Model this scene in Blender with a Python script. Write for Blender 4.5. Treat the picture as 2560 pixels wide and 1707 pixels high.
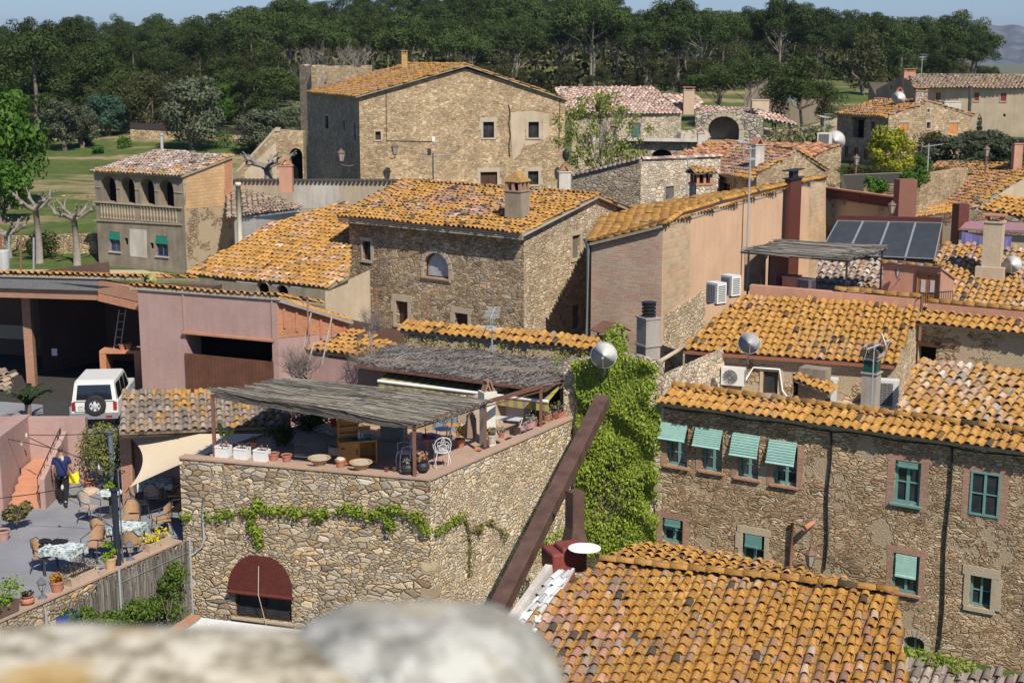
import bpy, math, random
import numpy as np
from mathutils import Vector, Matrix
from mathutils.geometry import delaunay_2d_cdt
from math import sin, cos, tan, radians as R, pi, hypot, atan2, sqrt

for o in list(bpy.data.objects): bpy.data.objects.remove(o)
sc = bpy.context.scene
col = sc.collection
rnd = random.Random(7)

# ------------------------------------------------------------ camera
PITCH = R(11.25); FPX = 3556.0; CAMZ = 13.0
cam = bpy.data.cameras.new('camera'); cam.lens = 50; cam.sensor_width = 36; cam.clip_end = 30000; cam.clip_start = 0.05
camo = bpy.data.objects.new('camera', cam); col.objects.link(camo)
camo.location = (0, 0, CAMZ); camo.rotation_euler = (pi/2 - PITCH, 0, 0)
cam.dof.use_dof = True; cam.dof.focus_distance = 45; cam.dof.aperture_fstop = 4.0
sc.camera = camo
# ------------------------------------------------------------ sky and sun
SUN_AZ = R(156); SUN_EL = R(47)      # azimuth clockwise from +Y
w = bpy.data.worlds.new('World'); sc.world = w; w.use_nodes = True
nt = w.node_tree; nt.nodes.clear()
sky = nt.nodes.new('ShaderNodeTexSky'); sky.sky_type = 'NISHITA'; sky.sun_disc = False
sky.sun_elevation = SUN_EL; sky.sun_rotation = SUN_AZ; sky.altitude = 0; sky.air_density = 1.0; sky.dust_density = .4; sky.ozone_density = 3.5
bg = nt.nodes.new('ShaderNodeBackground'); bg.inputs[1].default_value = 0.075
ow = nt.nodes.new('ShaderNodeOutputWorld')
hs = nt.nodes.new('ShaderNodeMix'); hs.data_type = 'RGBA'; hs.blend_type = 'MULTIPLY'; hs.inputs[0].default_value = 1; hs.inputs[7].default_value = (.78, .90, 1.18, 1)
nt.links.new(sky.outputs[0], hs.inputs[6]); nt.links.new(hs.outputs[2], bg.inputs[0]); nt.links.new(bg.outputs[0], ow.inputs[0])
sl = bpy.data.lights.new('sun', 'SUN'); sl.energy = 5.0; sl.angle = R(0.5); sl.color = (1, .94, .85)
so = bpy.data.objects.new('sun', sl); col.objects.link(so)
sd = Vector((sin(SUN_AZ)*cos(SUN_EL), cos(SUN_AZ)*cos(SUN_EL), sin(SUN_EL)))
so.rotation_euler = sd.to_track_quat('Z', 'Y').to_euler()
sc.view_settings.view_transform = 'Standard'; sc.view_settings.look = 'None'
sc.view_settings.exposure = 0.26; sc.view_settings.gamma = 1
sc.render.engine = 'CYCLES'
sc.cycles.max_bounces = 6; sc.cycles.diffuse_bounces = 3; sc.cycles.glossy_bounces = 2; sc.cycles.transmission_bounces = 3
sc.cycles.transparent_max_bounces = 8

# ------------------------------------------------------------ pixel -> world helpers (photo pixels, 2560 x 1707)
def ray(x, y):
    u = (x-1280)/FPX; v = (y-853.5)/FPX
    return Vector((u, cos(PITCH)-v*sin(PITCH), -sin(PITCH)-v*cos(PITCH)))
def PZ(x, y, z):
    d = ray(x, y); return d*((z-CAMZ)/d.z) + Vector((0, 0, CAMZ))
def PY(x, y, Y):
    d = ray(x, y); return d*(Y/d.y) + Vector((0, 0, CAMZ))
def onplane(x, y, P, N):
    d = ray(x, y); O = Vector((0, 0, CAMZ)); return O + d*((P-O).dot(N)/d.dot(N))
def zof(x, y, X, Y):
    d = ray(x, y); return CAMZ + Y/d.y*d.z

# ------------------------------------------------------------ object helpers
def tag(o, label=None, cat=None, group=None, kind=None):
    if label: o['label'] = label
    if cat: o['category'] = cat
    if group: o['group'] = group
    if kind: o['kind'] = kind
    return o
def empty(name, loc, label=None, cat=None, group=None, rz=0):
    o = bpy.data.objects.new(name, None); o.empty_display_size = .2; col.objects.link(o)
    o.location = loc; o.rotation_euler = (0, 0, rz)
    return tag(o, label, cat, group)
def root_of(o):
    while o.parent: o = o.parent
    return o
def copy_tree(o, parent=None, keep=None):
    c = o.copy(); col.objects.link(c)
    if parent: c.parent = parent
    for ch in o.children: copy_tree(ch, c)
    return c
def place(proto, first, loc, rz=0, sc_=None, label=None, group=None):
    o = proto if first else copy_tree(proto)
    o.location = loc; o.rotation_euler = (0, 0, rz)
    if sc_: o.scale = (sc_, sc_, sc_) if not isinstance(sc_, tuple) else sc_
    if label: o['label'] = label
    if group: o['group'] = group
    return o

class MB:
    def __init__(s): s.v = []; s.f = []; s.uv = []; s.c = []
    def poly(s, pts, uv=None, c=None):
        n = len(s.v); s.v += [tuple(p) for p in pts]; s.f.append(tuple(range(n, n+len(pts))))
        s.uv.append(uv); s.c.append(c); return s
    def box(s, c, sz, rz=0, M=None, col=None):
        x, y, z = (q/2 for q in sz)
        T = M if M is not None else Matrix.Translation(c) @ Matrix.Rotation(rz, 4, 'Z')
        if M is not None: T = M @ Matrix.Translation(c)
        P = [T @ Vector(q) for q in ((-x,-y,-z),(x,-y,-z),(x,y,-z),(-x,y,-z),(-x,-y,z),(x,-y,z),(x,y,z),(-x,y,z))]
        n = len(s.v); s.v += [tuple(p) for p in P]
        dims = {0:(0,1),1:(0,1),2:(0,2),3:(1,2),4:(0,2),5:(1,2)}
        for k, f in enumerate(((0,3,2,1),(4,5,6,7),(0,1,5,4),(1,2,6,5),(2,3,7,6),(3,0,4,7))):
            s.f.append(tuple(n+i for i in f)); s.c.append(col)
            a, b = dims[k]; full = (2*x, 2*y, 2*z)
            loc = [((-x,-y,-z),(x,-y,-z),(x,y,-z),(-x,y,-z),(-x,-y,z),(x,-y,z),(x,y,z),(-x,y,z))[i] for i in f]
            s.uv.append([(q[a]+c[0]*.37, q[b]+c[2]*.7) for q in loc])
        return s
    def bar(s, A, B, w, h=None, up=(0,0,1)):
        h = h or w; A = Vector(A); B = Vector(B); d = (B-A); L = d.length; d.normalize()
        U = Vector(up)
        if abs(d.dot(U)) > .97: U = Vector((1,0,0))
        r = d.cross(U).normalized(); u = r.cross(d)
        Mx = Matrix((( *[r.x], d.x, u.x, A.x),(r.y, d.y, u.y, A.y),(r.z, d.z, u.z, A.z),(0,0,0,1)))
        return s.box((0, L/2, 0), (w, L, h), M=Mx)
    def tube(s, pts, r, n=6, cap=True):
        pts = [Vector(p) for p in pts]; rs = r if isinstance(r, (list, tuple)) else [r]*len(pts)
        base = len(s.v); ref = None
        for i, p in enumerate(pts):
            d = (pts[min(i+1, len(pts)-1)] - pts[max(i-1, 0)]).normalized()
            if ref is None: ref = Vector((0,0,1)) if abs(d.z) < .9 else Vector((1,0,0))
            a = d.cross(ref)
            if a.length < 1e-5: a = d.cross(Vector((.3,.9,.1)))
            a.normalize(); b = a.cross(d); ref = b if False else ref
            for k in range(n):
                t = 2*pi*k/n; s.v.append(tuple(p + (a*cos(t) + b*sin(t))*rs[i]))
        for i in range(len(pts)-1):
            for k in range(n):
                k2 = (k+1) % n
                s.f.append((base+i*n+k, base+i*n+k2, base+(i+1)*n+k2, base+(i+1)*n+k)); s.uv.append([(k/n,i),(k2/n,i),(k2/n,i+1),(k/n,i+1)]); s.c.append(None)
        if cap:
            s.f.append(tuple(base+k for k in range(n))); s.uv.append(None); s.c.append(None)
            e = base+(len(pts)-1)*n; s.f.append(tuple(e+k for k in reversed(range(n)))); s.uv.append(None); s.c.append(None)
        return s
    def lathe(s, prof, c=(0,0,0), n=16, cap=True):
        base = len(s.v)
        for r, z in prof:
            for k in range(n):
                t = 2*pi*k/n; s.v.append((c[0]+r*cos(t), c[1]+r*sin(t), c[2]+z))
        for i in range(len(prof)-1):
            for k in range(n):
                k2 = (k+1) % n
                s.f.append((base+i*n+k, base+i*n+k2, base+(i+1)*n+k2, base+(i+1)*n+k)); s.uv.append(None); s.c.append(None)
        for i, rev in ((0, True), (len(prof)-1, False)):
            if cap and prof[i][0] > 1e-4:
                ids = [base+i*n+k for k in range(n)]
                s.f.append(tuple(reversed(ids)) if rev else tuple(ids)); s.uv.append(None); s.c.append(None)
        return s
    def blob(s, c, r, n=8, m=6, jit=0, rg=rnd):
        if not isinstance(r, (tuple, list)): r = (r, r, r)
        base = len(s.v)
        for i in range(m+1):
            ph = -pi/2 + pi*i/m
            for k in range(n):
                t = 2*pi*k/n; j = 1+rg.uniform(-jit, jit)
                s.v.append((c[0]+r[0]*cos(ph)*cos(t)*j, c[1]+r[1]*cos(ph)*sin(t)*j, c[2]+r[2]*sin(ph)*j))
        for i in range(m):
            for k in range(n):
                k2 = (k+1) % n
                s.f.append((base+i*n+k, base+i*n+k2, base+(i+1)*n+k2, base+(i+1)*n+k)); s.uv.append(None); s.c.append(None)
        return s
    def build(s, name, mat, parent=None, world=True, smooth=False, kind=None):
        me = bpy.data.meshes.new(name)
        v = np.array(s.v, dtype=np.float32).reshape(-1, 3)
        if parent is not None and world: v = v - np.array(root_of(parent).location, dtype=np.float32)
        me.from_pydata(v.tolist(), [], s.f)
        if any(u is not None for u in s.uv):
            lay = me.uv_layers.new(name='UVMap'); arr = []
            for f, u in zip(s.f, s.uv): arr += (list(u) if u is not None else [(0, 0)]*len(f))
            lay.data.foreach_set('uv', np.array(arr, dtype=np.float32).ravel())
        if any(c is not None for c in s.c):
            at = me.attributes.new('rnd', 'FLOAT_COLOR', 'CORNER'); arr = []
            for f, c in zip(s.f, s.c): arr += [(c or (.5,.5,.5))+(1,)]*len(f)
            at.data.foreach_set('color', np.array(arr, dtype=np.float32).ravel())
        if smooth: me.polygons.foreach_set('use_smooth', [True]*len(me.polygons))
        me.materials.append(mat); me.update()
        o = bpy.data.objects.new(name, me); col.objects.link(o)
        if parent is not None: o.parent = parent
        if kind: o['kind'] = kind
        return o

def np_mesh(name, V, Fq, mat, parent=None, world=True, rndc=None, smooth=False):
    """V (n,3), Fq (m,4) quads, rndc (n,3) per point"""
    V = np.asarray(V, dtype=np.float32)
    if parent is not None and world: V = V - np.array(root_of(parent).location, dtype=np.float32)
    me = bpy.data.meshes.new(name)
    me.vertices.add(len(V)); me.vertices.foreach_set('co', V.ravel())
    m = len(Fq); me.loops.add(m*4); me.loops.foreach_set('vertex_index', np.asarray(Fq, dtype=np.int32).ravel())
    me.polygons.add(m); me.polygons.foreach_set('loop_start', np.arange(0, m*4, 4, dtype=np.int32))
    me.polygons.foreach_set('loop_total', np.full(m, 4, dtype=np.int32))
    if smooth: me.polygons.foreach_set('use_smooth', np.ones(m, dtype=bool))
    me.update(calc_edges=True)
    if rndc is not None:
        at = me.attributes.new('rnd', 'FLOAT_COLOR', 'POINT')
        c4 = np.ones((len(V), 4), dtype=np.float32); c4[:, :3] = rndc
        at.data.foreach_set('color', c4.ravel())
    me.materials.append(mat); me.validate()
    o = bpy.data.objects.new(name, me); col.objects.link(o)
    if parent is not None: o.parent = parent
    return o

# ------------------------------------------------------------ material helpers
class NT:
    def __init__(s, name):
        s.m = bpy.data.materials.new(name); s.m.use_nodes = True; s.t = s.m.node_tree; s.t.nodes.clear()
        s.out = s.t.nodes.new('ShaderNodeOutputMaterial')
    def n(s, typ, **kw):
        nd = s.t.nodes.new('ShaderNode'+typ)
        ins = kw.pop('i', {})
        for k, v in kw.items(): setattr(nd, k, v)
        for k, v in ins.items():
            if hasattr(v, 'is_linked') or isinstance(v, bpy.types.NodeSocket): s.t.links.new(v, nd.inputs[k])
            else: nd.inputs[k].default_value = v
        return nd
    def ramp(s, fac, stops, interp='LINEAR'):
        nd = s.t.nodes.new('ShaderNodeValToRGB'); s.t.links.new(fac, nd.inputs[0]); cr = nd.color_ramp; cr.interpolation = interp
        while len(cr.elements) < len(stops): cr.elements.new(.5)
        for e, (p, c) in zip(cr.elements, stops):
            e.position = p; e.color = (c[0], c[1], c[2], 1) if isinstance(c, (tuple, list)) else (c, c, c, 1)
        return nd.outputs[0]
    def math(s, op, a, b=0.0, clamp=False): return s.n('Math', operation=op, use_clamp=clamp, i={0: a, 1: b}).outputs[0]
    def mix(s, fac, a, b, blend='MIX'):
        nd = s.t.nodes.new('ShaderNodeMix'); nd.data_type = 'RGBA'; nd.blend_type = blend
        for k, v in ((0, fac), (6, a), (7, b)):
            if isinstance(v, bpy.types.NodeSocket): s.t.links.new(v, nd.inputs[k])
            else: nd.inputs[k].default_value = v if k == 0 or len(v) == 4 else (*v, 1)
        return nd.outputs[2]
    def noise(s, vec, scale, detail=3, rough=.55, dim='3D'):
        return s.n('TexNoise', noise_dimensions=dim, i={'Vector': vec, 'Scale': scale, 'Detail': detail, 'Roughness': rough})
    def finish(s, color, rough=.9, bump=None, bs=.3, bd=.02, metal=0, spec=.3, extra=None):
        b = s.n('BsdfPrincipled', i={'Roughness': rough, 'Metallic': metal, 'Specular IOR Level': spec})
        if isinstance(color, bpy.types.NodeSocket): s.t.links.new(color, b.inputs['Base Color'])
        else: b.inputs['Base Color'].default_value = (*color, 1)
        if bump is not None:
            bn = s.n('Bump', i={'Height': bump, 'Strength': bs, 'Distance': bd}); s.t.links.new(bn.outputs[0], b.inputs['Normal'])
        s.t.links.new(b.outputs[0], s.out.inputs[0]); s.bsdf = b
        return s.m
_mc = {}
def flat(name, c, rough=.7, metal=0, var=.12, scale=6, spec=.3):
    """simple surface with a little tonal noise"""
    if name in _mc: return _mc[name]
    t = NT(name); g = t.n('NewGeometry').outputs['Position'] if False else t.n('TexCoord').outputs['Object']
    nz = t.noise(g, scale, 4).outputs['Fac']; n2 = t.noise(g, scale*9, 2).outputs['Fac']
    f = t.math('ADD', t.math('MULTIPLY', nz, .7), t.math('MULTIPLY', n2, .3))
    cc = t.ramp(f, [(.3, tuple(q*(1-var) for q in c)), (.7, tuple(min(1, q*(1+var)) for q in c))])
    _mc[name] = t.finish(cc, rough, f, .25, .01, metal, spec); return _mc[name]

def stone_mat(name, pal, mortar, sx=3.2, sz=5.5, mort=.06, bd=.05, stain=.3, seed=0, plaster=0.0, pcol=(.45,.37,.26), dist=.12):
    t = NT(name); uv = t.n('UVMap').outputs[0]
    nz = t.noise(uv, 1.6, 3, dim='2D')
    w1 = t.n('VectorMath', operation='MULTIPLY_ADD', i={0: nz.outputs['Color'], 1: (dist*2, dist, 0), 2: uv}).outputs[0]
    nz2 = t.noise(uv, 9, 2, dim='2D')
    w2 = t.n('VectorMath', operation='MULTIPLY_ADD', i={0: nz2.outputs['Color'], 1: (.06, .05, 0), 2: w1}).outputs[0]
    mp = t.n('Mapping', i={0: w2, 'Location': (seed*3.7, seed*1.3, 0), 'Scale': (sx, sz, 1)}).outputs[0]
    mp2 = t.n('Mapping', i={0: w2, 'Location': (seed*2.7, seed*5.3, 0), 'Scale': (sx*1.75, sz*1.7, 1)}).outputs[0]
    big = t.ramp(t.noise(uv, 1.1, 2, dim='2D').outputs['Fac'], [(.46, 0), (.5, 1)])
    va = t.n('TexVoronoi', voronoi_dimensions='2D', i={'Vector': mp, 'Scale': 1, 'Randomness': .95})
    vb = t.n('TexVoronoi', voronoi_dimensions='2D', i={'Vector': mp2, 'Scale': 1, 'Randomness': .95})
    ea = t.n('TexVoronoi', voronoi_dimensions='2D', feature='DISTANCE_TO_EDGE', i={'Vector': mp, 'Scale': 1, 'Randomness': .95}).outputs['Distance']
    eb = t.n('TexVoronoi', voronoi_dimensions='2D', feature='DISTANCE_TO_EDGE', i={'Vector': mp2, 'Scale': 1, 'Randomness': .95}).outputs['Distance']
    cellc = t.mix(big, va.outputs['Color'], vb.outputs['Color'])
    e = t.n('Mix', data_type='FLOAT', i={0: big, 2: ea, 3: eb}).outputs[0]
    jn = t.noise(uv, 2.3, 3, .6, dim='2D').outputs['Fac']; e = t.math('MULTIPLY', e, t.n('MapRange', i={0: jn, 1: .3, 2: .7, 3: .75, 4: 2.1}).outputs[0])
    sep = t.n('SeparateColor', i={0: cellc})
    n = len(pal); stops = [((i+.5)/n, c) for i, c in enumerate(pal)]
    c0 = t.ramp(sep.outputs[0], stops, 'CONSTANT' if False else 'LINEAR')
    val = t.n('MapRange', i={0: sep.outputs[1], 3: .7, 4: 1.28}).outputs[0]
    c1 = t.mix(1.0, c0, t.n('CombineColor', i={0: val, 1: val, 2: val}).outputs[0], 'MULTIPLY')
    fine = t.noise(uv, 22, 4, .7, dim='2D').outputs['Fac']
    c1 = t.mix(.55, c1, t.ramp(fine, [(.3, .7), (.7, 1.5)]), 'MULTIPLY')
    mm = t.ramp(e, [(mort*.35, 0), (mort, 1)])
    c2 = t.mix(mm, t.mix(.6, mortar, t.ramp(fine, [(.3, .6), (.7, 1.2)]), 'MULTIPLY'), c1)
    st = t.noise(uv, .45, 4, .6, dim='2D').outputs['Fac']
    c3 = t.mix(stain, c2, t.ramp(st, [(.3, (.55, .5, .45)), (.65, (1.25, 1.2, 1.1))]), 'MULTIPLY')
    h = t.math('ADD', t.ramp(e, [(0, 0), (mort*1.3, .75), (mort*4, 1)]), t.math('MULTIPLY', fine, .35))
    h = t.math('ADD', h, t.math('MULTIPLY', sep.outputs[2], .35))
    if plaster > 0:
        pm = t.ramp(t.noise(uv, .8, 5, .65, dim='2D').outputs['Fac'], [(.62-plaster*.4, 1), (.66-plaster*.4, 0)])
        pm = t.n('Math', operation='SUBTRACT', i={0: 1.0, 1: pm}).outputs[0]
        pc = t.mix(.7, pcol, t.ramp(fine, [(.3, .7), (.7, 1.2)]), 'MULTIPLY')
        c3 = t.mix(pm, c3, pc); h = t.n('Mix', data_type='FLOAT', i={0: pm, 2: h, 3: t.math('MULTIPLY', fine, .6)}).outputs[0]
    return t.finish(c3, .92, h, 1.0, bd, spec=.15)

def brick_mat(name, c1, c2, mortar, bw=.29, rh=.075, ms=.012, var=.5, off=.5, seed=0):
    t = NT(name); uv = t.n('UVMap').outputs[0]
    nz = t.noise(uv, 3, 3, dim='2D')
    w1 = t.n('VectorMath', operation='MULTIPLY_ADD', i={0: nz.outputs['Color'], 1: (.03, .02, 0), 2: uv}).outputs[0]
    br = t.n('TexBrick', offset=off, i={'Vector': w1, 'Color1': (*c1, 1), 'Color2': (*c2, 1), 'Mortar': (*mortar, 1), 'Scale': 1, 'Mortar Size': ms, 'Bias': 0, 'Brick Width': bw, 'Row Height': rh})
    fine = t.noise(uv, 14, 4, .7, dim='2D').outputs['Fac']; st = t.noise(uv, .7, 4, dim='2D').outputs['Fac']
    c = t.mix(.5, br.outputs[0], t.ramp(fine, [(.3, .6), (.7, 1.25)]), 'MULTIPLY')
    c = t.mix(var, c, t.ramp(st, [(.35, (.75, .75, .78)), (.65, (1.15, 1.1, 1.05))]), 'MULTIPLY')
    h = t.math('SUBTRACT', t.math('MULTIPLY', fine, .3), br.outputs['Fac'])
    return t.finish(c, .92, h, .7, .015, spec=.15)

def plaster_mat(name, c, c2=None, stain=.5, bd=.012, rough=.92, crack=False):
    t = NT(name); g = t.n('TexCoord').outputs['Object']
    c2 = c2 or tuple(q*.7 for q in c)
    a = t.noise(g, .7, 5, .65).outputs['Fac']; b = t.noise(g, 12, 4, .7).outputs['Fac']
    st = t.noise(t.n('Mapping', i={0: g, 'Scale': (3, 3, .35)}).outputs[0], 1.2, 4, .6).outputs['Fac']
    f = t.math('ADD', t.math('MULTIPLY', a, .6), t.math('MULTIPLY', st, .4))
    cc = t.mix(stain, c, t.ramp(f, [(.38, c2), (.6, c)]))
    cc = t.mix(.35, cc, t.ramp(b, [(.3, .7), (.7, 1.2)]), 'MULTIPLY')
    return t.finish(cc, rough, b, .6, bd, spec=.15)

def tile_mat(name, lichen=.5, pal=None, lc=((.37,.178,.034), (.51,.285,.075)), dark=.05, grey=0.3):
    t = NT(name); g = t.n('TexCoord').outputs['Object']
    at = t.n('Attribute', attribute_name='rnd'); sp = t.n('SeparateColor', i={0: at.outputs['Color']})
    pal = pal or [(.36,.15,.085), (.42,.2,.12), (.30,.13,.08), (.46,.30,.2), (.25,.2,.16)]
    n = len(pal); base = t.ramp(sp.outputs[0], [((i+.5)/n, c) for i, c in enumerate(pal)])
    base = t.mix(.8, base, t.ramp(sp.outputs[2], [(0, .55), (.5, 1), (1, 1.35)]), 'MULTIPLY')
    f1 = t.noise(g, 14, 5, .75).outputs['Fac']; f2 = t.noise(g, .55, 3).outputs['Fac']; f3 = t.noise(g, 45, 3, .7).outputs['Fac']
    gm = t.ramp(t.noise(g, 9, 5, .7).outputs['Fac'], [(.55-grey*.25, 0), (.66-grey*.2, 1)])
    base = t.mix(t.math('MULTIPLY', gm, .65), base, (.23, .2, .165))
    s = t.math('ADD', t.math('MULTIPLY', f1, .8), t.math('ADD', t.math('MULTIPLY', f2, 1.1), t.math('MULTIPLY', sp.outputs[1], .32)))
    thr = 1.5 - lichen*.72
    lm = t.n('MapRange', i={0: s, 1: thr, 2: thr+.16, 3: 0, 4: 1}).outputs[0]
    lcol = t.ramp(t.noise(g, 5, 4, .7).outputs['Fac'], [(.35, lc[0]), (.68, lc[1])])
    c = t.mix(t.math('MULTIPLY', lm, .92), base, lcol)
    wm = t.ramp(f3, [(.68, 0), (.78, 1)])
    c = t.mix(t.math('MULTIPLY', wm, .35), c, (.5, .43, .32))
    c = t.mix(.55, c, t.ramp(sp.outputs[2], [(0, .62), (.5, .95), (1, 1.25)]), 'MULTIPLY')
    dm = t.n('MapRange', i={0: sp.outputs[2], 1: dark, 2: dark-.01, 3: 0, 4: .85}).outputs[0]
    c = t.mix(dm, c, (.05, .045, .04))
    c = t.mix(.6, c, t.ramp(f3, [(.3, .62), (.7, 1.25)]), 'MULTIPLY')
    return t.finish(c, .9, t.math('ADD', f1, f3), .6, .015, spec=.2)

def leaf_mat(name, c1, c2, trans=.25, objvar=.35):
    t = NT(name); g = t.n('NewGeometry'); oi = t.n('ObjectInfo')
    c = t.ramp(g.outputs['Random Per Island'], [(0, c1), (1, c2)])
    ov = t.n('MapRange', i={0: oi.outputs['Random'], 3: 1-objvar, 4: 1+objvar}).outputs[0]
    c = t.mix(1.0, c, t.n('CombineColor', i={0: ov, 1: ov, 2: t.math('MULTIPLY', ov, .95)}).outputs[0], 'MULTIPLY')
    d = t.n('BsdfDiffuse', i={0: c}); tr = t.n('BsdfTranslucent', i={0: c}); gl = t.n('BsdfGlossy', i={'Roughness': .5, 'Color': (.8,.8,.8,1)})
    m = t.n('MixShader', i={0: trans, 1: d.outputs[0], 2: tr.outputs[0]})
    m2 = t.n('MixShader', i={0: .008, 1: m.outputs[0], 2: gl.outputs[0]})
    t.t.links.new(m2.outputs[0], t.out.inputs[0]); return t.m

def reed_mat(name, c1, c2):
    t = NT(name); g = t.n('NewGeometry'); return t.finish(t.ramp(g.outputs['Random Per Island'], [(0, tuple(q*.45 for q in c1)), (.5, c1), (.85, c2), (1, tuple(q*1.5 for q in c2))]), .85)
def glass_mat():
    t = NT('window_glass'); g = t.n('TexCoord').outputs['Object']
    f = t.noise(g, 1.5, 2).outputs['Fac']
    return t.finish(t.ramp(f, [(.3, (.012,.014,.016)), (.7, (.05,.055,.06))]), .08, spec=.6)
GLASS = glass_mat()
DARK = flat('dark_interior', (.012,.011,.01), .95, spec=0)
# ============================================================ terrain
def interp(x, pts):
    if x <= pts[0][0]: return pts[0][1]
    for (a, b), (c, d) in zip(pts, pts[1:]):
        if x <= c: return b + (d-b)*(x-a)/(c-a)
    return pts[-1][1]
def sst(t): t = max(0, min(1, t)); return t*t*(3-2*t)
TOP = [(-600,27),(0,24),(270,27),(560,26),(640,30),(750,34),(1500,35),(1600,29.5),(1700,26.5),(1850,30),(2000,30),(2120,28),(2200,24.5),(2330,23),(2410,20.5),(2480,13),(2560,11),(3200,9)]
def ground(X, Y):
    u = 1280 + X/max(Y, 20)*FPX
    b = interp(Y, [(0,-2.6),(72,-2.4),(84,-.25),(95,0),(120,.8),(150,2.1),(180,4.3),(200,5.4),(225,6.4),(260,7)])
    if u > 1250 and Y > 70: b += sst((u-1250)/500)*sst((Y-75)/40)*(1.5 if Y < 170 else 1.5)
    if u > 1950 and Y > 72: r_ = interp(Y, [(72,-2.4),(80,2.5),(88,4.7),(110,5.2),(150,6),(190,7)]); b += (max(b, r_)-b)*sst((u-1950)/160)
    top = interp(u, TOP) - 13.5
    far = interp(Y, [(0,0),(240,0),(330,.5),(420,1),(480,1),(640,0)])
    hgt = b + (top-b)*far if far > 0 else b
    if u > 2380 and Y > 200: hgt = b + (max(-2, top)-b)*max(far, sst((u-2380)/120))
    if Y > 480: hgt = (top)*far + (1-far)*(-6)
    return hgt + .25*sin(X*.21+Y*.13)*sst((Y-80)/30) + .15*sin(X*.5-Y*.37)*sst((Y-80)/30)
def grass_mat():
    t = NT('grass_ground'); g = t.n('TexCoord').outputs['Object']
    a = t.noise(g, .055, 5, .6).outputs['Fac']; b = t.noise(g, .6, 5, .7).outputs['Fac']; c = t.noise(g, 5, 4, .7).outputs['Fac']
    st = t.noise(t.n('Mapping', i={0: g, 'Scale': (.03, .16, 1)}).outputs[0], 1, 4, .6).outputs['Fac']
    gr = t.ramp(b, [(.3, (.055,.085,.022)), (.7, (.12,.15,.04))])
    dry = t.ramp(b, [(.3, (.2,.16,.08)), (.7, (.36,.27,.15))])
    m = t.ramp(t.math('ADD', t.math('MULTIPLY', st, .6), t.math('MULTIPLY', a, .45)), [(.52, 0), (.6, 1)])
    cc = t.mix(m, gr, dry)
    cc = t.mix(.7, cc, t.ramp(c, [(.3, .55), (.7, 1.3)]), 'MULTIPLY')
    return t.finish(cc, .95, c, .6, .08, spec=.1)
GRASS = grass_mat()
m = MB(); ys = [-30,0,20,40,60,72,78,84,90,95] + list(range(100, 240, 6)) + list(range(240, 500, 14)) + [520,560,600,640,800,1200,2500,6000,12000]
NX = 70
for j, Y in enumerate(ys):
    for i in range(NX+1):
        wd = max(60, Y*.55) ; X = -wd + 2*wd*i/NX
        m.v.append((X, Y, ground(X, Y)))
for j in range(len(ys)-1):
    for i in range(NX):
        a = j*(NX+1)+i; m.f.append((a, a+1, a+NX+2, a+NX+1)); m.uv.append(None); m.c.append(None)
m.build('ground', GRASS, smooth=True, kind='structure')

# far mountain range
def mtn_mat():
    t = NT('mountain_rock'); g = t.n('TexCoord').outputs['Object']
    n = t.noise(g, .012, 6, .65).outputs['Fac']
    return t.finish(t.ramp(n, [(.35, (.045,.06,.04)), (.65, (.2,.17,.13))]), .95, n, 1, 12, spec=0)
prof = [(-3000,60),(1700,60),(2000,100),(2150,165),(2230,128),(2290,70),(2340,52),(2370,49),(2410,58),(2445,66),(2480,62),(2530,78),(2600,105),(2750,135),(3300,125)]
m = MB(); xs = list(range(2050, 3000, 12)); D0 = 5200; rows = 12
rg = random.Random(3)
for j in range(rows+1):
    tt = j/rows
    for u in xs:
        Y = D0 + 1300*tt; top = PY(u, interp(u, prof), D0+1300).z
        X = (u-1280)/FPX*(Y/cos(PITCH)*1.0)
        z = -10 + (top+10)*sst(tt)*(1 - .0*tt) + (1-tt)*tt*60*(sin(u*.055+tt*2)+.5*sin(u*.13+1-tt*3))
        m.v.append((X, Y, z if tt < 1 else top + rg.uniform(-1.5, 1.5)))
for j in range(rows):
    for i in range(len(xs)-1):
        a = j*len(xs)+i; m.f.append((a, a+1, a+len(xs)+1, a+len(xs))); m.uv.append(None); m.c.append(None)
m.build('mountain', mtn_mat(), smooth=True, kind='structure')

# ============================================================ trees
BARK = flat('bark', (.16,.125,.1), .95, var=.35, scale=3)
BARKG = flat('grey_bark', (.22,.19,.155), .95, var=.3, scale=3)
L_PINE = leaf_mat('pine_needles', (.03,.046,.014), (.06,.084,.024), .12)
L_OAK = leaf_mat('oak_leaves', (.034,.04,.016), (.07,.07,.026), .12)
L_OLIVE = leaf_mat('olive_leaves', (.05,.062,.036), (.105,.118,.072), .12)
L_BRIGHT = leaf_mat('fresh_leaves', (.04,.095,.012), (.095,.18,.028), .25, .15)
L_YELLOW = leaf_mat('yellow_leaves', (.16,.2,.025), (.38,.36,.03), .3, .1)
L_SPRING = leaf_mat('spring_leaves', (.17,.2,.04), (.3,.33,.09), .35, .1)
L_BLUE = leaf_mat('bluish_needles', (.04,.09,.06), (.09,.15,.1), .2, .1)
L_CYP = leaf_mat('cypress_leaves', (.012,.028,.01), (.035,.055,.02), .1, .1)

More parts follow.
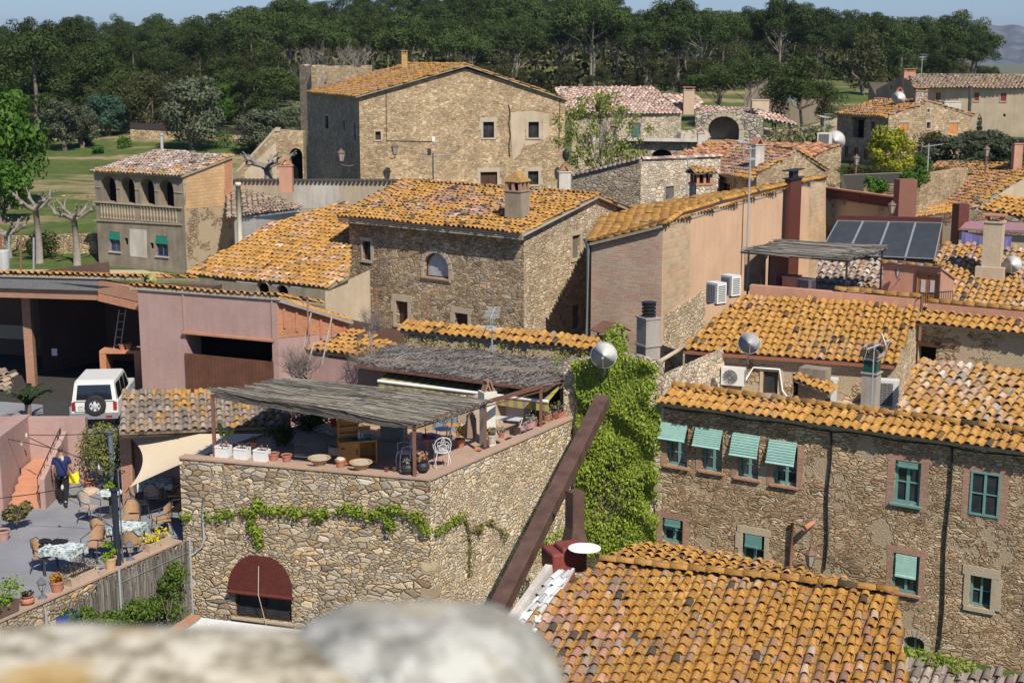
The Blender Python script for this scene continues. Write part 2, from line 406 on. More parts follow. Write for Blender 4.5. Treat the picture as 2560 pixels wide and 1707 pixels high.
def leaves(blobs, per, size, seed, up=.25, fill=.25, squash=1, aspect=1.0, jit=.55):
    rg = np.random.default_rng(seed); Vs = []
    for (cx, cy, cz, r) in blobs:
        n = max(6, int(per*r*r)); d = rg.normal(size=(n, 3)); d[:, 2] += up; d /= np.linalg.norm(d, axis=1)[:, None]
        rad = r*np.where(rg.random(n) < fill, rg.uniform(.3, .8, n), rg.uniform(.82, 1.12, n))
        P = d*rad[:, None]; P[:, 2] *= squash; P += np.array([cx, cy, cz])
        nn = d + rg.normal(size=(n, 3))*jit; nn /= np.linalg.norm(nn, axis=1)[:, None]
        a = np.cross(nn, rg.normal(size=(n, 3))); a /= np.linalg.norm(a, axis=1)[:, None]; b = np.cross(nn, a)
        s = (size*rg.uniform(.6, 1.35, n))[:, None]
        q = np.stack([P-a*s*aspect, P-b*s*.55, P+a*s*aspect, P+b*s*.55], axis=1)
        Vs.append(q)
    V = np.concatenate(Vs).reshape(-1, 3); F = np.arange(len(V)).reshape(-1, 4)
    return V, F

def limb(m, A, B, r0, r1, seed, bend=.12, n=5):
    rg = random.Random(seed); A = Vector(A); B = Vector(B); L = (B-A).length; pts = []; rs = []
    for i in range(n+1):
        t = i/n; o = Vector((rg.uniform(-1,1), rg.uniform(-1,1), rg.uniform(-.5,.5)))*bend*L*(sin(pi*t))
        pts.append(A.lerp(B, t)+o); rs.append(r0+(r1-r0)*t)
    m.tube(pts, rs, 6); return pts

def make_tree(name, kind, seed):
    rg = random.Random(seed); m = MB(); blobs = []; root = empty(name, (0,0,0))
    if kind == 'pine':          # tall bare trunk with domed crown, ~12.5 m
        H = 11.5+rg.uniform(-1, 1); lean = Vector((rg.uniform(-.8,.8), rg.uniform(-.8,.8), 0)); ch = H*(rg.uniform(.36, .5) if seed > 20 else .6)
        tp = limb(m, (0,0,-.5), lean+Vector((0,0,H*.9)), .25, .1, seed, .03)
        cw = rg.uniform(4.0, 5.2)
        for k in range(44):
            a = rg.uniform(0, 2*pi); q = sqrt(rg.random())*cw; hz = ch + (H-ch)*(1-(q/cw)**2*.75)*rg.uniform(.35, 1)
            c = (lean.x+q*cos(a), lean.y+q*sin(a), hz); blobs.append((*c, rg.uniform(.9, 1.5)))
            if k % 3 == 0: limb(m, tp[2+k % 3] if k % 2 else tp[3], c, .07, .02, seed+k, .1, 4)
        V, F = leaves(blobs, 150, .15, seed, .5, .15, .75, jit=.3); L = L_PINE
    elif kind == 'fullpine':    # crown nearly to the ground, rounded
        H = 12; limb(m, (0,0,-.5), (0,0,H*.85), .3, .1, seed, .02)
        for k in range(46):
            t = rg.random(); hz = 1.8+t*(H-2.6); wd = 4.6*sin(pi*min(1, .15+.8*(1-t)))**.7*(.75+.25*(1-t)); a = rg.uniform(0, 2*pi); q = wd*rg.uniform(.4, 1)
            blobs.append((q*cos(a), q*sin(a), hz, rg.uniform(1., 1.7)))
        V, F = leaves(blobs, 120, .16, seed, .45, .15, .8, jit=.3); L = L_PINE
    elif kind == 'oak':         # low broad holm oak, ~7 m
        H = 7; 
        for k in range(3): limb(m, (0,0,-.3), (rg.uniform(-1.5,1.5), rg.uniform(-1.5,1.5), H*.6), .16, .06, seed+k, .08)
        for k in range(26):
            a = rg.uniform(0, 2*pi); t = rg.random(); q = 2.3*sqrt(rg.random())*(1.05-t*.55)
            blobs.append((q*cos(a), q*sin(a), 1.3+t*(H-2.2), rg.uniform(.75, 1.25)))
        V, F = leaves(blobs, 150, .13, seed, .3, .2, .85, jit=.35); L = L_OAK
    elif kind in ('olive', 'bright', 'yellow', 'blue'):
        H = 5.6
        for k in range(4): limb(m, (0,0,-.3), (rg.uniform(-1.3,1.3), rg.uniform(-1.2,1.2), H*.6), .17, .05, seed+k, .1)
        for k in range(34):
            a = rg.uniform(0, 2*pi); t = rg.random(); q = 2.1*sqrt(rg.random())*(1.1-t*.6)*(.75+.5*min(t*2, 1))
            blobs.append((q*cos(a), q*sin(a), 1.3+t*(H-1.9), rg.uniform(.5, .95)))
        V, F = leaves(blobs, 300, .13, seed, .3, .25, .9, 1.2, jit=.4); L = {'olive': L_OLIVE, 'bright': L_BRIGHT, 'yellow': L_YELLOW, 'blue': L_BLUE}[kind]
    elif kind == 'cypress':
        H = 4.6; m.tube([(0,0,-.2),(0,0,H*.8)], [.1,.04], 6)
        for k in range(26):
            t = k/25; a = rg.uniform(0, 2*pi); q = .32*(1-t)*rg.random(); blobs.append((q*cos(a), q*sin(a), .5+t*(H-.9), .62*(1-t*.7)*(.7+.3*min(1, t*6))))
        V, F = leaves(blobs, 420, .08, seed, .4, .2, 1.25); L = L_CYP
    m.build('trunk', BARKG if kind == 'pine' and seed < 20 else BARK, root, world=False, smooth=True)
    np_mesh('crown', V, F, L, root, world=False)
    return root

def plant_at(proto, used, X, Y, s, label, cat='tree', group=None, rz=None, z=None):
    o = place(proto, not used.get(proto.name), (X, Y, ground(X, Y) if z is None else z), rnd.uniform(0, 6.28) if rz is None else rz, s, label, group)
    used[proto.name] = 1; o['category'] = cat; return o
used = {}
pines = [make_tree('pine_tree', 'pine', 11+i*7) for i in range(5)]
oaks = [make_tree('oak_tree', 'oak', 50+i*3) for i in range(3)]
fulls = [make_tree('pine_tree', 'fullpine', 70+i) for i in range(2)]
LM = [(0, 'the grey olive tree'), (330, 'the fenced stone wall'), (560, 'the small field'), (760, 'the ruined tower'), (900, 'the farmhouse roof left slope'), (1080, 'the farmhouse gable'), (1290, 'the farmhouse roof right slope'), (1450, 'the long pink roof'), (1640, 'the pink roof end'), (1800, 'the ruined apse'), (1940, 'the shed with blue doors'), (2100, 'the gabled far stone house'), (2260, 'the far farmhouse chimney'), (2400, 'the far farmhouse roof')]
def pine_label(u, row, full):
    lm = [t for a, t in LM if a <= max(u, 0)][-1]
    return ('rounded pine ' if full else 'bare trunked pine ')+['at the wood edge above ', 'second in from the wood edge above ', 'halfway uphill above ', 'high uphill above ', 'on the skyline above '][min(4, row//2 if row < 9 else 4)]+lm
OL = 'low dark oak growing at the foot of the pine wood'
rg = random.Random(21); pts = []
n = 0
for row, Y0 in enumerate([232, 244, 257, 271, 286, 302, 320, 340, 362, 388, 415]):
    step = [150, 118, 112, 108, 104, 100, 98, 96, 94, 92, 90][row]
    u = -60 + rg.uniform(0, 60)
    while u < 2620:
        Y = Y0 + rg.uniform(-5, 5); uu = u + rg.uniform(-22, 22)
        ok = True
        if u < 640 and row < 2: ok = rg.random() < .6
        if 1850 < u and row < 2: ok = False
        if u > 2420 and row < 4: ok = rg.random() < .35
        if u > 2480: ok = ok and rg.random() < .5
        if ok and n < 268:
            X = (uu-1280)/FPX*Y; s = rg.uniform(.82, 1.12)*(1.12 if row < 4 else 1)
            if u > 2420: s *= .6
            k = rg.random(); pr = rg.choice(pines) if (k < .8 or row > 6) else rg.choice(fulls)
            if u < 600 and rg.random() < .55: pr = rg.choice(fulls)
            if 690 < u < 1780 and row < 4: pr = pines[rg.randrange(2)]; s *= 1.05
            if pr in fulls: s *= .85
            plant_at(pr, used, X, Y, (s, s, s*rg.uniform(.9, 1.12)), pine_label(uu, row, pr in fulls), group='pines on the wooded hill'); n += 1
        u += step*rg.uniform(.8, 1.2)
# understorey oaks along the forest edge
for i in range(30):
    u = 560 + i*50 + rg.uniform(-15, 15); Y = rg.uniform(216, 232)
    if u > 1880: Y += 6
    s = rg.uniform(.55, 1.0)
    plant_at(rg.choice(oaks), used, (u-1280)/FPX*Y, Y, (s, s, s*rg.uniform(.8, 1.2)), 'low dark oak at the wood edge above '+[t for a, t in LM if a <= u][-1], group='oaks at the edge of the wood')
def spot(proto, u, ybase, Y, h, wd, label, cat='tree', z=None, rz=None, ph=None, grp=None):
    """tree of height h (m) at pixel column u, depth Y; base on the ground unless z given"""
    best = (9, 0) if z == 'g' else min((abs(PY(u, ybase, q).z-ground(PY(u, ybase, q).x, q)), q) for q in range(84, 250, 2))
    if best[0] < .6: h *= best[1]/Y; wd *= best[1]/Y; Y = best[1]
    X = PY(u, ybase, Y).x
    k = ph or 5.8; zz = ground(X, Y) if z in (None, 'g') else z
    o = place(proto, not used.get(proto.name), (X, Y, zz), rz if rz is not None else rnd.uniform(0, 6.28), (wd, wd, h/k), label, grp)
    used[proto.name] = 1; o['category'] = cat; return o
olive = [make_tree('olive_tree', 'olive', 90+i) for i in range(2)]
bright = make_tree('leafy_tree', 'bright', 95); yellow = make_tree('lemon_tree', 'yellow', 97); blue = make_tree('pine_tree', 'blue', 99); cyp = make_tree('cypress_tree', 'cypress', 101)
spot(fulls[0], 95, 320, 158, 10.5, 1.05, 'huge rounded dark pine at the far left above the grey olive tree', ph=12.3)
spot(fulls[1], 225, 300, 178, 9.5, .75, 'dense pine right behind the huge rounded pine on the left', ph=12.3)
spot(fulls[1], 340, 290, 190, 10.5, .8, 'tall green pine behind the dark oaks left of centre', ph=12.3)
spot(oaks[0], 372, 330, 165, 7.2, 1.05, 'dark brownish oak behind the walled garden, left of the big olive tree', ph=7)
spot(oaks[1], 430, 330, 172, 6.5, .9, 'second dark oak behind the fenced stone wall', ph=7)
spot(oaks[2], 320, 330, 168, 5.5, .8, 'dark oak between the bluish pine and the fenced wall', ph=7)
spot(oaks[2], 545, 240, 198, 6.5, .95, 'olive-brown oak at the near edge of the wood above the field', ph=7)
spot(oaks[0], 470, 250, 200, 8.0, 1.0, 'tall pale-topped oak behind the big olive tree', ph=7)
spot(oaks[1], 620, 230, 208, 7.6, 1.0, 'oak beside the field to the left of the ruined tower', ph=7)
spot(blue, 268, 340, 150, 4.6, .95, 'blue-green young pine between the grey olive and the dark oak', ph=5.8)
spot(olive[0], 160, 372, 135, 4.9, .95, 'grey olive tree with a thick dark trunk in the left meadow', ph=5.8)
spot(olive[1], 205, 372, 138, 4.2, .7, 'smaller grey olive leaning against the one in the left meadow', ph=5.8)
spot(olive[0], 482, 380, 128, 7.0, 1.25, 'large silvery olive tree in front of the fenced stone wall', ph=5.8)
spot(bright, 545, 320, 152, 5.0, .8, 'fresh green bush behind the large silvery olive tree', cat='tree', ph=5.8)
spot(bright, 480, 250, 175, 4.2, .7, 'bright green small tree peeking above the silvery olive', ph=5.8)
spot(olive[1], 650, 385, 112, 3.7, .85, 'low olive bush left of the stone staircase', ph=5.8)
spot(olive[0], 715, 375, 116, 3.6, .8, 'low olive bush against the ruined tower', ph=5.8)
spot(bright, 15, 525, 92, 9.0, 1.15, 'bright green leafy tree at the left edge of the picture', ph=5.8)
spot(bright, 5, 560, 90, 4.6, .85, 'lower bright green tree cut by the left edge', ph=5.8)
# right-hand trees
spot(pines[0], 1875, 240, 165, 9.0, .85, 'pine with spreading crown left of the shed with blue doors', z='g', ph=12)
spot(pines[1], 1800, 235, 172, 7.6, .85, 'twin-trunked pine on the grass above the ruined apse', z='g', ph=12)
spot(pines[2], 2010, 255, 156, 8.6, .8, 'tall pine in front of the shed with blue doors', z='g', ph=12)
spot(oaks[1], 2060, 262, 156, 4.8, .6, 'small dark oak at the right end of the shed', z='g', ph=7)
spot(oaks[0], 1940, 240, 162, 7.0, .7, 'oak behind the left half of the shed', z='g', ph=7)
spot(oaks[2], 2160, 240, 195, 8.6, 1.25, 'big brown-green oak left of the far farmhouse', ph=7)
spot(fulls[0], 2250, 220, 235, 10.5, .9, 'broad pine above the roof of the far farmhouse', ph=12.3)
spot(fulls[1], 2350, 200, 240, 9.0, .9, 'dark pine right above the far farmhouse roof', ph=12.3)
spot(pines[3], 2440, 180, 250, 11, .8, 'lone pine at the right end of the hill against the mountain', ph=12)
for k, (u, Y, h) in enumerate(((2480, 215, 3.2), (2510, 220, 2.8), (2545, 212, 2.6), (2455, 225, 4.0), (2400, 222, 5))):
    spot(oaks[k % 3], u, 170, Y, h, .7, ['low dark tree just left of the far right roof end','tallest low dark tree behind the far roof end','last low dark tree at the right edge of the picture','low dark tree under the lone skyline pine','low broad tree left of the lone skyline pine'][k], ph=7, grp='trees behind the far farmhouse')

def bare_tree(name, H, wd, seed, mat, depth=4, root=None, cone=.6, r0=.16, start=.22):
    rg = random.Random(seed); m = MB(); r = root or empty(name, (0,0,0))
    def rec(P, d, L, rad, lev):
        pts = [P]; q = P.copy(); dd = d.copy()
        for i in range(3):
            dd = (dd + Vector((rg.gauss(0,.12), rg.gauss(0,.12), rg.gauss(0.03,.07)))).normalized(); q = q + dd*L/3; pts.append(q.copy())
        m.tube(pts, [rad, rad*.85, rad*.72, rad*.6], 5 if lev < 2 else 4, cap=lev == depth)
        if lev < depth:
            for k in range(rg.choice((3, 4)) if lev < 2 else 3):
                nd = (dd + Vector((rg.gauss(0,cone), rg.gauss(0,cone), rg.uniform(-.1,.5)))).normalized()
                rec(pts[rg.choice((2, 3))], nd, L*rg.uniform(.62, .85), rad*.55, lev+1)
    rec(Vector((0,0,-.2)), Vector((0,0,1)), H*start*1.6, r0, 0)
    m.build('trunk', mat, r, world=False, smooth=True); return r
for k, (u, Y, h) in enumerate(((790, 200, 10), (850, 205, 12), (905, 203, 10.5))):
    b = bare_tree('bare_tree', h, 1, 300+k, BARKG, 5, cone=.5, r0=.2, start=.2)
    b.location = ((u-1280)/FPX*Y, Y, ground((u-1280)/FPX*Y, Y)); tag(b, ['leftmost of the bare pale trees behind the ruined tower', 'tallest bare pale tree, just behind the ruined tower wall', 'rightmost bare pale tree beside the big house chimney'][k], 'tree', 'bare trees behind the ruined tower')
b = bare_tree('bare_tree', 4.5, 1, 340, BARKG, 5, cone=.5, r0=.1); b.location = (PY(2370, 200, 190).x, 190, ground(PY(2370,200,190).x, 190)); tag(b, 'small bare whitish tree above the far farmhouse roof', 'tree')

# extra nearer trees filling the left part of the wood
rg = random.Random(77)
for k in range(26):
    u = 250 + (k % 13)*37 + rg.uniform(-12, 12); Y = 186 + (k//13)*22 + rg.uniform(-6, 8)
    pr = rg.choice(oaks + fulls); s = rg.uniform(.75, 1.05)
    X = (u-1280)/FPX*Y; o = place(pr, False, (X, Y, ground(X, Y)), rg.uniform(0, 6), (s, s, s*rg.uniform(.85,1.1)*(.72 if pr in fulls else 1)), ('oak' if pr in oaks else 'pine')+' in the '+['front','rear'][k//13]+' rank of shrubby woodland above '+[t for a, t in LM if a <= u][-1], 'trees in the shrubby left front of the wood')
for k in range(8):
    u = -20 + k*42; Y = 196 + rg.uniform(-8, 10); pr = fulls[k % 2]; s = rg.uniform(.8, 1.0); X = (u-1280)/FPX*Y
    place(pr, False, (X, Y, ground(X, Y)), rg.uniform(0, 6), (s, s, s*.85), ['first','second','third','fourth','fifth','sixth','seventh','eighth'][k]+' rounded pine from the left edge, behind the huge dark pine', 'rounded pines at the far left')
# undergrowth covering the hill floor
nr = np.random.default_rng(4); N_ = 42000
Yv = nr.uniform(228, 430, N_); U = nr.uniform(-80, 2640, N_)
Xv = (U-1280)/FPX*Yv; keep = ~((U > 1850) & (Yv < 250)); Xv = Xv[keep]; Yv = Yv[keep]; Zv = np.array([ground(x, y) for x, y in zip(Xv, Yv)])
cl = .5+.5*np.sin(Xv*.35)*np.sin(Yv*.29+Xv*.1); n_ = len(Xv); Zv = Zv+nr.random(n_)*(1.0+3.2*cl)*np.where(Yv < 275, .45, 1)
P_ = np.stack([Xv, Yv, Zv], 1); d_ = nr.normal(size=(n_, 3)); d_[:, 1] -= .6; d_[:, 2] += .5; d_ /= np.linalg.norm(d_, axis=1)[:, None]; a_ = np.cross(d_, nr.normal(size=(n_, 3))); a_ /= np.linalg.norm(a_, axis=1)[:, None]; b_ = np.cross(d_, a_); sz_ = nr.uniform(.25, .7, n_)[:, None]
Vv = np.stack([P_-a_*sz_, P_-b_*sz_*.6, P_+a_*sz_, P_+b_*sz_*.6], 1).reshape(-1, 3)
tag(np_mesh('undergrowth', Vv, np.arange(len(Vv)).reshape(-1, 4), L_OAK), 'dark scrub covering the floor of the pine wood', 'undergrowth', kind='stuff')
# ============================================================ building kit
def V2(p): return Vector((p[0], p[1]))
def dirv(az): return Vector((sin(R(az)), cos(R(az))))
def along(A, az, px, py=853):
    """XY point where the vertical plane through A heading az meets the photo column px at row py"""
    d = dirv(az); n = Vector((d.y, -d.x, 0)); return V2(onplane(px, py, Vector((A[0], A[1], 0)), n))
class Wall:
    def __init__(s, A, B, zb, top=None, top_px=None):
        s.A = V2(A); s.B = V2(B); s.L = (s.B-s.A).length; s.d = (s.B-s.A)/s.L; s.n = Vector((s.d.y, -s.d.x)); s.zb = zb
        s.ops = []
        if top_px: top = [s.hit(*q) for q in top_px]; top[0] = (0, top[0][1]); top[-1] = (s.L, top[-1][1])
        elif not isinstance(top, (list, tuple)): top = [(0, top), (s.L, top)]
        s.top = top
    def hit(s, px, py):
        P = onplane(px, py, Vector((s.A.x, s.A.y, 0)), Vector((s.n.x, s.n.y, 0))); return ((V2(P)-s.A).dot(s.d), P.z)
    def pt(s, q, z, d=0): p = s.A + s.d*q + s.n*d; return Vector((p.x, p.y, z))
    def rect(s, x0, y0, x1, y1):
        xm = (x0+x1)/2; ym = (y0+y1)/2
        return s.hit(x0, ym)[0], s.hit(x1, ym)[0], s.hit(xm, y1)[1], s.hit(xm, y0)[1]
    def hole(s, r, arch=0, depth=.22):
        s0, s1, z0, z1 = r; pts = [(s0, z0), (s1, z0)]
        if arch:
            h = min(arch*(s1-s0)/2, z1-z0-.02); c = (s0+s1)/2; n = 10
            for k in range(n+1):
                t = pi*k/n; pts.append((c+(s1-s0)/2*cos(t), z1-h+h*sin(t)))
        else: pts += [(s1, z1), (s0, z1)]
        s.ops.append((pts, depth)); return pts
    def box(s, m, q, z, d, sz):       # centre in wall coords; sz along, out, up
        p = s.pt(q, z, d); return m.box(p, sz, rz=atan2(s.d.y, s.d.x))
    def build(s, mat, parent, name='wall', uo=0, thick=.0, flatuv=False):
        out = [(0, s.zb), (s.L, s.zb)] + list(reversed(s.top))
        vs = [Vector(p) for p in out]; edges = [(i, (i+1) % len(out)) for i in range(len(out))]
        for pts, dp in s.ops:
            b = len(vs); vs += [Vector(p) for p in pts]; edges += [(b+i, b+(i+1) % len(pts)) for i in range(len(pts))]
        r = delaunay_2d_cdt(vs, edges, [], 0, 1e-5); m = MB()
        def inside(p, poly):
            c = False; n = len(poly)
            for i in range(n):
                a = poly[i]; b = poly[(i+1) % n]
                if (a[1] > p[1]) != (b[1] > p[1]) and p[0] < (b[0]-a[0])*(p[1]-a[1])/(b[1]-a[1])+a[0]: c = not c
            return c
        for f in r[2]:
            q = [r[0][i] for i in f]; cx = sum(p.x for p in q)/len(q); cz = sum(p.y for p in q)/len(q)
            if not inside((cx, cz), out) or any(inside((cx, cz), pts) for pts, _ in s.ops): continue
            ar = sum(q[i].x*q[(i+1) % len(q)].y - q[(i+1) % len(q)].x*q[i].y for i in range(len(q)))
            if ar < 0: q = q[::-1]
            m.poly([s.pt(p.x, p.y) for p in q], [(p.x+uo, p.y) for p in q])
        for pts, dp in s.ops:
            n = len(pts)
            for i in range(n):
                a = pts[i]; b = pts[(i+1) % n]
                m.poly([s.pt(*a), s.pt(*b), s.pt(*b, -dp), s.pt(*a, -dp)], [(a[0]+uo, a[1]), (b[0]+uo, b[1]), (b[0]+uo+dp*.7, b[1]+dp*.7), (a[0]+uo+dp*.7, a[1]+dp*.7)])
        if thick:
            t = -thick
            for i in range(len(out)):
                a = out[i]; b = out[(i+1) % len(out)]
                vv = abs(a[0]-b[0]) < .02; k = a[0]+uo
                m.poly([s.pt(*a), s.pt(*a, t), s.pt(*b, t), s.pt(*b)], [(k, a[1]), (k+thick, a[1]), (k+thick, b[1]), (k, b[1])] if vv else [(k, a[1]), (k, a[1]+thick), (b[0]+uo, b[1]+thick), (b[0]+uo, b[1])])
            for f in r[2]:
                q = [r[0][i] for i in f]; cx = sum(p.x for p in q)/len(q); cz = sum(p.y for p in q)/len(q)
                if not inside((cx, cz), out) or any(inside((cx, cz), pts) for pts, _ in s.ops): continue
                m.poly([s.pt(p.x, p.y, t) for p in q[::-1]], [(p.x+uo+9, p.y) for p in q[::-1]])
        return m.build(name, mat, parent)
WOODD = flat('dark_wood', (.07,.035,.02), .7, var=.3, scale=4)
BEIGE = plaster_mat('dressed_stone', (.46,.38,.27), (.34,.28,.2), .6)
BRICKED = flat('brick_sill', (.36,.2,.13), .9, var=.25, scale=12)
def window(W, px, parent, frame=WOODD, kind='window', arch=0, depth=.2, fr=.05, mull=1, trans=1, surround=None, sw=.16, sill=None, fill=None, proud=.03, rect=None, blind=None, bfrac=.3, lintel=None, name=None, label=None, panels=False):
    r = rect or W.rect(*px); s0, s1, z0, z1 = r
    W.hole(r, arch, depth); dp = -depth+.02; m = MB()
    def bx(mm, a0, a1, b0, b1, d0, d1): W.box(mm, (a0+a1)/2, (b0+b1)/2, (d0+d1)/2, (a1-a0, d1-d0, b1-b0))
    if kind == 'window':
        za = z1 - (arch*(s1-s0)/2 if arch else 0)
        if arch:
            c = (s0+s1)/2; rr = (s1-s0)/2; h = z1-za; n = 12
            for k in range(n):
                t0 = pi*k/n; t1 = pi*(k+1)/n
                m.bar(W.pt(c+(rr-fr/2)*cos(t0), za+(h-fr/2)*sin(t0), dp+.03), W.pt(c+(rr-fr/2)*cos(t1), za+(h-fr/2)*sin(t1), dp+.03), .06, fr, up=(cos(t0)*W.d.x, cos(t0)*W.d.y, sin(t0)))
        else: bx(m, s0, s1, z1-fr, z1, dp, dp+.06)
        bx(m, s0, s1, z0, z0+fr, dp, dp+.06); bx(m, s0, s0+fr, z0+fr, za-(0 if arch else fr), dp, dp+.06); bx(m, s1-fr, s1, z0+fr, za-(0 if arch else fr), dp, dp+.06)
        for k in range(mull):
            c = s0+(s1-s0)*(k+1)/(mull+1); bx(m, c-fr*.6, c+fr*.6, z0+fr, z1-fr, dp+.003, dp+.052)
        for k in range(trans):
            c = z0+(z1-z0)*(k+1)/(trans+1); bx(m, s0+fr, s1-fr, c-fr*.25, c+fr*.25, dp+.006, dp+.046)
        o = m.build(name or 'window', frame, parent)
        g = MB(); pts = W.ops[-1][0]; g.poly([W.pt(p[0], p[1], dp+.015) for p in pts]); g.build('pane', fill or GLASS, o)
    elif kind in ('door', 'shutter'):
        n = 2 if kind == 'shutter' or mull else 1
        for k in range(n):
            a = s0+(s1-s0)*k/n; b = s0+(s1-s0)*(k+1)/n; bx(m, a+.01, b-.01, z0, z1, dp, dp+.05)
            if panels:
                for q in (0.08, .55): bx(m, a+.06, b-.06, z0+(z1-z0)*q, z0+(z1-z0)*(q+.36), dp+.05, dp+.065)
        o = m.build(name or kind, frame, parent)
    else:   # dark opening
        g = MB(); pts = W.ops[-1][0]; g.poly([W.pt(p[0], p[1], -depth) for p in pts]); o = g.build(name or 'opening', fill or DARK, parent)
    if label: o['label'] = label
    if surround:
        m = MB()
        if arch:
            c = (s0+s1)/2; rr = (s1-s0)/2; za = z1-arch*rr; h = z1-za; n = 9
            for k in range(n):
                t0 = pi*k/n+.03; t1 = pi*(k+1)/n-.03; q = []
                for t, f in ((t0, 0), (t1, 0), (t1, sw), (t0, sw)): q.append((c+(rr+f)*cos(t), za+(h+f)*sin(t)))
                for sgn in (0,): m.poly([W.pt(*p, proud) for p in q][::-1])
                for i in range(4): m.poly([W.pt(*q[i], 0), W.pt(*q[(i+1) % 4], 0), W.pt(*q[(i+1) % 4], proud), W.pt(*q[i], proud)])
            ztop = za
        else:
            bx(m, s0-sw, s1+sw, z1, z1+sw*1.25, 0, proud); ztop = z1
        nb = max(1, int((ztop-z0)/.45))
        for k in range(nb):
            za_ = z0+(ztop-z0)*k/nb; zb_ = z0+(ztop-z0)*(k+1)/nb-.008; e = sw*(.75+.5*(k % 2))
            bx(m, s0-e, s0, za_, zb_, 0, proud); bx(m, s1, s1+sw*(.75+.5*((k+1) % 2)), za_, zb_, 0, proud)
        bx(m, s0-sw*.6, s1+sw*.6, z0-.12, z0-.005, 0, proud+.03)
        m.build('surround', surround, o if o.parent == parent else parent)
    if sill:
        m = MB(); bx(m, s0-.08, s1+.08, z0-.06, z0-.003, -.05, .09); m.build('sill', sill, o)
    if lintel:
        m = MB(); bx(m, s0-.15, s1+.15, z1, z1+.16, 0, .025); m.build('lintel', lintel, o)
    return o, r
def chimney(parent, P, w, d, h, mat, rz=0, cap='tiles', capmat=None, name='chimney'):
    """P: base centre on the roof"""
    m = MB(); P = Vector(P); T = Matrix.Translation(P) @ Matrix.Rotation(rz, 4, 'Z')
    m.box((0, 0, h/2-.4), (w, d, h+.8), M=T)
    if cap != 'flue': m.box((0, 0, h+.03), (w+.08, d+.08, .06), M=T)
    o = m.build(name, mat, parent)
    capmat = capmat or TERRA
    if cap == 'tiles':
        c = MB(); r = .22*max(w, .4)/.45
        for sx in (-1, 1):
            c.box((0, 0, 0), (w*.12, d*1.0, .5*w+.12), M=T @ Matrix.Translation((sx*w*.22, 0, h+.06+.2*w+.04)) @ Matrix.Rotation(-sx*.62, 4, 'Y'))
        c.build('cap', capmat, o)
    elif cap == 'lantern':
        c = MB()
        for sx in (-1, 0, 1):
            for sy in (-1, 0, 1):
                if sx == 0 and sy == 0: continue
                c.box((sx*w*.42, sy*d*.42, h+.06+.14), (w*.15, d*.15, .28*w/.5), M=T)
        c.build('pillars', BRICKED, o)
        c = MB(); zz = h+.06+.14+.14*w/.5
        c.box((0, 0, zz+.02), (w*1.12, d*1.12, .05), M=T)
        for k in range(5):
            q = 1-k*.2; c.box((0, 0, zz+.07+k*.05*w/.5), (w*1.05*q, d*1.05*(.4+.6*q), .05*w/.5), M=T)
        c.build('cap', capmat, o)
        dk = MB(); dk.box((0, 0, h+.2), (w*.5, d*.5, .27), M=T); dk.build('flue', DARK, o)
    elif cap == 'slab':
        c = MB()
        for sx in (-1, 1):
            for sy in (-1, 1): c.box((sx*w*.4, sy*d*.4, h+.06+.09), (w*.14, d*.14, .18), M=T)
        c.box((0, 0, h+.06+.2), (w*1.2, d*1.2, .05), M=T); c.build('cap', capmat, o)
    return o

# ------------------------------------------------------------ barrel tiles
def tile_cells(tiles, sp, L, rs):
    """tiles: array rows (u, v, jitter seed) in plane coords -> verts (n,k,3) local (u, v, h)"""
    n = len(tiles); rg = np.random.default_rng(rs)
    ju = rg.normal(0, .017*sp/.24, n); jh = rg.normal(0, .011*sp/.24, n); jr = rg.normal(0, .035, n); k = 7
    th = np.linspace(0, pi, k); r0 = sp*.36; r1 = sp*.29; t = sp*.06
    rings = []
    for rr, v, hh in ((r0-t, 0.0, sp*.17), (r0, 0.0, sp*.17), (r1, L*1.12, 0.0)):
        rings.append(np.stack([-rr*np.cos(th), np.full(k, v), rr*.95*np.sin(th)+hh-.01], 1))
    T = np.concatenate(rings)           # 21 verts
    V = np.repeat(T[None], n, 0).copy()
    uu = V[:, :, 0]*np.cos(jr)[:, None] - V[:, :, 1]*np.sin(jr)[:, None]
    V[:, :, 1] = V[:, :, 0]*np.sin(jr)[:, None] + V[:, :, 1]*np.cos(jr)[:, None]; V[:, :, 0] = uu
    V[:, :, 0] += (tiles[:, 0]+ju)[:, None]; V[:, :, 1] += tiles[:, 1][:, None]; V[:, :, 2] += jh[:, None]
    F = []
    for a, b in ((0, 1), (1, 2)):
        for i in range(k-1): F.append((a*k+i, a*k+i+1, b*k+i+1, b*k+i))
    return V, np.array(F)
def chan_cells(tiles, sp, L):
    n = len(tiles); k = 5; th = np.linspace(0, pi, k); rr = sp*.3; rings = []
    for v, hh in ((0.0, sp*.1), (L*1.1, 0.0)):
        rings.append(np.stack([-rr*np.cos(th), np.full(k, v), -rr*.6*np.sin(th)+hh+sp*.12], 1))
    T = np.concatenate(rings); V = np.repeat(T[None], n, 0).copy()
    V[:, :, 0] += tiles[:, 0][:, None]; V[:, :, 1] += tiles[:, 1][:, None]
    F = np.array([(i, i+1, k+i+1, k+i) for i in range(k-1)]); return V, F
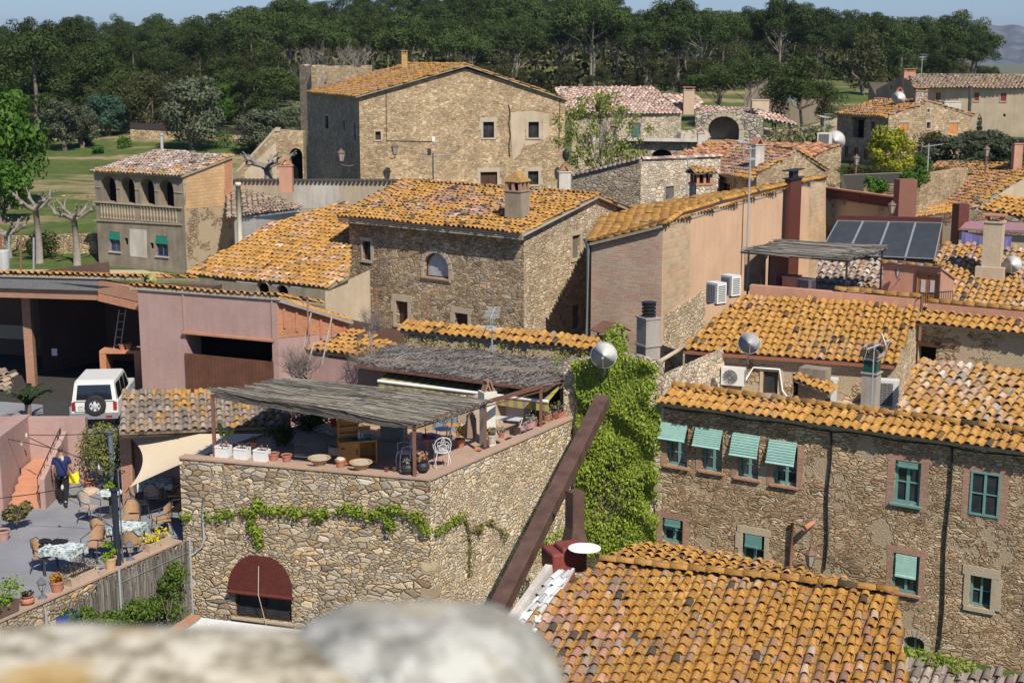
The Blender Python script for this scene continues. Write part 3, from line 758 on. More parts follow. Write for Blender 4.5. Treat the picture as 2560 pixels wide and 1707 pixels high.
class RoofPlane:
    def __init__(s, A, B, C=None, pitch=None):
        s.A = Vector(A); s.B = Vector(B); s.eu = (s.B-s.A).normalized()
        if C is not None:
            N = s.eu.cross(Vector(C)-s.A).normalized()
        else:
            h = Vector((-s.eu.y, s.eu.x, 0)).normalized(); N = s.eu.cross(h*cos(R(pitch))+Vector((0, 0, sin(R(pitch))))).normalized()
        if N.z < 0: N = -N
        s.N = N; s.ev = N.cross(s.eu).normalized()
    def px(s, x, y): return onplane(x, y, s.A, s.N)
    def uv(s, P): d = Vector(P)-s.A; return d.dot(s.eu), d.dot(s.ev)
    def pt(s, u, v, h=0): return s.A+s.eu*u+s.ev*v+s.N*h
    def tile(s, poly, mat, parent, sp=.24, L=.34, name='roof', shear=0.0, over=.1, thick=.1, slab=None, seed=1, zl=0, slabname='roof_slab', grad=None):
        """poly: 3D points or pixel pairs on the plane, convex"""
        P = [s.uv(p if len(p) == 3 else s.px(*p)) for p in poly]
        Q = [(u-v*shear, v) for u, v in P]
        u0 = min(q[0] for q in Q); u1 = max(q[0] for q in Q); nc = max(1, int(round((u1-u0)/sp))); sp2 = (u1-u0)/nc
        def span(c):
            vs = []
            for i in range(len(Q)):
                a = Q[i]; b = Q[(i+1) % len(Q)]
                if (a[0]-c)*(b[0]-c) <= 0 and a[0] != b[0]: vs.append(a[1]+(b[1]-a[1])*(c-a[0])/(b[0]-a[0]))
            return (min(vs), max(vs)) if len(vs) > 1 else None
        rg = random.Random(seed); cov = []; cha = []
        for i in range(nc):
            c = u0+(i+.5)*sp2; r = span(c)
            if r and r[1]-r[0] > .08:
                off = rg.uniform(-.04, .04); v = r[0]-over+off
                while v < r[1]-.1: cov.append((c+v*shear, v)); v += L*rg.uniform(.96, 1.04)
            c = u0+i*sp2+.001; r = span(min(c, u1-.001))
            if r and r[1]-r[0] > .08:
                v = r[0]-over*.6
                while v < r[1]-.1: cha.append((c+v*shear, v)); v += L
        cov = np.array(cov); cha = np.array(cha) if cha else np.zeros((0, 2))
        V1, F1 = tile_cells(cov, sp2, L, seed); n1 = len(cov)
        V2_, F2 = chan_cells(cha, sp2, L); n2 = len(cha)
        allV = np.concatenate([V1.reshape(-1, 3), V2_.reshape(-1, 3)])
        F = np.concatenate([(F1[None]+(np.arange(n1)*21)[:, None, None]).reshape(-1, 4), (F2[None]+(n1*21+np.arange(n2)*10)[:, None, None]).reshape(-1, 4)])
        A = np.array(s.A); eu = np.array(s.eu); ev = np.array(s.ev); N = np.array(s.N)
        # slow undulation, as old roofs sag
        h = allV[:, 2] + .025*np.sin(allV[:, 0]*1.1+seed)*np.sin(allV[:, 1]*.9+seed*2)
        Wd = A + allV[:, :1]*eu + allV[:, 1:2]*ev + (h[:, None]+zl)*N
        nr = np.random.default_rng(seed+5); r1 = nr.random((n1, 3)); r2 = nr.random((n2, 3)); r2[:, 2] = .2+.5*r2[:, 2]
        if grad is not None:
            r1[:, 1] = np.clip(r1[:, 1] + grad(cov[:, 0], cov[:, 1]), -1.5, 1.5)
        rc = np.concatenate([np.repeat(r1, 21, 0), np.repeat(r2, 10, 0)])
        o = np_mesh(name, Wd, F, mat, parent, rndc=rc)
        m = MB(); up = [s.pt(u, v, -.02) for u, v in P]; dn = [s.pt(u, v, -.02-thick) for u, v in P]
        m.poly(up, [(u, v) for u, v in P]); m.poly(dn[::-1], [(u, v) for u, v in P][::-1])
        for i in range(len(P)):
            j = (i+1) % len(P); m.poly([dn[i], dn[j], up[j], up[i]])
        m.build(slabname, slab or MORT, o)
        return o
def ridge(A, B, mat, parent, r=.1, L=.36, seed=1, name='ridge_tiles', lift=.08):
    A = Vector(A); B = Vector(B); d = (B-A); Ln = d.length; d.normalize(); n = max(1, int(Ln/L)); side = d.cross(Vector((0,0,1))).normalized(); up = side.cross(d)
    k = 7; th = np.linspace(-.15, pi+.15, k); V = []; F = []; rc = []; rg = np.random.default_rng(seed)
    for i in range(n):
        t0 = i*Ln/n; t1 = t0+Ln/n*1.12; c = rg.random(3); hj = rg.normal(0, .006)
        for t, rr, hh in ((t0, r*.9, .01), (t0, r*1.03, .012), (t1, r*.88, -.005)):
            for a in th:
                V.append(A+d*t+side*(rr*cos(a))+up*(rr*.9*sin(a)+hh+lift-r*.6+hj)); rc.append(c)
        b = i*3*k
        for a, q in ((0, 1), (1, 2)):
            for j in range(k-1): F.append((b+a*k+j, b+a*k+j+1, b+q*k+j+1, b+q*k+j))
    return np_mesh(name, np.array([tuple(v) for v in V]), np.array(F), mat, parent, rndc=np.array(rc))
TERRA = flat('terracotta', (.42,.19,.11), .85, var=.2)
MORT = flat('mortar', (.3,.25,.18), .95, var=.3, scale=10)
MORTL = flat('mortar_with_lichen', (.42,.27,.1), .95, var=.4, scale=8)

# stone palettes
P_WARM = [(.29,.2,.12), (.42,.3,.18), (.34,.25,.16), (.5,.38,.25), (.37,.23,.13), (.45,.37,.27)]
P_TERR = [(.28,.24,.18), (.42,.33,.2), (.36,.31,.24), (.52,.43,.29), (.30,.2,.12), (.47,.42,.34), (.45,.31,.16)]
P_PALE = [(.38,.28,.17), (.46,.35,.22), (.42,.32,.19), (.5,.4,.28), (.4,.27,.16)]
P_GREY = [(.33,.27,.2), (.4,.33,.24), (.35,.27,.19), (.46,.39,.3)]
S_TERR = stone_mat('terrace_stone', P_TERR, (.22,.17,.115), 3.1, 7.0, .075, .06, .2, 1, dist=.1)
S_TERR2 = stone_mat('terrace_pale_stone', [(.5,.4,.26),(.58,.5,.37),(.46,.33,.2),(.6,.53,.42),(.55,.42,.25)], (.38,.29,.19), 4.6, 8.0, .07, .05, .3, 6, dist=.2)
S_STREET = stone_mat('rough_brown_stone', P_WARM, (.33,.25,.165), 4.0, 11.5, .075, .055, .55, 2, dist=.2, plaster=.12, pcol=(.42,.32,.21))
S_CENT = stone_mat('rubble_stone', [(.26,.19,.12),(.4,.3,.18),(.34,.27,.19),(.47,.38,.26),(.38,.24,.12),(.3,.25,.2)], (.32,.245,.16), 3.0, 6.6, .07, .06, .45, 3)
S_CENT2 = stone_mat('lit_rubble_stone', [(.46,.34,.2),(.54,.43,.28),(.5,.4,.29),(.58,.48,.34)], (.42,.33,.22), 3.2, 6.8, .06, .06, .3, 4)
S_BIG = stone_mat('ochre_stone', P_PALE, (.42,.32,.2), 2.8, 6.4, .06, .05, .5, 5)
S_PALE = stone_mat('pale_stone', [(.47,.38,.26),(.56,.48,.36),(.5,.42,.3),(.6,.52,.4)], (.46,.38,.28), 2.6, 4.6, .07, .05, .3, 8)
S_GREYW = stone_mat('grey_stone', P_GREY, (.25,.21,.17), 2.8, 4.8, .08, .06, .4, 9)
S_PLAST = stone_mat('half_plastered_stone', P_WARM, (.32,.25,.17), 3.4, 6, .08, .06, .4, 10, plaster=.5, pcol=(.46,.36,.24))
S_RUIN = stone_mat('ruin_stone', [(.4,.35,.27),(.5,.44,.34),(.34,.3,.24),(.54,.48,.38)], (.22,.18,.13), 2.6, 3.8, .12, .12, .4, 12)
B_RED = brick_mat('red_brick', (.42,.16,.08), (.36,.2,.12), (.34,.28,.22), .28, .065, .01)
B_PINK = brick_mat('pale_brick', (.47,.37,.26), (.45,.25,.17), (.42,.35,.27), .34, .085, .012, seed=3)
B_BIG = brick_mat('hollow_brick', (.5,.3,.17), (.55,.42,.26), (.5,.42,.3), .42, .2, .015)
B_YEL = brick_mat('yellow_block', (.62,.4,.2), (.55,.34,.16), (.42,.31,.2), .42, .21, .014)
B_ORG = brick_mat('orange_block', (.56,.22,.1), (.46,.2,.1), (.42,.3,.2), .3, .2, .014)
PL_PEACH = plaster_mat('peach_render', (.62,.40,.255), (.47,.3,.19), .7, .006)
PL_PINK = plaster_mat('pink_render', (.42,.275,.235), (.31,.2,.165), .7, .006)
PL_TERRA = plaster_mat('terracotta_render', (.5,.27,.18), (.36,.19,.13), .7, .006)
BALU = flat('aged_stone', (.36,.29,.2), .9, var=.2)
PL_GREY = plaster_mat('weathered_render', (.31,.25,.18), (.17,.145,.11), .9, .02)
PL_WHITE = plaster_mat('old_white_render', (.58,.53,.46), (.36,.31,.25), .8, .02)
PL_SAND = plaster_mat('sand_render', (.5,.4,.28), (.36,.28,.19), .7, .02)
CONC = plaster_mat('concrete', (.38,.34,.29), (.24,.21,.18), .7, .01)
T_ORANGE = tile_mat('lichen_tiles', .98)
T_ORANGE2 = tile_mat('old_lichen_tiles', .8, grey=.5)
T_MIX = tile_mat('mixed_tiles', .68)
T_FG = tile_mat('foreground_tiles', .8, grey=.45, lc=((.31,.145,.025), (.46,.24,.05)))
T_PINK = tile_mat('pink_tiles', .12, [(.5,.33,.26),(.6,.45,.36),(.42,.25,.18),(.55,.48,.4),(.48,.3,.24)], grey=.1, dark=.01)
T_GREY = tile_mat('weathered_tiles', .35, [(.4,.27,.22),(.3,.2,.17),(.45,.35,.29),(.5,.42,.35)], grey=.5)
T_BROWN = tile_mat('brown_tiles', .3, [(.3,.2,.13),(.35,.25,.17),(.26,.18,.12)], grey=.5)
T_DULL = tile_mat('concrete_tiles', .56, [(.24,.18,.14),(.3,.22,.17),(.2,.16,.13)], grey=.6, dark=0)

def house(name, A, label, cat='house', z=0): return empty(name, (A[0], A[1], z), label, cat)
def close(parent, mat, pts, zb, zt, name='back_wall'):
    """plain hidden walls through pts"""
    m = MB(); s = 0
    for a, b in zip(pts, pts[1:]):
        l = (V2(b)-V2(a)).length; za = a[2] if len(a) > 2 else zt; zc = b[2] if len(b) > 2 else zt
        m.poly([(a[0], a[1], zb), (b[0], b[1], zb), (b[0], b[1], zc), (a[0], a[1], za)], [(s, zb), (s+l, zb), (s+l, zc), (s, za)]); s += l
    return m.build(name, mat, parent)

# ============================================================ far buildings
# --- big farmhouse with the gable towards us
FL = PY(897, 235, 115); FR = PY(1412, 240, 118.5)
h1 = house('farmhouse', FL, 'big ochre stone farmhouse with a wide low gable and lichen covered roof', z=2)
W = Wall(FL, FR, -1, top_px=[(897,240),(1165,172),(1412,246)])
for px, k, lb in (((1059,305,1084,345), 'window', 0), ((1172,305,1197,345), 'window', 0), ((938,329,952,350), 'shutter', 0), ((1201,430,1243,462), 'shutter', 0), ((1320,428,1346,462), 'window', 0)):
    if px[0] == 1059: px = (1208,305,1235,345)
    if px[0] == 1172: px = (1321,305,1347,345)
    window(W, px, h1, kind=k, surround=BEIGE, sw=.28 if px[0] > 1000 else .12, depth=.3)
W.build(S_BIG, h1)
m = MB()
for pp in ([(1277,282),(1330,277),(1372,285),(1372,297),(1277,297)], [(1277,297),(1312,297),(1312,355),(1300,385),(1282,402),(1278,350)], [(1312,352),(1356,352),(1345,358),(1312,366)], [(1356,297),(1372,297),(1374,340),(1356,352)]):
    m.poly([W.pt(*W.hit(*p), .02) for p in reversed(pp)])
m.build('plaster_patch', PL_SAND, h1)
m = MB(); pts = [(1271,262),(1275,280),(1272,310),(1276,340),(1272,365),(1274,392)]
m.tube([W.pt(*W.hit(*p), .005) for p in pts], .06, 5); m.build('wall_crack', flat('crack_shadow', (.06,.045,.03), .95), h1)
m = MB(); m.tube([W.pt(*W.hit(*p), .04) for p in ((965,228),(966,352),(1085,354))], .025, 4); m.tube([W.pt(*W.hit(*p), .04) for p in ((1400,246),(1397,372))], .03, 4); m.build('cable', flat('black_cable', (.02,.02,.02), .6), h1)
ds = dirv(-21); BLp = V2(FL)+ds*17; BRp = V2(FR)+ds*17
WS = Wall(BLp, FL, -1, top=FL.z)
for px in ((884,307,890,352), (858,302,863,327), (812,290,822,322)): window(WS, px, h1, kind='window', depth=.2, surround=BEIGE, sw=.1, mull=0, trans=1)
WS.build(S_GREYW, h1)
close(h1, S_BIG, [FR, BRp, BLp], -1, FL.z-.2)
apx = W.pt(*W.hit(1165, 166)); ov = dirv(88)*-.35
eA = Vector((BLp.x, BLp.y, FL.z-.1)); eB = FL.copy(); eB.z = FL.z-.1
sh = Vector((W.n.x, W.n.y, 0))*.35; bk = Vector((ds.x, ds.y, 0))*17.3
rp = RoofPlane(eA, eB+sh, apx+Vector((0,0,.12))); out = -rp.ev*.35
ro = rp.tile([eA+out, eB+sh+out, apx+sh+Vector((0,0,.12)), apx+bk+Vector((0,0,.12))], T_ORANGE2, h1, sp=.3, L=.45, seed=3)
fr = Vector((FR.x, FR.y, W.top[-1][1])); rp2 = RoofPlane(fr+sh, fr+bk, apx+Vector((0,0,.12))); out = -rp2.ev*.4
rp2.tile([fr+sh+out, fr+bk+out, apx+bk+Vector((0,0,.12)), apx+sh+Vector((0,0,.12))], T_ORANGE, h1, sp=.3, L=.45, seed=4)
ridge(apx+sh+Vector((0,0,.15)), apx+bk+Vector((0,0,.15)), T_ORANGE, ro, .14, .5)
c = rp.px(1012, 172); chimney(h1, c, .5, .4, 1.3, MORTL, cap='slab', capmat=MORTL)
# --- ruined tower
T0 = PY(748, 165, 137); T1 = PY(793, 170, 134); T2 = PY(930, 178, 142)
ht = house('ruined_tower', T1, 'ruined square stone tower with a broken top left of the big farmhouse', 'tower', 2)
Wt = Wall(T0, T1, -1, top_px=[(748,163),(756,161),(765,166),(778,163),(785,168),(793,165)]); window(Wt, (779,265,786,320), ht, kind='dark', depth=.3); Wt.build(S_GREYW, ht, thick=.7)
Wt = Wall(T1, T2, -1, top_px=[(793,168),(812,163),(826,170),(850,166),(872,172),(890,168),(912,172),(922,164),(930,163)]); window(Wt, (808,205,816,212), ht, kind='dark', depth=.3); Wt.build(S_BIG, ht, thick=.7)
T3 = T0+Vector((T2.x-T1.x, T2.y-T1.y, 0)); close(ht, S_GREYW, [T2, T3, T0], 1, T1.z-1.0)
# --- stair ramp and arch at its side
A = PY(592, 440, 113); B = PY(757, 330, 113)
hs = house('stone_staircase', A, 'sloping stone staircase with parapet and arch climbing to the farmhouse', 'stairs', 2)
Ws = Wall(A, B, 0, top_px=[(592,432),(688,326),(700,326),(757,330)]); window(Ws, (728,371,800,460), hs, kind='dark', arch=1, depth=1.2, rect=(*Ws.rect(725,371,756.5,460)[:2], 0.2, Ws.rect(725,371,756,460)[3])); Ws.build(S_BIG, hs, thick=1.6)
m = MB(); a = Ws.pt(*Ws.hit(592, 430), -.2); b = Ws.pt(*Ws.hit(688, 324), -.2); m.bar(a, b, .5, .18); m.bar(b, Ws.pt(*Ws.hit(700,324), -.2), .55, .3); m.build('coping', BEIGE, hs)
m = MB(); off = Vector((0,-1.7,0)); a2 = PY(612, 430, 110); b2 = PY(690, 355, 110); m.poly([a2, b2, (b2.x, b2.y, 0), (a2.x, a2.y, 0)], [(0,0),(3,0),(3,3),(0,3)]); m.build('side_wall', PL_SAND, hs)
# --- long low house with pink tiles
L0 = PY(1430, 282, 124); L1 = PY(1704, 284, 121)
h2 = house('long_house', L0, 'long low stone house with clean pink tiled roof behind the farmhouse', z=3)
W = Wall(L0, L1, -1, top_px=[(1430,284),(1704,284)]); window(W, (1577,307,1601,348), h2, kind='shutter', frame=flat('green_door', (.08,.17,.12), .6), depth=.15); W.build(S_PALE, h2)
L2 = V2(L1)+dirv(5)*8; L3 = V2(L0)+dirv(5)*8; close(h2, S_PALE, [L1, L2, L3, L0], 2, L0.z-.1)
rp = RoofPlane(L0, L1, pitch=17); ro = rp.tile([(1425,284),(1706,284),(1632,220),(1388,220)], T_PINK, h2, sp=.32, L=.5, seed=8, over=.2)
ridge(rp.px(1388,220), rp.px(1632,220), T_PINK, ro, .13, .5)
rp = RoofPlane(PY(1706,284,121), PY(1780,300,119), pitch=15); rp.tile([(1706,274),(1752,272),(1745,240),(1655,238)], T_PINK, h2, sp=.32, L=.5, seed=9)
cm = plaster_mat('brick_chimney', (.5,.36,.24), (.42,.3,.2), .5)
chimney(h2, PY(1721, 262, 122), .9, .7, 1.2, cm, cap='slab')
# --- apse ruin with its roof
A0 = PY(1738, 300, 104); A1 = PY(1908, 300, 103)
h3 = house('ruined_apse', A0, 'ruined rubble apse with a big vaulted niche', 'ruin', 3)
W = Wall(A0, A1, -1, top_px=[(1738,288),(1760,283),(1800,280),(1850,282),(1880,288),(1908,290)]); window(W, (1770,291,1848,352), h3, kind='niche', arch=.85, depth=1.4, fill=PL_GREY, surround=BEIGE, sw=.3, name='niche'); W.build(S_RUIN, h3, thick=1.8)
m = MB(); rg = random.Random(5)
for k in range(60): 
    P = PY(rg.uniform(1700, 1765), rg.uniform(335, 365), 101+rg.uniform(-1, 1)); m.blob(P, (rg.uniform(.2,.5),)*3, 6, 4, .2, rg)
m.build('fallen_rubble', S_RUIN, h3)
rp = RoofPlane(PY(1745,300,104.5), PY(1915,304,104.5), pitch=13); rp.tile([(1738,287),(1910,292),(1885,270),(1748,268)], T_PINK, h3, sp=.32, L=.5, seed=10)
rp = RoofPlane(PY(1910,292,104), PY(1998,315,103), pitch=10); rp.tile([(1905,296),(2000,316),(1950,290),(1880,272)], T_PINK, h3, sp=.32, L=.5, seed=11)
chimney(h3, PY(1899, 277, 106), 1.25, .8, .75, PL_SAND, cap='none')
m = MB(); A = PY(1545, 352, 100); B = PY(1745, 356, 100)
h = house('rubble_wall', A, 'grey rubble wall with white mortar top below the long house', 'wall', 2)
W = Wall(A, B, -1, top_px=[(1480,347),(1560,352),(1640,350),(1700,355),(1745,352)]); window(W, (1630,374,1680,395), h, kind='dark', arch=.6, depth=.5); W.build(S_GREYW, h, thick=.6)
m.bar(PY(1480, 347, 99.8), PY(1745, 351, 99.8), .7, .2); m.build('coping', PL_WHITE, h)
# --- far farmhouse A (pale, three red shutters)
A0 = PY(2287, 212, 140); A1 = PY(2640, 222, 134); AL = PY(2190, 240, 150)
h = house('farmhouse', A0, 'long pale far farmhouse with three red shuttered windows and brown roof', z=4)
W = Wall(A0, A1, 0, top_px=[(2287,218),(2640,224)])
red = flat('red_shutter', (.22,.04,.03), .7)
for px in ((2340,232,2352,250), (2436,232,2448,252), (2502,233,2516,253)): window(W, px, h, kind='shutter', frame=red, surround=PL_SAND, sw=.12, depth=.08)
window(W, (2508,285,2514,292), h, kind='dark'); W.build(plaster_mat('pale_farm_render', (.52,.42,.29), (.38,.3,.2), .8), h)
Ws = Wall(AL, A0, 0, top_px=[(2187,224),(2255,190),(2287,212)]); window(Ws, (2226,213,2230,225), h, kind='dark'); Ws.build(PL_GREY, h)
rp = RoofPlane(A0, A1, pitch=16); ro = rp.tile([(2284,218),(2640,222),(2600,189),(2275,188)], T_BROWN, h, sp=.34, L=.55, seed=12, over=.2)
ridge(rp.px(2275,188), rp.px(2545,188), T_BROWN, ro, .13, .5)
chimney(h, PY(2271, 205, 143), 1.1, .8, 1.0, PL_TERRA, cap='slab'); close(h, PL_GREY, [A1, V2(A1)+dirv(5)*9, V2(AL)+dirv(5)*5, AL], 4, A0.z)
# --- far house B
B0 = PY(2094, 282, 112); B1 = PY(2222, 290, 105); B2 = PY(2432, 285, 110)
h = house('farmhouse', B1, 'stone house with orange shutters and gable beyond the village, right', z=2)
W = Wall(B0, B1, 0, top=B1.z)
window(W, (2132,300,2160,345), h, kind='dark', depth=.5, name='loggia', lintel=WOODD); window(W, (2178,305,2187,332), h, kind='shutter', frame=WOODD, depth=.1)
for px in ((2112,365,2121,392), (2136,368,2146,395), (2160,372,2170,400)): window(W, px, h, kind='window', depth=.1)
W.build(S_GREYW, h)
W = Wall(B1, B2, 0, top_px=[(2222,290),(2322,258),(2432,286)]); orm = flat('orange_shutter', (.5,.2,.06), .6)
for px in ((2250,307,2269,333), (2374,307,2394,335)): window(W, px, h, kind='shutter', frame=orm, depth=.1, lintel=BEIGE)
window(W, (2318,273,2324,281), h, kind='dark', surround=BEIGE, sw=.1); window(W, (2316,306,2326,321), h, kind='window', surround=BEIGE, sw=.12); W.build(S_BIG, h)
apx = W.pt(*W.hit(2322, 255)); dd = V2(B0)-V2(B1); bk = Vector((dd.x, dd.y, 0))
rp = RoofPlane(B0, B1, apx); rp.tile([B0-rp.ev*.3, B1-rp.ev*.3, apx, apx+bk], T_MIX, h, sp=.32, L=.5, seed=13)
e2 = W.pt(W.L, W.top[-1][1]); rp = RoofPlane(e2, e2+bk, apx); rp.tile([e2-rp.ev*.3, e2+bk-rp.ev*.3, apx+bk, apx], T_MIX, h, sp=.32, L=.5, seed=14)
close(h, S_GREYW, [B2, V2(B2)+dd, B0], 1, B0.z)
chimney(h, PY(2300, 262, 108), .9, .7, 1.0, S_GREYW, cap='slab'); chimney(h, PY(2378, 272, 111), 1.3, .8, .5, PL_WHITE, cap='none'); chimney(h, PY(2247, 256, 112), .5, .5, .8, PL_TERRA, cap='tiles')
# --- shed with blue doors
S0 = PY(1862, 232, 178); S1 = PY(2072, 262, 170)
h = house('farm_shed', S0, 'low grey shed with pale blue doors behind the pines', 'shed', 4)
W = Wall(S0, S1, 0, top_px=[(1862,200),(1930,196),(1990,186),(2072,206)]); window(W, (1932,215,1995,252), h, kind='shutter', frame=flat('pale_blue_door', (.32,.42,.5), .5), depth=.2, lintel=flat('shed_lintel', (.05,.05,.05), .8)); W.build(PL_SAND, h)
close(h, PL_SAND, [S1, V2(S1)+dirv(10)*9, V2(S0)+dirv(10)*9, S0], 3, W.top[0][1]); m = MB(); q = [W.pt(*t) for t in W.top]
m.poly([q[0]+Vector((0,0,.05)), q[1]+Vector((0,0,.05)), q[1]+Vector((1.5,9,.05)), q[0]+Vector((1.5,9,.05))]); m.poly([q[1]+Vector((0,0,.05)), q[3]+Vector((0,0,.05)), q[3]+Vector((1.5,9,.05)), q[1]+Vector((1.5,9,.05))]); m.build('roof', CONC, h)
# ============================================================ middle ground
SMALLT = dict(sp=.26, L=.38)
# --- stone house right of centre (grey shaded gable + lit face)
G0 = PY(1430, 442, 79); G1 = PY(1603, 398, 76.5); G2 = PY(1802, 390, 81)
h = house('stone_house', G1, 'tall narrow stone house with sloping tiled coping right of the young green tree')
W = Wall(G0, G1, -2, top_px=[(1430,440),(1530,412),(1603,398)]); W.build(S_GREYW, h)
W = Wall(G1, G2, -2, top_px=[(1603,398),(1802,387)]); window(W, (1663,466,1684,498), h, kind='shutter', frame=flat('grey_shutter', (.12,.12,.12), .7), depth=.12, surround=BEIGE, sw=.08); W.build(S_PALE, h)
close(h, S_PALE, [G2, V2(G2)+dirv(-30)*6, G0], -2, G1.z-1)
ridge(G0+Vector((0,0,.02)), G1+Vector((0,0,.02)), T_PINK, h, .13, .3, 31, 'coping_tiles'); ridge(G1, G2, T_PINK, h, .13, .3, 32, 'coping_tiles')
# lantern chimney standing in front
P = PY(1752, 500, 74); cL = house('chimney', P, 'squat stone chimney with open brick lantern and small tiled roof', 'chimney')
chimney(cL, Vector((P.x, P.y, P.z-.6)), .95, .8, PY(1752,462,74).z-P.z+.6, S_PALE, rz=R(20), cap='none', name='shaft')
m = MB(); T = Matrix.Translation((P.x, P.y, PY(1752,460,74).z)) @ Matrix.Rotation(R(20), 4, 'Z')
for sx in (-1, 0, 1):
    for sy in (-1, 1): m.box((sx*.38, sy*.32, .28), (.14, .14, .5), M=T)
m.box((0,0,.02), (1.05,.9,.08), M=T); m.box((0,0,.55), (1.1,.95,.06), M=T); m.build('pillars', TERRA, cL)
m = MB(); m.box((0,0,.28), (.6,.5,.44), M=T); m.build('flue', DARK, cL)
a = T @ Vector((-.65,-.6,.6)); b = T @ Vector((.65,-.6,.6)); c = T @ Vector((-.65,0,.85)); d = T @ Vector((.65,.6,.6)); e = T @ Vector((-.65,.6,.6))
rp = RoofPlane(a, b, c); ro = rp.tile([a, b, T @ Vector((.65,0,.85)), c], T_MIX, cL, sp=.24, L=.35, seed=5, over=.03, thick=.04); rp = RoofPlane(d, e, c); rp.tile([d, e, c, T @ Vector((.65,0,.85))], T_MIX, cL, sp=.24, L=.35, seed=6, over=.03, thick=.04)

# --- gabled house behind the peach building
K0 = PY(1797, 428, 82); K1 = PY(1892, 442, 77.5); K2 = PY(2062, 420, 84)
h = house('stone_house', K1, 'gabled stone house with patchy dark and orange tiles behind the peach building')
W = Wall(K0, K1, -1, top_px=[(1797,430),(1892,443)]); window(W, (1803,458,1826,480), h, kind='window', surround=BRICKED, sw=.15, frame=flat('honey_wood', (.35,.18,.07), .6)); W.build(S_PLAST, h)
W = Wall(K1, K2, -1, top_px=[(1892,440),(1989,378),(2064,420)]); W.build(S_BIG, h)
apx = W.pt(*W.hit(1989, 374)); dd = V2(K0)-V2(K1); bk = Vector((dd.x, dd.y, 0))*1.9
dk = lambda u, v: np.where(u < 3.2, -.55, .1)
rp = RoofPlane(K0, K1, apx); rp.tile([K0-rp.ev*.35+(K0-K1)*.9, K1-rp.ev*.35, apx, apx+bk], T_MIX, h, sp=.27, L=.42, seed=21, grad=dk)
e2 = W.pt(W.L, W.top[-1][1]); rp = RoofPlane(e2, e2+bk, apx); rp.tile([e2-rp.ev*.3, e2+bk-rp.ev*.3, apx+bk, apx], T_ORANGE2, h, sp=.27, L=.42, seed=22)
ridge(apx, apx+bk, T_ORANGE2, h, .12, .42, 23)
chimney(h, PY(1892, 408, 80), .62, .5, 1.0, PL_WHITE, rz=R(30), cap='tiles')
# upper roof and right lit wall
J0 = PY(2000, 392, 88); J1 = PY(2104, 362, 92)
h = house('stone_house', J1, 'pale stone end wall and orange roof with an air conditioner and dish on top', z=0)
Wj = Wall(PY(2020,400,88), PY(2104,366,90.5), -1, top_px=[(2020,392),(2104,366)]); Wj.build(S_BIG, h)
q = [PY(1700,400,84), PY(2022,392,88), PY(2106,364,91), PY(1760,357,95)]
rp = RoofPlane(q[0], q[1], q[2]); rp.tile([(1690,395),(2018,396),(2106,362),(1765,358)], tile_mat('red_lichen_tiles', .5, [(.45,.18,.1),(.5,.25,.14)]), h, sp=.28, L=.42, seed=24)
close(h, S_BIG, [PY(2104,366,90.5), V2(PY(2104,366,90.5))+dirv(0)*5], -1, 6)
chimney(h, PY(1752, 362, 90), .45, .4, .7, PL_WHITE, cap='tiles')

# --- central house
C1 = PZ(1310, 574, 6.0); C0 = PZ(872, 533, 6.0); C0 = Vector((along(C1, -58, 872, 533).x, along(C1, -58, 872, 533).y, 6.0)); C0 = Vector((*PZ(872, 533, 6.0)[:2], 6.0))
C2 = Vector((*along(C1, 33, 1580, 530), 6.0))
h = house('stone_house', C1, 'big central stone house with arched window and lichen covered roof', z=0)
W = Wall(C0, C1, -2, top=5.92)
window(W, (907,603,927,650), h, kind='window', mull=1, trans=0, surround=BEIGE, sw=.14, depth=.22)
window(W, (1059,632,1122,695), h, kind='window', arch=.95, depth=.28, mull=0, trans=0, surround=BEIGE, sw=.2, sill=BRICKED, fill=flat('white_curtain', (.35,.35,.36), .8, var=.3, scale=5))
window(W, (990,753,1020,812), h, kind='door', mull=1, surround=BEIGE, sw=.24, depth=.3); window(W, (1137,783,1170,835), h, kind='door', surround=BEIGE, sw=.2, depth=.3)
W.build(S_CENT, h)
W2 = Wall(C1, C2, -2, top_px=[(1310,572),(1486,496),(1580,528)])
for px in ((1430,588,1450,646), (1430,762,1450,822)): window(W2, px, h, kind='shutter', frame=flat('slatted_shutter', (.17,.14,.11), .7), surround=BEIGE, sw=.16, depth=.18)
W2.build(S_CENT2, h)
C3 = V2(C0)+(V2(C2)-V2(C1)); close(h, S_CENT, [C2, C3, C0], -2, 5.8)
apx = W2.pt(*W2.hit(1486, 487)); n2 = Vector((W2.n.x, W2.n.y, 0)); l2 = (C0-C1)
rp = RoofPlane(C0, C1, apx); ov = .5; e1 = C1+n2*.25-rp.ev*ov; e0 = C0-rp.ev*ov-n2*.25
ro = rp.tile([e0, e1, apx+n2*.25, (1006,452)], T_ORANGE2, h, sp=.27, L=.4, seed=40, grad=lambda u, v: np.where((u > 1.5) & (u < 7) & (v > 1.2), -.35, .15))
e2 = W2.pt(W2.L, W2.top[-1][1]); rp2 = RoofPlane(e2, e2+l2, apx); rp2.tile([e2-rp2.ev*.3+n2*.25, e2+l2-rp2.ev*.3, apx+l2, apx+n2*.25], T_ORANGE2, h, sp=.27, L=.4, seed=41)
ridge(rp.px(1006, 452), apx+n2*.25, T_ORANGE, ro, .13, .42, 42)
m = MB()
for k in range(3):
    o = .08*k; m.bar(e1+rp.ev*.1-Vector((0,0,.14+o))-n2*(o*1.2), apx+n2*(.2-o*1.2)-Vector((0,0,.1+o)), .1, .05)
    m.bar(e0+rp.ev*.08-Vector((0,0,.12+o)), e1+rp.ev*.08-Vector((0,0,.12+o)), .12-o*.3, .05)
m.build('cornice', BEIGE, h)
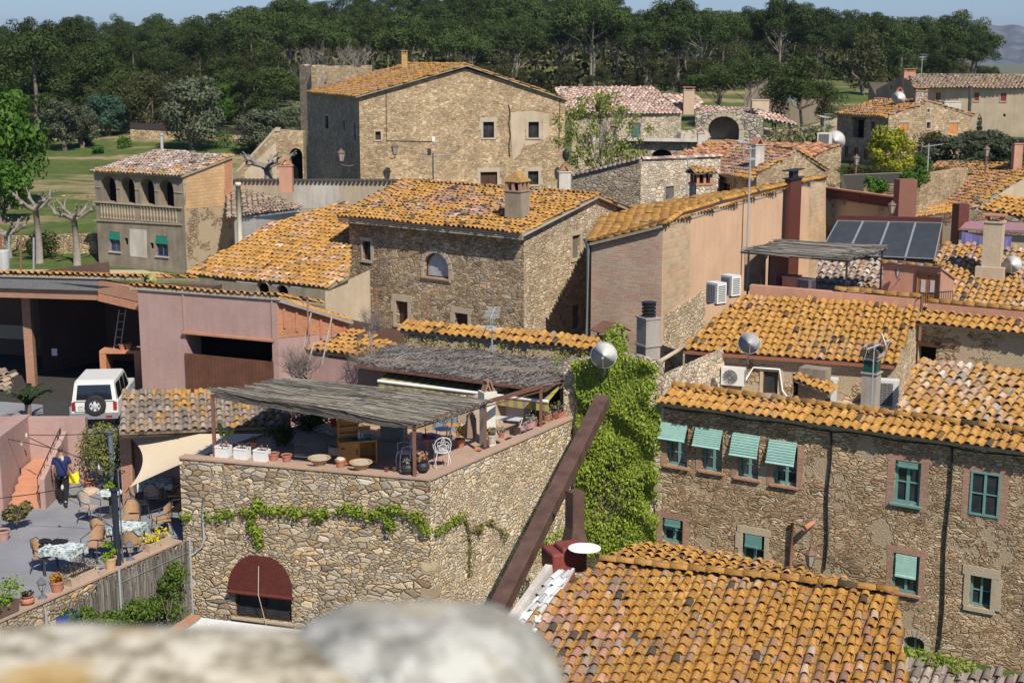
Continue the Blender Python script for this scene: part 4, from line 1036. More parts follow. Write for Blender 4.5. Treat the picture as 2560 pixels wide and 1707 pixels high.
cp = rp.px(1293, 545); chimney(h, Vector((cp.x, cp.y, cp.z)), .8, .75, 1.15, PL_GREY, rz=R(-32), cap='lantern', capmat=MORTL)

# --- brick and peach building
E0 = Vector((*V2(PY(1479, 603, 57.2)), 0)); pE0 = PY(1479, 603, 57.2); E1 = along(pE0, 122, 1658, 556); E2 = along(E1, 32, 2066, 440)
h = house('town_house', E1, 'peach rendered town house with brick end wall and orange mono-pitch roof', z=0)
W = Wall(pE0, E1, -2, top_px=[(1479,605),(1610,573),(1658,560)]); W.build(B_PINK, h, 'brick_wall')
W2 = Wall(E1, E2, -2, top_px=[(1658,560),(1700,528),(1800,498),(1900,473),(2020,446),(2066,441)])
W2.build(PL_PEACH, h, 'peach_wall')
def patch(Wl, pp, mat, parent, name, d=.012):
    P2 = [Wl.hit(*p) for p in pp]
    if sum(P2[i][0]*P2[(i+1) % len(P2)][1]-P2[(i+1) % len(P2)][0]*P2[i][1] for i in range(len(P2))) < 0: P2 = P2[::-1]
    m = MB(); m.poly([Wl.pt(*p, d) for p in P2], P2); n = len(P2)
    for i in range(n): m.poly([Wl.pt(*P2[i], 0), Wl.pt(*P2[(i+1) % n], 0), Wl.pt(*P2[(i+1) % n], d), Wl.pt(*P2[i], d)])
    return m.build(name, mat, parent)
patch(W2, [(1658,556),(1726,522),(1724,733),(1658,790)], B_BIG, h, 'brick_patch'); patch(W2, [(2022,446),(2064,440),(2064,700),(2022,720)], B_BIG, h, 'brick_patch')
patch(W2, [(1658,790),(1762,722),(1762,900),(1658,960)], S_CENT2, h, 'stone_base')
far = W2.pt(W2.L, W2.top[-1][1]); near = W2.pt(0, W2.top[0][1]); el = W.pt(0, W.top[0][1]); wd = el-near
D_ = PY(1517, 528, 67); fw = (near-far).normalized()*.2; rp = RoofPlane(D_, el, far)
ro = rp.tile([D_, el-rp.ev*.15, far], T_ORANGE, h, sp=.25, L=.4, seed=50)
rp = RoofPlane(el+(far-near), el, near); rp.tile([el+fw, near+fw, far], T_ORANGE, h, sp=.25, L=.4, seed=51, name='roof')
for a, b in zip(W2.top, W2.top[1:]): ridge(W2.pt(*a, .02), W2.pt(*b, .02), T_ORANGE, h, .12, .3, 51, 'edge_tiles', lift=.03)
patchd = MB(); patchd.poly([near, far, (far.x, far.y, 5)]); 
cc = close(h, PL_PEACH, [E2, (el+(far-near))[:2]+(6,), tuple(el)], -2, 6, 'back_wall')
# downpipe between the two houses
m = MB(); a = W.pt(-.12, W.top[0][1]-.15, .1); m.tube([a+Vector((-.1,.2,.25)), a, (a.x, a.y, 1.0), (a.x-.25, a.y-.1, .6), (a.x-1.8, a.y+.9, .35)], .085, 8)
tag(m.build('drainpipe', flat('grey_green_metal', (.09,.1,.1), .5), smooth=True), 'tall dark drainpipe in the corner between central house and brick wall', 'drainpipe')
# brown square flue on peach wall
r = W2.rect(1957, 560, 1984, 600); q = (r[0]+r[1])/2; wf = r[1]-r[0]; zt = W2.hit(1970, 447)[1]; BLK = flat('black_metal', (.02,.02,.022), .5)
fh = empty('flue', W2.pt(q, 1, .15), 'tall dark brown square flue against the peach wall', 'flue')
m = MB(); W2.box(m, q, (zt+1)/2, .16, (wf, .3, zt-1)); m.build('shaft', flat('brown_metal', (.11,.035,.025), .5, var=.2), fh)
m = MB(); W2.box(m, q, zt+.03, .16, (wf*1.15, .5, .04)); W2.box(m, q, zt+.2, .16, (wf*.5, .2, .34)); W2.box(m, q, zt+.4, .16, (wf*1.2, .5, .04)); m.build('cowl', BLK, fh)
m = MB(); W2.box(m, q-wf*.5-.12, (zt+1)/2-.1, .08, (.09, .09, zt-1.2)); m.build('pipe', BLK, fh)
# tall antenna mast in front of the peach wall
def mast(P, h, label, r=.03, seed=1, arms=1, mat=None, yagi=(1.2, .5)):
    e = empty('antenna_mast', P, label, 'antenna'); m = MB(); m.tube([(0,0,0),(0,0,h)], [r, r*.8], 6); m.build('pole', mat or flat('galvanised', (.32,.33,.33), .45), e, world=False)
    rg = random.Random(seed)
    for k in range(arms):
        a = MB(); z = h-.12-k*.45; L = yagi[0]*(1-.3*k); ang = rg.uniform(0, pi)
        D = Vector((cos(ang), sin(ang), rg.uniform(-.1,.1))); S = Vector((-sin(ang), cos(ang), 0)); a.tube([Vector((0,0,z))-D*L*.3, Vector((0,0,z))+D*L*.7], .014, 4)
        for j in range(9):
            c = Vector((0,0,z))+D*L*(-.28+j*.12); w = yagi[1]*(1-j*.06)*.5; a.tube([c-S*w, c+S*w], .008, 3)
        if k % 2 == 0:
            c = Vector((0,0,z))-D*L*.3
            for sgn in (-1, 1): a.tube([c, c-D*.12+Vector((0,0,.28*sgn))], .008, 3); a.tube([c-D*.1+Vector((0,0,.24*sgn))-S*.3, c-D*.1+Vector((0,0,.24*sgn))+S*.3], .008, 3)
        a.build('aerial', flat('pale_aluminium', (.45,.47,.47), .4), e, world=False)
    return e
P = W2.pt(*W2.hit(1848, 668), .35); mast(Vector((P.x, P.y, P.z)), PY(1860, 365, P.y).z-P.z, 'tall galvanised antenna mast rising beside the peach wall', .05, 3, 2)
# --- left: small tower house with arcade
TW = PZ(457, 437, 6.0); TL = Vector((*along(TW, -60, 234, 424), 6.0)); TR = along(TW, 30, 580, 392)
h = house('tower_house', TW, 'three storey tower house with four arched loggia openings and balustrade', z=0)
W = Wall(TL, TW, -1, top_px=[(234,426),(457,441)])
fr = flat('blue_frame', (.1,.12,.3), .5); gb = flat('green_blind', (.02,.2,.13), .6)
for i, px in enumerate(((253,440,290,505), (301,443,337,509), (349,446,386,512), (397,450,434,517))):
    o, r = window(W, px, h, kind='loggia', arch=1, depth=.75, name='arch_opening')
for px in ((274,580,300,629), (390,590,419,641)):
    o, r = window(W, px, h, frame=fr, depth=.18, trans=0, sill=PL_WHITE); s0, s1, z0, z1 = r
    m = MB(); 
    for k in range(5): W.box(m, (s0+s1)/2, z1-.04-.1*k, .02+.012*k-.05, (s1-s0+.04, .025, .11))
    m.build('blind', gb, o)
for px in ((311,595,320,612), (375,607,384,622)): window(W, px, h, kind='vent', depth=.15, name='vent')
W.build(PL_GREY, h)
m = MB()
for a, b in (((234,504),(456,520)), ((234,466),(456,478)),):
    pa = W.hit(*a); pb = W.hit(*b); m.bar(W.pt(*pa, .04), W.pt(*pb, .04), .16, .07) if a[1] == 504 else [m.bar(W.pt(*W.hit(x0, y0), .015), W.pt(*W.hit(x1, y1), .015), .07, .05) for x0, y0, x1, y1 in ((234,467,252,468),(291,470,300,471),(338,473,348,474),(387,477,396,478),(435,480,456,482))]
m.bar(W.pt(*W.hit(234, 550), .03), W.pt(*W.hit(456, 562), .03), .1, .06); m.build('string_course', BALU, h)
for x0, x1, n in ((253,334,11), (353,440,11)):
    for k in range(n+1):
        m = MB(); x = x0+(x1-x0)*k/n; y0 = 510+(x-253)*.068; y1 = 545+(x-253)*.068; q, z1 = W.hit(x, y0); _, z0 = W.hit(x, y1); c = W.pt(q, z0, .02)
        hh = z1-z0; m.lathe([(.05,0),(.05,.08*hh),(.03,.12*hh),(.065,.4*hh),(.03,.75*hh),(.03,.85*hh),(.055,.9*hh),(.055,hh)], c, 8); m.build('baluster', BALU, h)
patch(W, [(324,572),(366,575),(368,645),(325,640)], PL_WHITE, h, 'render_patch')
W2 = Wall(TW, TR, -1, top_px=[(457,441),(580,392)]); W2.build(S_PLAST, h)
patch(W2, [(464,437),(560,400),(560,515),(464,523)], B_YEL, h, 'block_infill'); patch(W2, [(562,398),(579,391),(579,560),(562,556)], B_ORG, h, 'brick_pier')
TR3 = Vector((*TR, W2.top[-1][1])); rp = RoofPlane(TL, TW, TR3+Vector((0,0,.05))); rp.tile([TL-rp.ev*.25-rp.eu*.1, TW-rp.ev*.25+rp.eu*.12, TR3+rp.eu*.12, (390,375)], T_GREY, h, sp=.27, L=.4, seed=60, grad=lambda u, v: np.where((v < .3) | (u > 7.2), .5, 0))
close(h, PL_GREY, [TR, V2(TR)+dirv(-60)*8.6, TL], -1, 6.2)
m = MB(); P = rp.px(405, 374); m.tube([P-Vector((0,0,.2)), P+Vector((0,0,.95))], .1, 10); m.lathe([(.1,0),(.15,.02),(.15,.12),(.1,.14)], P+Vector((0,0,.92)), 10); m.build('vent_pipe', flat('cement_pipe', (.4,.38,.35), .8), h)
# pale pipe beside tower
P = PY(601, 622, 75); m = MB(); tz = PY(598, 463, 75).z; m.tube([P-Vector((0,0,1)), Vector((P.x, P.y, tz))], .13, 10); m.lathe([(.14,0),(.18,.02),(.18,.16),(.13,.2)], (P.x, P.y, tz-.05), 10)
tag(m.build('vent_pipe', flat('cream_pipe', (.55,.48,.36), .7), smooth=True), 'tall cream ventilation pipe with grey cap right of the tower house', 'pipe')
# small roof + white wall beside tower
q0 = PY(578, 542, 80); q1 = PY(742, 522, 76)
h = house('outbuilding', q1, 'low white walled outbuilding with brownish tiles right of the tower house')
W = Wall(PY(585,545,79.5), PY(748,523,76), -1, top_px=[(585,545),(748,525)]); W.build(PL_WHITE, h)
rp = RoofPlane(q0, q1, pitch=13); rp.tile([(570,545),(750,521),(650,486),(570,472)], T_BROWN, h, sp=.27, L=.4, seed=61)
m = MB(); m.bar(q0+Vector((.1,-.2,-.1)), q1+Vector((.1,-.2,-.1)), .12, .1); m.build('gutter', flat('zinc', (.35,.36,.37), .5), h)
# coping wall
h = house('courtyard_wall', PY(590,450,90), 'long plastered garden wall with rippled tile coping in front of the farmhouse', 'wall')
a = PY(581, 450, 92); b = PY(1070, 452, 86); W = Wall(a, b, -1, top_px=[(581,454),(1070,456)]); W.build(PL_SAND, h, thick=.3)
patch(W, [(731,458),(790,456),(845,460),(850,500),(820,520),(735,522)], PL_WHITE, h, 'white_patch')
m = MB(); n = 46
for k in range(n):
    q = (k+.5)/n*W.L; z = W.top[0][1]+(W.top[1][1]-W.top[0][1])*q/W.L; W.box(m, q, z+.02, 0, (.03,.02,.02))
    c = W.pt(q, z+.02, .12); e_ = W.pt(q, z+.08, -.42); m.tube([c, e_], .11, 6)
m.build('coping_tiles', T_GREY, h)
# brick twin chimney in front of arch + trained tree
P = PY(716, 448, 88); hc = house('chimney', P, 'pinkish brick chimney block with two pots below the stone arch', 'chimney', 0); chimney(hc, Vector((P.x,P.y,P.z)), .8, .6, .8, PL_TERRA, cap='tiles', name='shaft')
# --- large orange roof
R0 = PZ(470, 684, 3.3); R1 = PZ(819, 716, 3.3)
h = house('stone_house', R1, 'low house with very large speckled orange roof beside the tower house', z=0)
rp = RoofPlane(R0, R1, pitch=16)
rp.tile([(463,684),(819,718),(872,690),(872,513),(850,510),(672,562)], tile_mat('speckled_orange_tiles', .8, [(.45,.23,.13),(.5,.3,.18),(.42,.25,.17),(.5,.38,.27)], grey=.2, dark=.02), h, sp=.27, L=.4, seed=62)
W = Wall(rp.px(474,690), rp.px(812,720), -1, top=3.15)
for px in ((640,703,672,735), (690,712,720,735)): window(W, px, h, kind='dark', arch=1, depth=.3)
W.build(PL_GREY, h); a = rp.px(812,720); W = Wall(a, V2(a)+dirv(35)*3, -1, top=[(0,3.1),(3,3.7)]); W.build(PL_SAND, h)
# --- orange/brown roofs at right: R1
a = PZ(2252, 513, 4.6); b = PZ(2420, 545, 4.6)
h = house('stone_house', a, 'house with orange and grey tiled roof and tall sooty chimney at the right edge', z=0)
rp = RoofPlane(a, b, pitch=17); rp.tile([(2246,500),(2412,532),(2575,430),(2575,412),(2345,406)], T_MIX, h, sp=.27, L=.4, seed=70)
W = Wall(rp.px(2250,506), rp.px(2410,537), -2, top=a.z); W.build(S_PLAST, h)
W = Wall(rp.px(2410,537), rp.px(2575,432), -2, top=[(0, rp.px(2410,537).z-.1), ((V2(rp.px(2575,432))-V2(rp.px(2410,537))).length, rp.px(2575,432).z-.1)]); W.build(PL_SAND, h)
ridge(rp.px(2345,406), rp.px(2575,412), T_MIX, h, .13, .4, 71)
cc = chimney(h, rp.px(2540, 425), .5, .5, 1.5, PL_TERRA, cap='slab', capmat=flat('black_metal', (.02,.02,.022), .5))
# R2 strip roofs
a = PZ(2330, 558, 5.0); b = PZ(2575, 556, 5.0)
h = house('stone_house', a, 'flat orange roof with grey stone wall above the solar panels', z=0)
rp = RoofPlane(PZ(2262,546,4.8), PZ(2440,512,4.8), pitch=9); rp.tile([(2262,548),(2448,520),(2452,497),(2400,500)], T_ORANGE, h, sp=.27, L=.4, seed=72)
rp = RoofPlane(PY(2440,520,62), PY(2580,548,60), pitch=14); rp.tile([(2445,520),(2580,546),(2580,500),(2508,488)], T_ORANGE, h, sp=.27, L=.4, seed=73)
W = Wall(PY(2260,552,64), PY(2445,522,61.5), -2, top_px=[(2260,552),(2445,524)]); W.build(S_PLAST, h); W = Wall(PY(2445,522,61.5), PY(2590,552,60), -2, top_px=[(2445,524),(2590,552)]); W.build(S_CENT, h)
# lattice wall
a = PY(2062, 492, 73); b = PY(2250, 520, 66)
h = house('courtyard_wall', a, 'dark stone wall with openwork brick lattice and terracotta coping', 'wall', 0)
W = Wall(a, b, -2, top_px=[(2062,492),(2250,520)]); W.build(S_PLAST, h, thick=.3)
m = MB()
lw = lambda q, dz: W.pt(q, W.top[0][1]+(W.top[1][1]-W.top[0][1])*q/W.L+dz, .05)
n = 52
for k in range(n):
    q = W.L*k/n
    for sgn in (1, -1): m.bar(lw(q, 0 if sgn > 0 else .42), lw(q+W.L/n*2.2, .42 if sgn > 0 else 0), .05, .035)
for q in (0, W.L*.5, W.L): m.bar(lw(q, -.05), lw(q, .5), .18, .1)
m.bar(lw(0, 0), lw(W.L, 0), .14, .06); m.build('lattice', flat('dark_brick', (.16,.05,.035), .85), h)
m = MB(); m.bar(lw(0, .48), lw(W.L, .48), .3, .07); m.build('coping', TERRA, h)
# brown box
P = PY(2262, 500, 65); m = MB(); m.box((P.x, P.y, P.z-.2), (.85,.6,2.3), rz=R(10)); bx_ = m.build('cabinet', flat('red_brown_wood', (.2,.09,.06), .8)); tag(bx_, 'plain red-brown cabinet on the wall beside the orange tiled roof', 'cabinet')
# ============================================================ right-hand near buildings
BLK = flat('black_metal', (.02,.02,.022), .5)
WHT = flat('white_paint', (.68,.67,.63), .5, var=.08); ACW = flat('air_conditioner_white', (.62,.61,.56), .5, var=.08)
TEAL = flat('teal_paint', (.13,.27,.24), .5, var=.12); TEALB = flat('pale_green_blind', (.36,.56,.47), .55, var=.12)
CORTEN = flat('corten_steel', (.095,.054,.04), .6, var=.4, scale=2.5)
# --- long street house: wall from far left to right edge
SA = PZ(1660, 992, 3.5); SB = PZ(2700, 1140, 3.5); SB = Vector((*along(SA, degs := 121.5, 2700, 1140), 3.5))
h = house('street_house', SA, 'long stone house with teal windows and lichen tiled eaves facing the street', z=-2)
W = Wall(SA, SB, -6, top=3.38); SW = W
BRK = brick_mat('window_brick', (.36,.17,.11), (.42,.26,.18), (.34,.25,.18), .3, .055, .012)
CUR = flat('dim_room', (.03,.032,.034), .5, var=.5, scale=3)
def bl(o, r, mat, n, z1, z0, out=.1, slope=0):
    m = MB(); s0, s1 = r[0], r[1]
    for k in range(n):
        t = (k+.5)/n; W.box(m, (s0+s1)/2, z1+(z0-z1)*t, out*t*slope+.02, (s1-s0+(.1 if slope else -.08), .02, abs(z1-z0)/n*.92))
    W.box(m, (s0+s1)/2, z0, out*slope+.03, (s1-s0+(.12 if slope else -.08), .045, .05)); return m.build('blind', mat, o)
for i, (bx0, by0, bx1, by1, wx0, wy0, wx1, wy1) in enumerate(((1650,1060,1719,1093,1668,1070,1719,1165),(1736,1072,1807,1111,1756,1084,1806,1178),(1828,1086,1900,1134,1845,1098,1897,1195),(1919,1103,1992,1153,1935,1115,1992,1213))):
    o, r = window(W, (wx0,wy0,wx1,wy1), h, frame=TEAL, depth=.22, fr=.06, trans=2, sill=BRICKED)
    rr = W.rect(bx0, by0, bx1, by1); s0, s1 = rr[0]+.04, rr[1]; m = MB(); zt, zb_ = rr[3], rr[2]
    for k in range(9):
        t = k/8; W.box(m, (s0+s1)/2, zt+(zb_-zt)*t, .03+.2*t, (s1-s0, .03, .04))
    a = W.pt(s0, zt, .02); b = W.pt(s1, zt, .02); c = W.pt(s1, zb_, .21); d = W.pt(s0, zb_, .21); m.poly([a, d, c, b]); m.tube([W.pt(s0, zb_-.02, .23), W.pt(s1, zb_-.02, .23)], .035, 6); m.build('roller_blind', TEALB, o)
    m = MB(); W.box(m, r[0]-.1, (r[2]+r[3])/2, 0, (.17, .03, r[3]-r[2]+.1)); 
    if i == 3: W.box(m, r[1]+.1, (r[2]+r[3])/2, 0, (.17, .03, r[3]-r[2]+.1))
    m.build('brick_pier', BRK, o)
def brickframe(o, r, sw=.2):
    m = MB(); s0, s1, z0, z1 = r
    for a0, a1, b0, b1 in ((s0-sw, s0, z0-.15, z1), (s1, s1+sw, z0-.15, z1), (s0-sw*1.2, s1+sw*1.2, z1, z1+.18)): m.poly([W.pt(a0, b0, .008), W.pt(a1, b0, .008), W.pt(a1, b1, .008), W.pt(a0, b1, .008)], [(a0,b0),(a1,b0),(a1,b1),(a0,b1)])
    m.build('brick_frame', BRK, o)
o, r = window(W, (2236,1153,2301,1260), h, frame=TEAL, depth=.14, fr=.07, trans=1, sill=TEAL); brickframe(o, r); bl(o, (r[0]+.04, r[1]-.04), TEAL, 3, r[3]-.02, r[3]-.14)
o, r = window(W, (2425,1180,2500,1290), h, frame=TEAL, depth=.05, fr=.05, trans=1, fill=CUR); brickframe(o, r)
o, r = window(W, (1656,1297,1707,1357), h, frame=TEAL, depth=.2, fr=.06, trans=1); brickframe(o, r); bl(o, (r[0]+.04, r[1]-.04), TEAL, 3, r[3]-.02, r[3]-.2)
o, r = window(W, (1856,1335,1911,1415), h, frame=TEAL, depth=.2, fr=.06, surround=BEIGE, sw=.17); bl(o, (r[0]+.04, r[1]-.04), TEAL, 6, r[3]-.02, r[3]-.36)
o, r = window(W, (2231,1385,2298,1482), h, frame=TEAL, depth=.14, fr=.06, trans=1, sill=BRICKED); brickframe(o, r, .16); bl(o, (r[0]+.04, r[1]-.04), TEALB, 10, r[3]-.02, r[3]-.62)
o, r = window(W, (2424,1440,2478,1518), h, frame=TEAL, depth=.2, fr=.05, surround=BEIGE, sw=.2, trans=1)
o, r = window(W, (2257,1590,2310,1690), h, frame=TEAL, depth=.2, fr=.05, arch=.6, surround=BEIGE, sw=.18)
W.build(S_STREET, h)
# eave strip, cap ridge
d3 = (SB-SA).normalized(); rpE = RoofPlane(SA, SB, pitch=15); o_ = -rpE.ev*.3
top_l = rpE.pt(0, .62); top_r = rpE.pt((SB-SA).length, .62)
ro = rpE.tile([SA+o_, SB+o_, top_r, top_l], T_ORANGE, h, sp=.25, L=.42, seed=80)
ridge(top_l+Vector((0,0,.06)), top_r+Vector((0,0,.06)), T_ORANGE, ro, .11, .42, 81)
close(h, S_STREET, [top_l[:2]+(3.6,), top_r[:2]+(3.6,)], -2, 3.6)
m = MB(); m.tube([W.pt(q, 3.2-.03*sin(q*3), .04) for q in [x*.5 for x in range(0, 26)]], .018, 5)
for px, y0, y1 in ((2072, 1062, 1425), (2366, 1105, 1625)):
    q, _ = W.hit(px, (y0+y1)/2); z0 = W.hit(px, y1)[1]; m.tube([W.pt(q+.03*sin(k), 3.2+(z0-3.2)*k/10, .05) for k in range(11)], .028, 5)
tag(m.build('cable', BLK), 'black cables running under the tiled eaves and down the street wall', 'cable')
# wall lamp, drain pipe, spout
def lantern(P, label, s=1.0, mat=None, hang=.0, rz=0, glow=True, arm=None):
    e = empty('street_lamp', P, label, 'lamp', rz=rz); mat = mat or flat('brown_lamp_metal', (.17,.1,.075), .6)
    m = MB()
    m.lathe([(.0,.30*s),(.03*s,.28*s),(.05*s,.24*s),(.19*s,.12*s),(.2*s,.1*s),(.17*s,.095*s)], (0,0,0), 6); m.build('cap', mat, e, world=False)
    m = MB(); m.lathe([(.165*s,.09*s),(.09*s,-.24*s),(.09*s,-.26*s)], (0,0,0), 6); m.build('glass', flat('lamp_glass', (.35,.31,.25), .3), e, world=False)
    m = MB(); m.lathe([(.1*s,-.25*s),(.08*s,-.29*s),(.03*s,-.32*s)], (0,0,0), 6)
    for k in range(6):
        t = 2*pi*k/6; m.tube([(.17*s*cos(t), .17*s*sin(t), .1*s), (.095*s*cos(t), .095*s*sin(t), -.25*s)], .009*s, 4)
    if arm is not None: m.tube([(0,0,-.3*s), Vector((0,0,-.42*s)), Vector(arm)*.6+Vector((0,0,-.5*s)), Vector(arm)+Vector((0,0,-.45*s))], .02*s, 5)
    m.build('frame', mat, e, world=False); return e
P = W.pt(*W.hit(2041, 1380), .45); lantern(P, 'brownish six sided street lamp on the stone wall below the black cable', .95, arm=(-W.n.x*.45, -W.n.y*.45, 0))
m = MB(); q, zt = W.hit(1984, 1303); m.tube([W.pt(q, zt, .1), W.pt(q, zt-2, .1)], .045, 8); tag(m.build('drainpipe', flat('rusty_pipe', (.25,.11,.07), .8), smooth=True), 'short rusty red drainpipe ending on the street wall left of the street lamp', 'drainpipe')
q, zt = W.hit(2035, 1305); m = MB(); m.tube([W.pt(q, zt, -.05), W.pt(q-.15, zt-.1, .35)], [.07,.09], 8); tag(m.build('spout', TERRA, smooth=True), 'clay water spout jutting out of the street wall above the street lamp', 'spout')
# --- flat area behind the eave, rear house with air conditioners
m = MB(); a = top_l; b = rpE.pt(7.2, .62); nn = Vector((-d3.y, d3.x, 0)); m.poly([(a.x, a.y, 2.75), (b.x, b.y, 2.75), (b+nn*7).to_tuple()[:2]+(2.75,), (a+nn*7).to_tuple()[:2]+(2.75,)]); m.build('flat_roof', PL_SAND, h)
A0 = PZ(1713, 866, 4.1); A1 = Vector((*PZ(2238, 903, 4.1)[:2], 4.1))
h = house('rear_house', A0, 'low house with bright orange tiled roof and air conditioners on its wall', z=0)
rp = RoofPlane(A0, A1, pitch=18); W = Wall(A0, A1, 1, top=4.02)
window(W, (1908,928,1945,983), h, kind='window', frame=WOODD, mull=0, trans=0, depth=.12, surround=BEIGE, sw=.14, fill=CUR)
window(W, (1980,935,2010,1000), h, kind='dark', depth=.3); W.build(S_PLAST, h); WAC = W
ro = rp.tile([A0-rp.ev*.15-rp.eu*.1, A1-rp.ev*.15+rp.eu*.05, (2300,773), (1868,736)], T_ORANGE, h, sp=.25, L=.36, seed=82)
A2 = rp.px(2298, 776); W2 = Wall(A1, A2, 1, top=[(0, 4.0), ((V2(A2)-V2(A1)).length, A2.z-.08)]); W2.build(S_CENT2, h)
m = MB(); g0 = A0-rp.ev*.2-Vector((0,0,.08)); g1 = A1-rp.ev*.2-Vector((0,0,.08)); m.bar(g0, g1, .12, .1); m.build('gutter', flat('rust_gutter', (.26,.1,.06), .6), h)
RL = rp.px(1868, 736); RR = rp.px(2300, 773)
close(h, PL_TERRA, [RL[:2]+(RL.z,), RR[:2]+(RR.z,)], 1, 5)
# parapet with caps behind the ridge, continuing right
R2_ = Vector((*along(RR, 122, 2700, 810), RR.z)); m = MB(); up = Vector((0,0,.12)); bk = Vector((.15,.25,0))
m.bar(RL+up+bk, RR+up+bk, .3, .35); m.build('parapet', PL_TERRA, h)
ridge(rp.px(2080,752)+bk+Vector((0,0,.34)), RR+bk+Vector((0,0,.34)), T_ORANGE, h, .11, .36, 84)
h = house('stone_wall', RR, 'ruinous stone wall with a dark square opening and orange tile fringe', 'wall', 0)
W = Wall(RR+Vector((0,-.3,0)), R2_+Vector((0,-.3,0)), 1, top=RR.z-.35)
window(W, (2295,866,2340,905), h, kind='dark', depth=.35, lintel=WOODD); W.build(S_PLAST, h); WR = W
rpx = RoofPlane(W.pt(0, RR.z-.3, .2), W.pt(W.L, RR.z-.3, .2), pitch=16); rpx.tile([rpx.pt(-.1,-.1), rpx.pt(W.L,-.1), rpx.pt(W.L,.75), rpx.pt(-.1,.75)], T_ORANGE, h, sp=.26, L=.4, seed=83)
m = MB(); m.bar(rpx.pt(0,.85,.1), rpx.pt(W.L,.85,.1), .25, .3); m.build('parapet', PL_TERRA, h); ridge(rpx.pt(0,.9,.28), rpx.pt(W.L,.9,.28), T_ORANGE, h, .11, .36, 85)
# lower right roof meeting the street eave
P0 = rpE.pt((V2(PZ(2245,1030,3.66))-V2(SA)).length-.3, .7, .05); P1 = rpE.pt((SB-SA).length, .7, .05)
h = house('side_house', P0, 'house roof of mixed pale and orange tiles just above the street eaves, right', z=0)
rp = RoofPlane(P0, P1, pitch=12)
rp.tile([(2240,1030),(2690,1085),(2690,960),(2560,928),(2292,906)], tile_mat('pale_orange_mixed_tiles', .72, [(.44,.27,.18),(.5,.38,.26),(.42,.25,.17),(.46,.4,.32)], grey=.25, dark=.01), h, sp=.26, L=.4, seed=86, over=0)
W = Wall(rp.px(2240,1030), rp.px(2292,906), 1, top=[(0, P0.z-.05), ((V2(rp.px(2292,906))-V2(rp.px(2240,1030))).length, rp.px(2292,906).z-.05)]); W.build(S_PLAST, h)
# small dormer chimney with tiles, tall flue chimney
P = PY(2035, 985, 40.6); h = house('chimney', P, 'low chimney hut with slanting lichen tiles between two air conditioners', 'chimney', 3.3)
m = MB(); T = Matrix.Translation((P.x, P.y, 3.7)) @ Matrix.Rotation(R(-33), 4, 'Z'); m.box((0,0,0), (.8,.5,.9), M=T); m.build('shaft', PL_GREY, h)
a = PY(1982, 948, 40.3); b = PY(2078, 985, 39.6); cI = a+Vector((.2,.38,.12))
rp = RoofPlane(a, b, cI); rp.tile([a, b, b+Vector((.2,.38,.12)), cI], T_ORANGE, h, sp=.2, L=.3, seed=87, over=.02, thick=.05)
P = PY(2176, 1000, 39.8); h = house('chimney', P, 'tall concrete chimney with green glazed collar and lichen cap', 'chimney', 3.3)
zt = PY(2176, 880, P.y).z; rz = R(-33)
m = MB(); T = Matrix.Translation((P.x, P.y, 0)) @ Matrix.Rotation(rz, 4, 'Z'); z1 = PY(2176,932,P.y).z; m.box((0,0,(3+z1)/2), (.42,.42,z1-3), M=T); m.build('shaft', CONC, h)
m = MB(); m.box((0,0,z1+.02), (.5,.5,.04), M=T); m.box((0,0,z1+.56), (.56,.56,.12), M=T); m.box((0,0,z1+.45), (.44,.44,.12), M=T); m.build('cornice', CONC, h)
m = MB(); m.box((0,0,z1+.22), (.38,.38,.36), M=T); m.build('collar', flat('green_glaze', (.012,.06,.045), .25), h)
m = MB(); 
for k in (-1, 1): m.tube([T @ Vector((k*.14,-.32,z1+.62)), T @ Vector((k*.14,.32,z1+.66))], .13, 8)
m.build('cap', T_ORANGE, h)
def dish(P, rad, az, el, label, mat=None, arm=True, rust=False):
    e = empty('satellite_dish', P, label, 'satellite dish'); D = Vector((sin(R(az))*cos(R(el)), cos(R(az))*cos(R(el)), sin(R(el)))); q = D.to_track_quat('Z', 'Y').to_matrix().to_4x4()
    m = MB(); prof = [(rad*k/8, rad*.06*(k/8)**2) for k in range(9)]
    prof2 = prof + [(rad*1.0, rad*.06+.012)] + [(rad*k/8, rad*.06*(k/8)**2-.02) for k in (7, 5, 3, 1)]
    m.lathe([(max(r, .001), z) for r, z in prof], n=28); m.lathe([(rad*.985, rad*.1), (rad*1.01, rad*.06+.01), (rad*1.01, rad*.1-.02)], n=28, cap=False); m.lathe([(max(r,.001), z-.015) for r, z in prof][::-1], n=28)
    m.v = [tuple((q @ Vector(v)*1) if True else v) for v in m.v]
    m.build('reflector', mat or WHT, e, world=False, smooth=True)
    m = MB(); f = q @ Vector((0, -rad*.25, rad*.95)); m.tube([q @ Vector((0,-rad*.98,rad*.17)), f], .014, 5); m.tube([f-D*.02, f-D*.14], .035, 8); m.build('feed_arm', flat('grey_plastic', (.35,.35,.33), .5), e, world=False)
    m = MB(); b = -D*.06; m.tube([b, b-D*.18, b-D*.2+Vector((0,0,-.55))], .025, 6); m.build('bracket', flat('galvanised', (.32,.33,.33), .45), e, world=False); return e
dish(PY(1873, 858, 41.2), .33, 185, 28, 'white dish with rust marks hanging in front of the orange roof eaves', flat('rusty_white', (.62,.6,.57), .5, var=.1))
dish(PY(2208, 851, 39.5), .22, 95, 18, 'small dish seen edge-on beside the thin aerial pole', WHT)
e = mast(PY(2178, 1020, 39.2), 1.9, 'thin aerial pole strapped to the tall concrete chimney', .02, 8, 1, yagi=(1.1,.25))
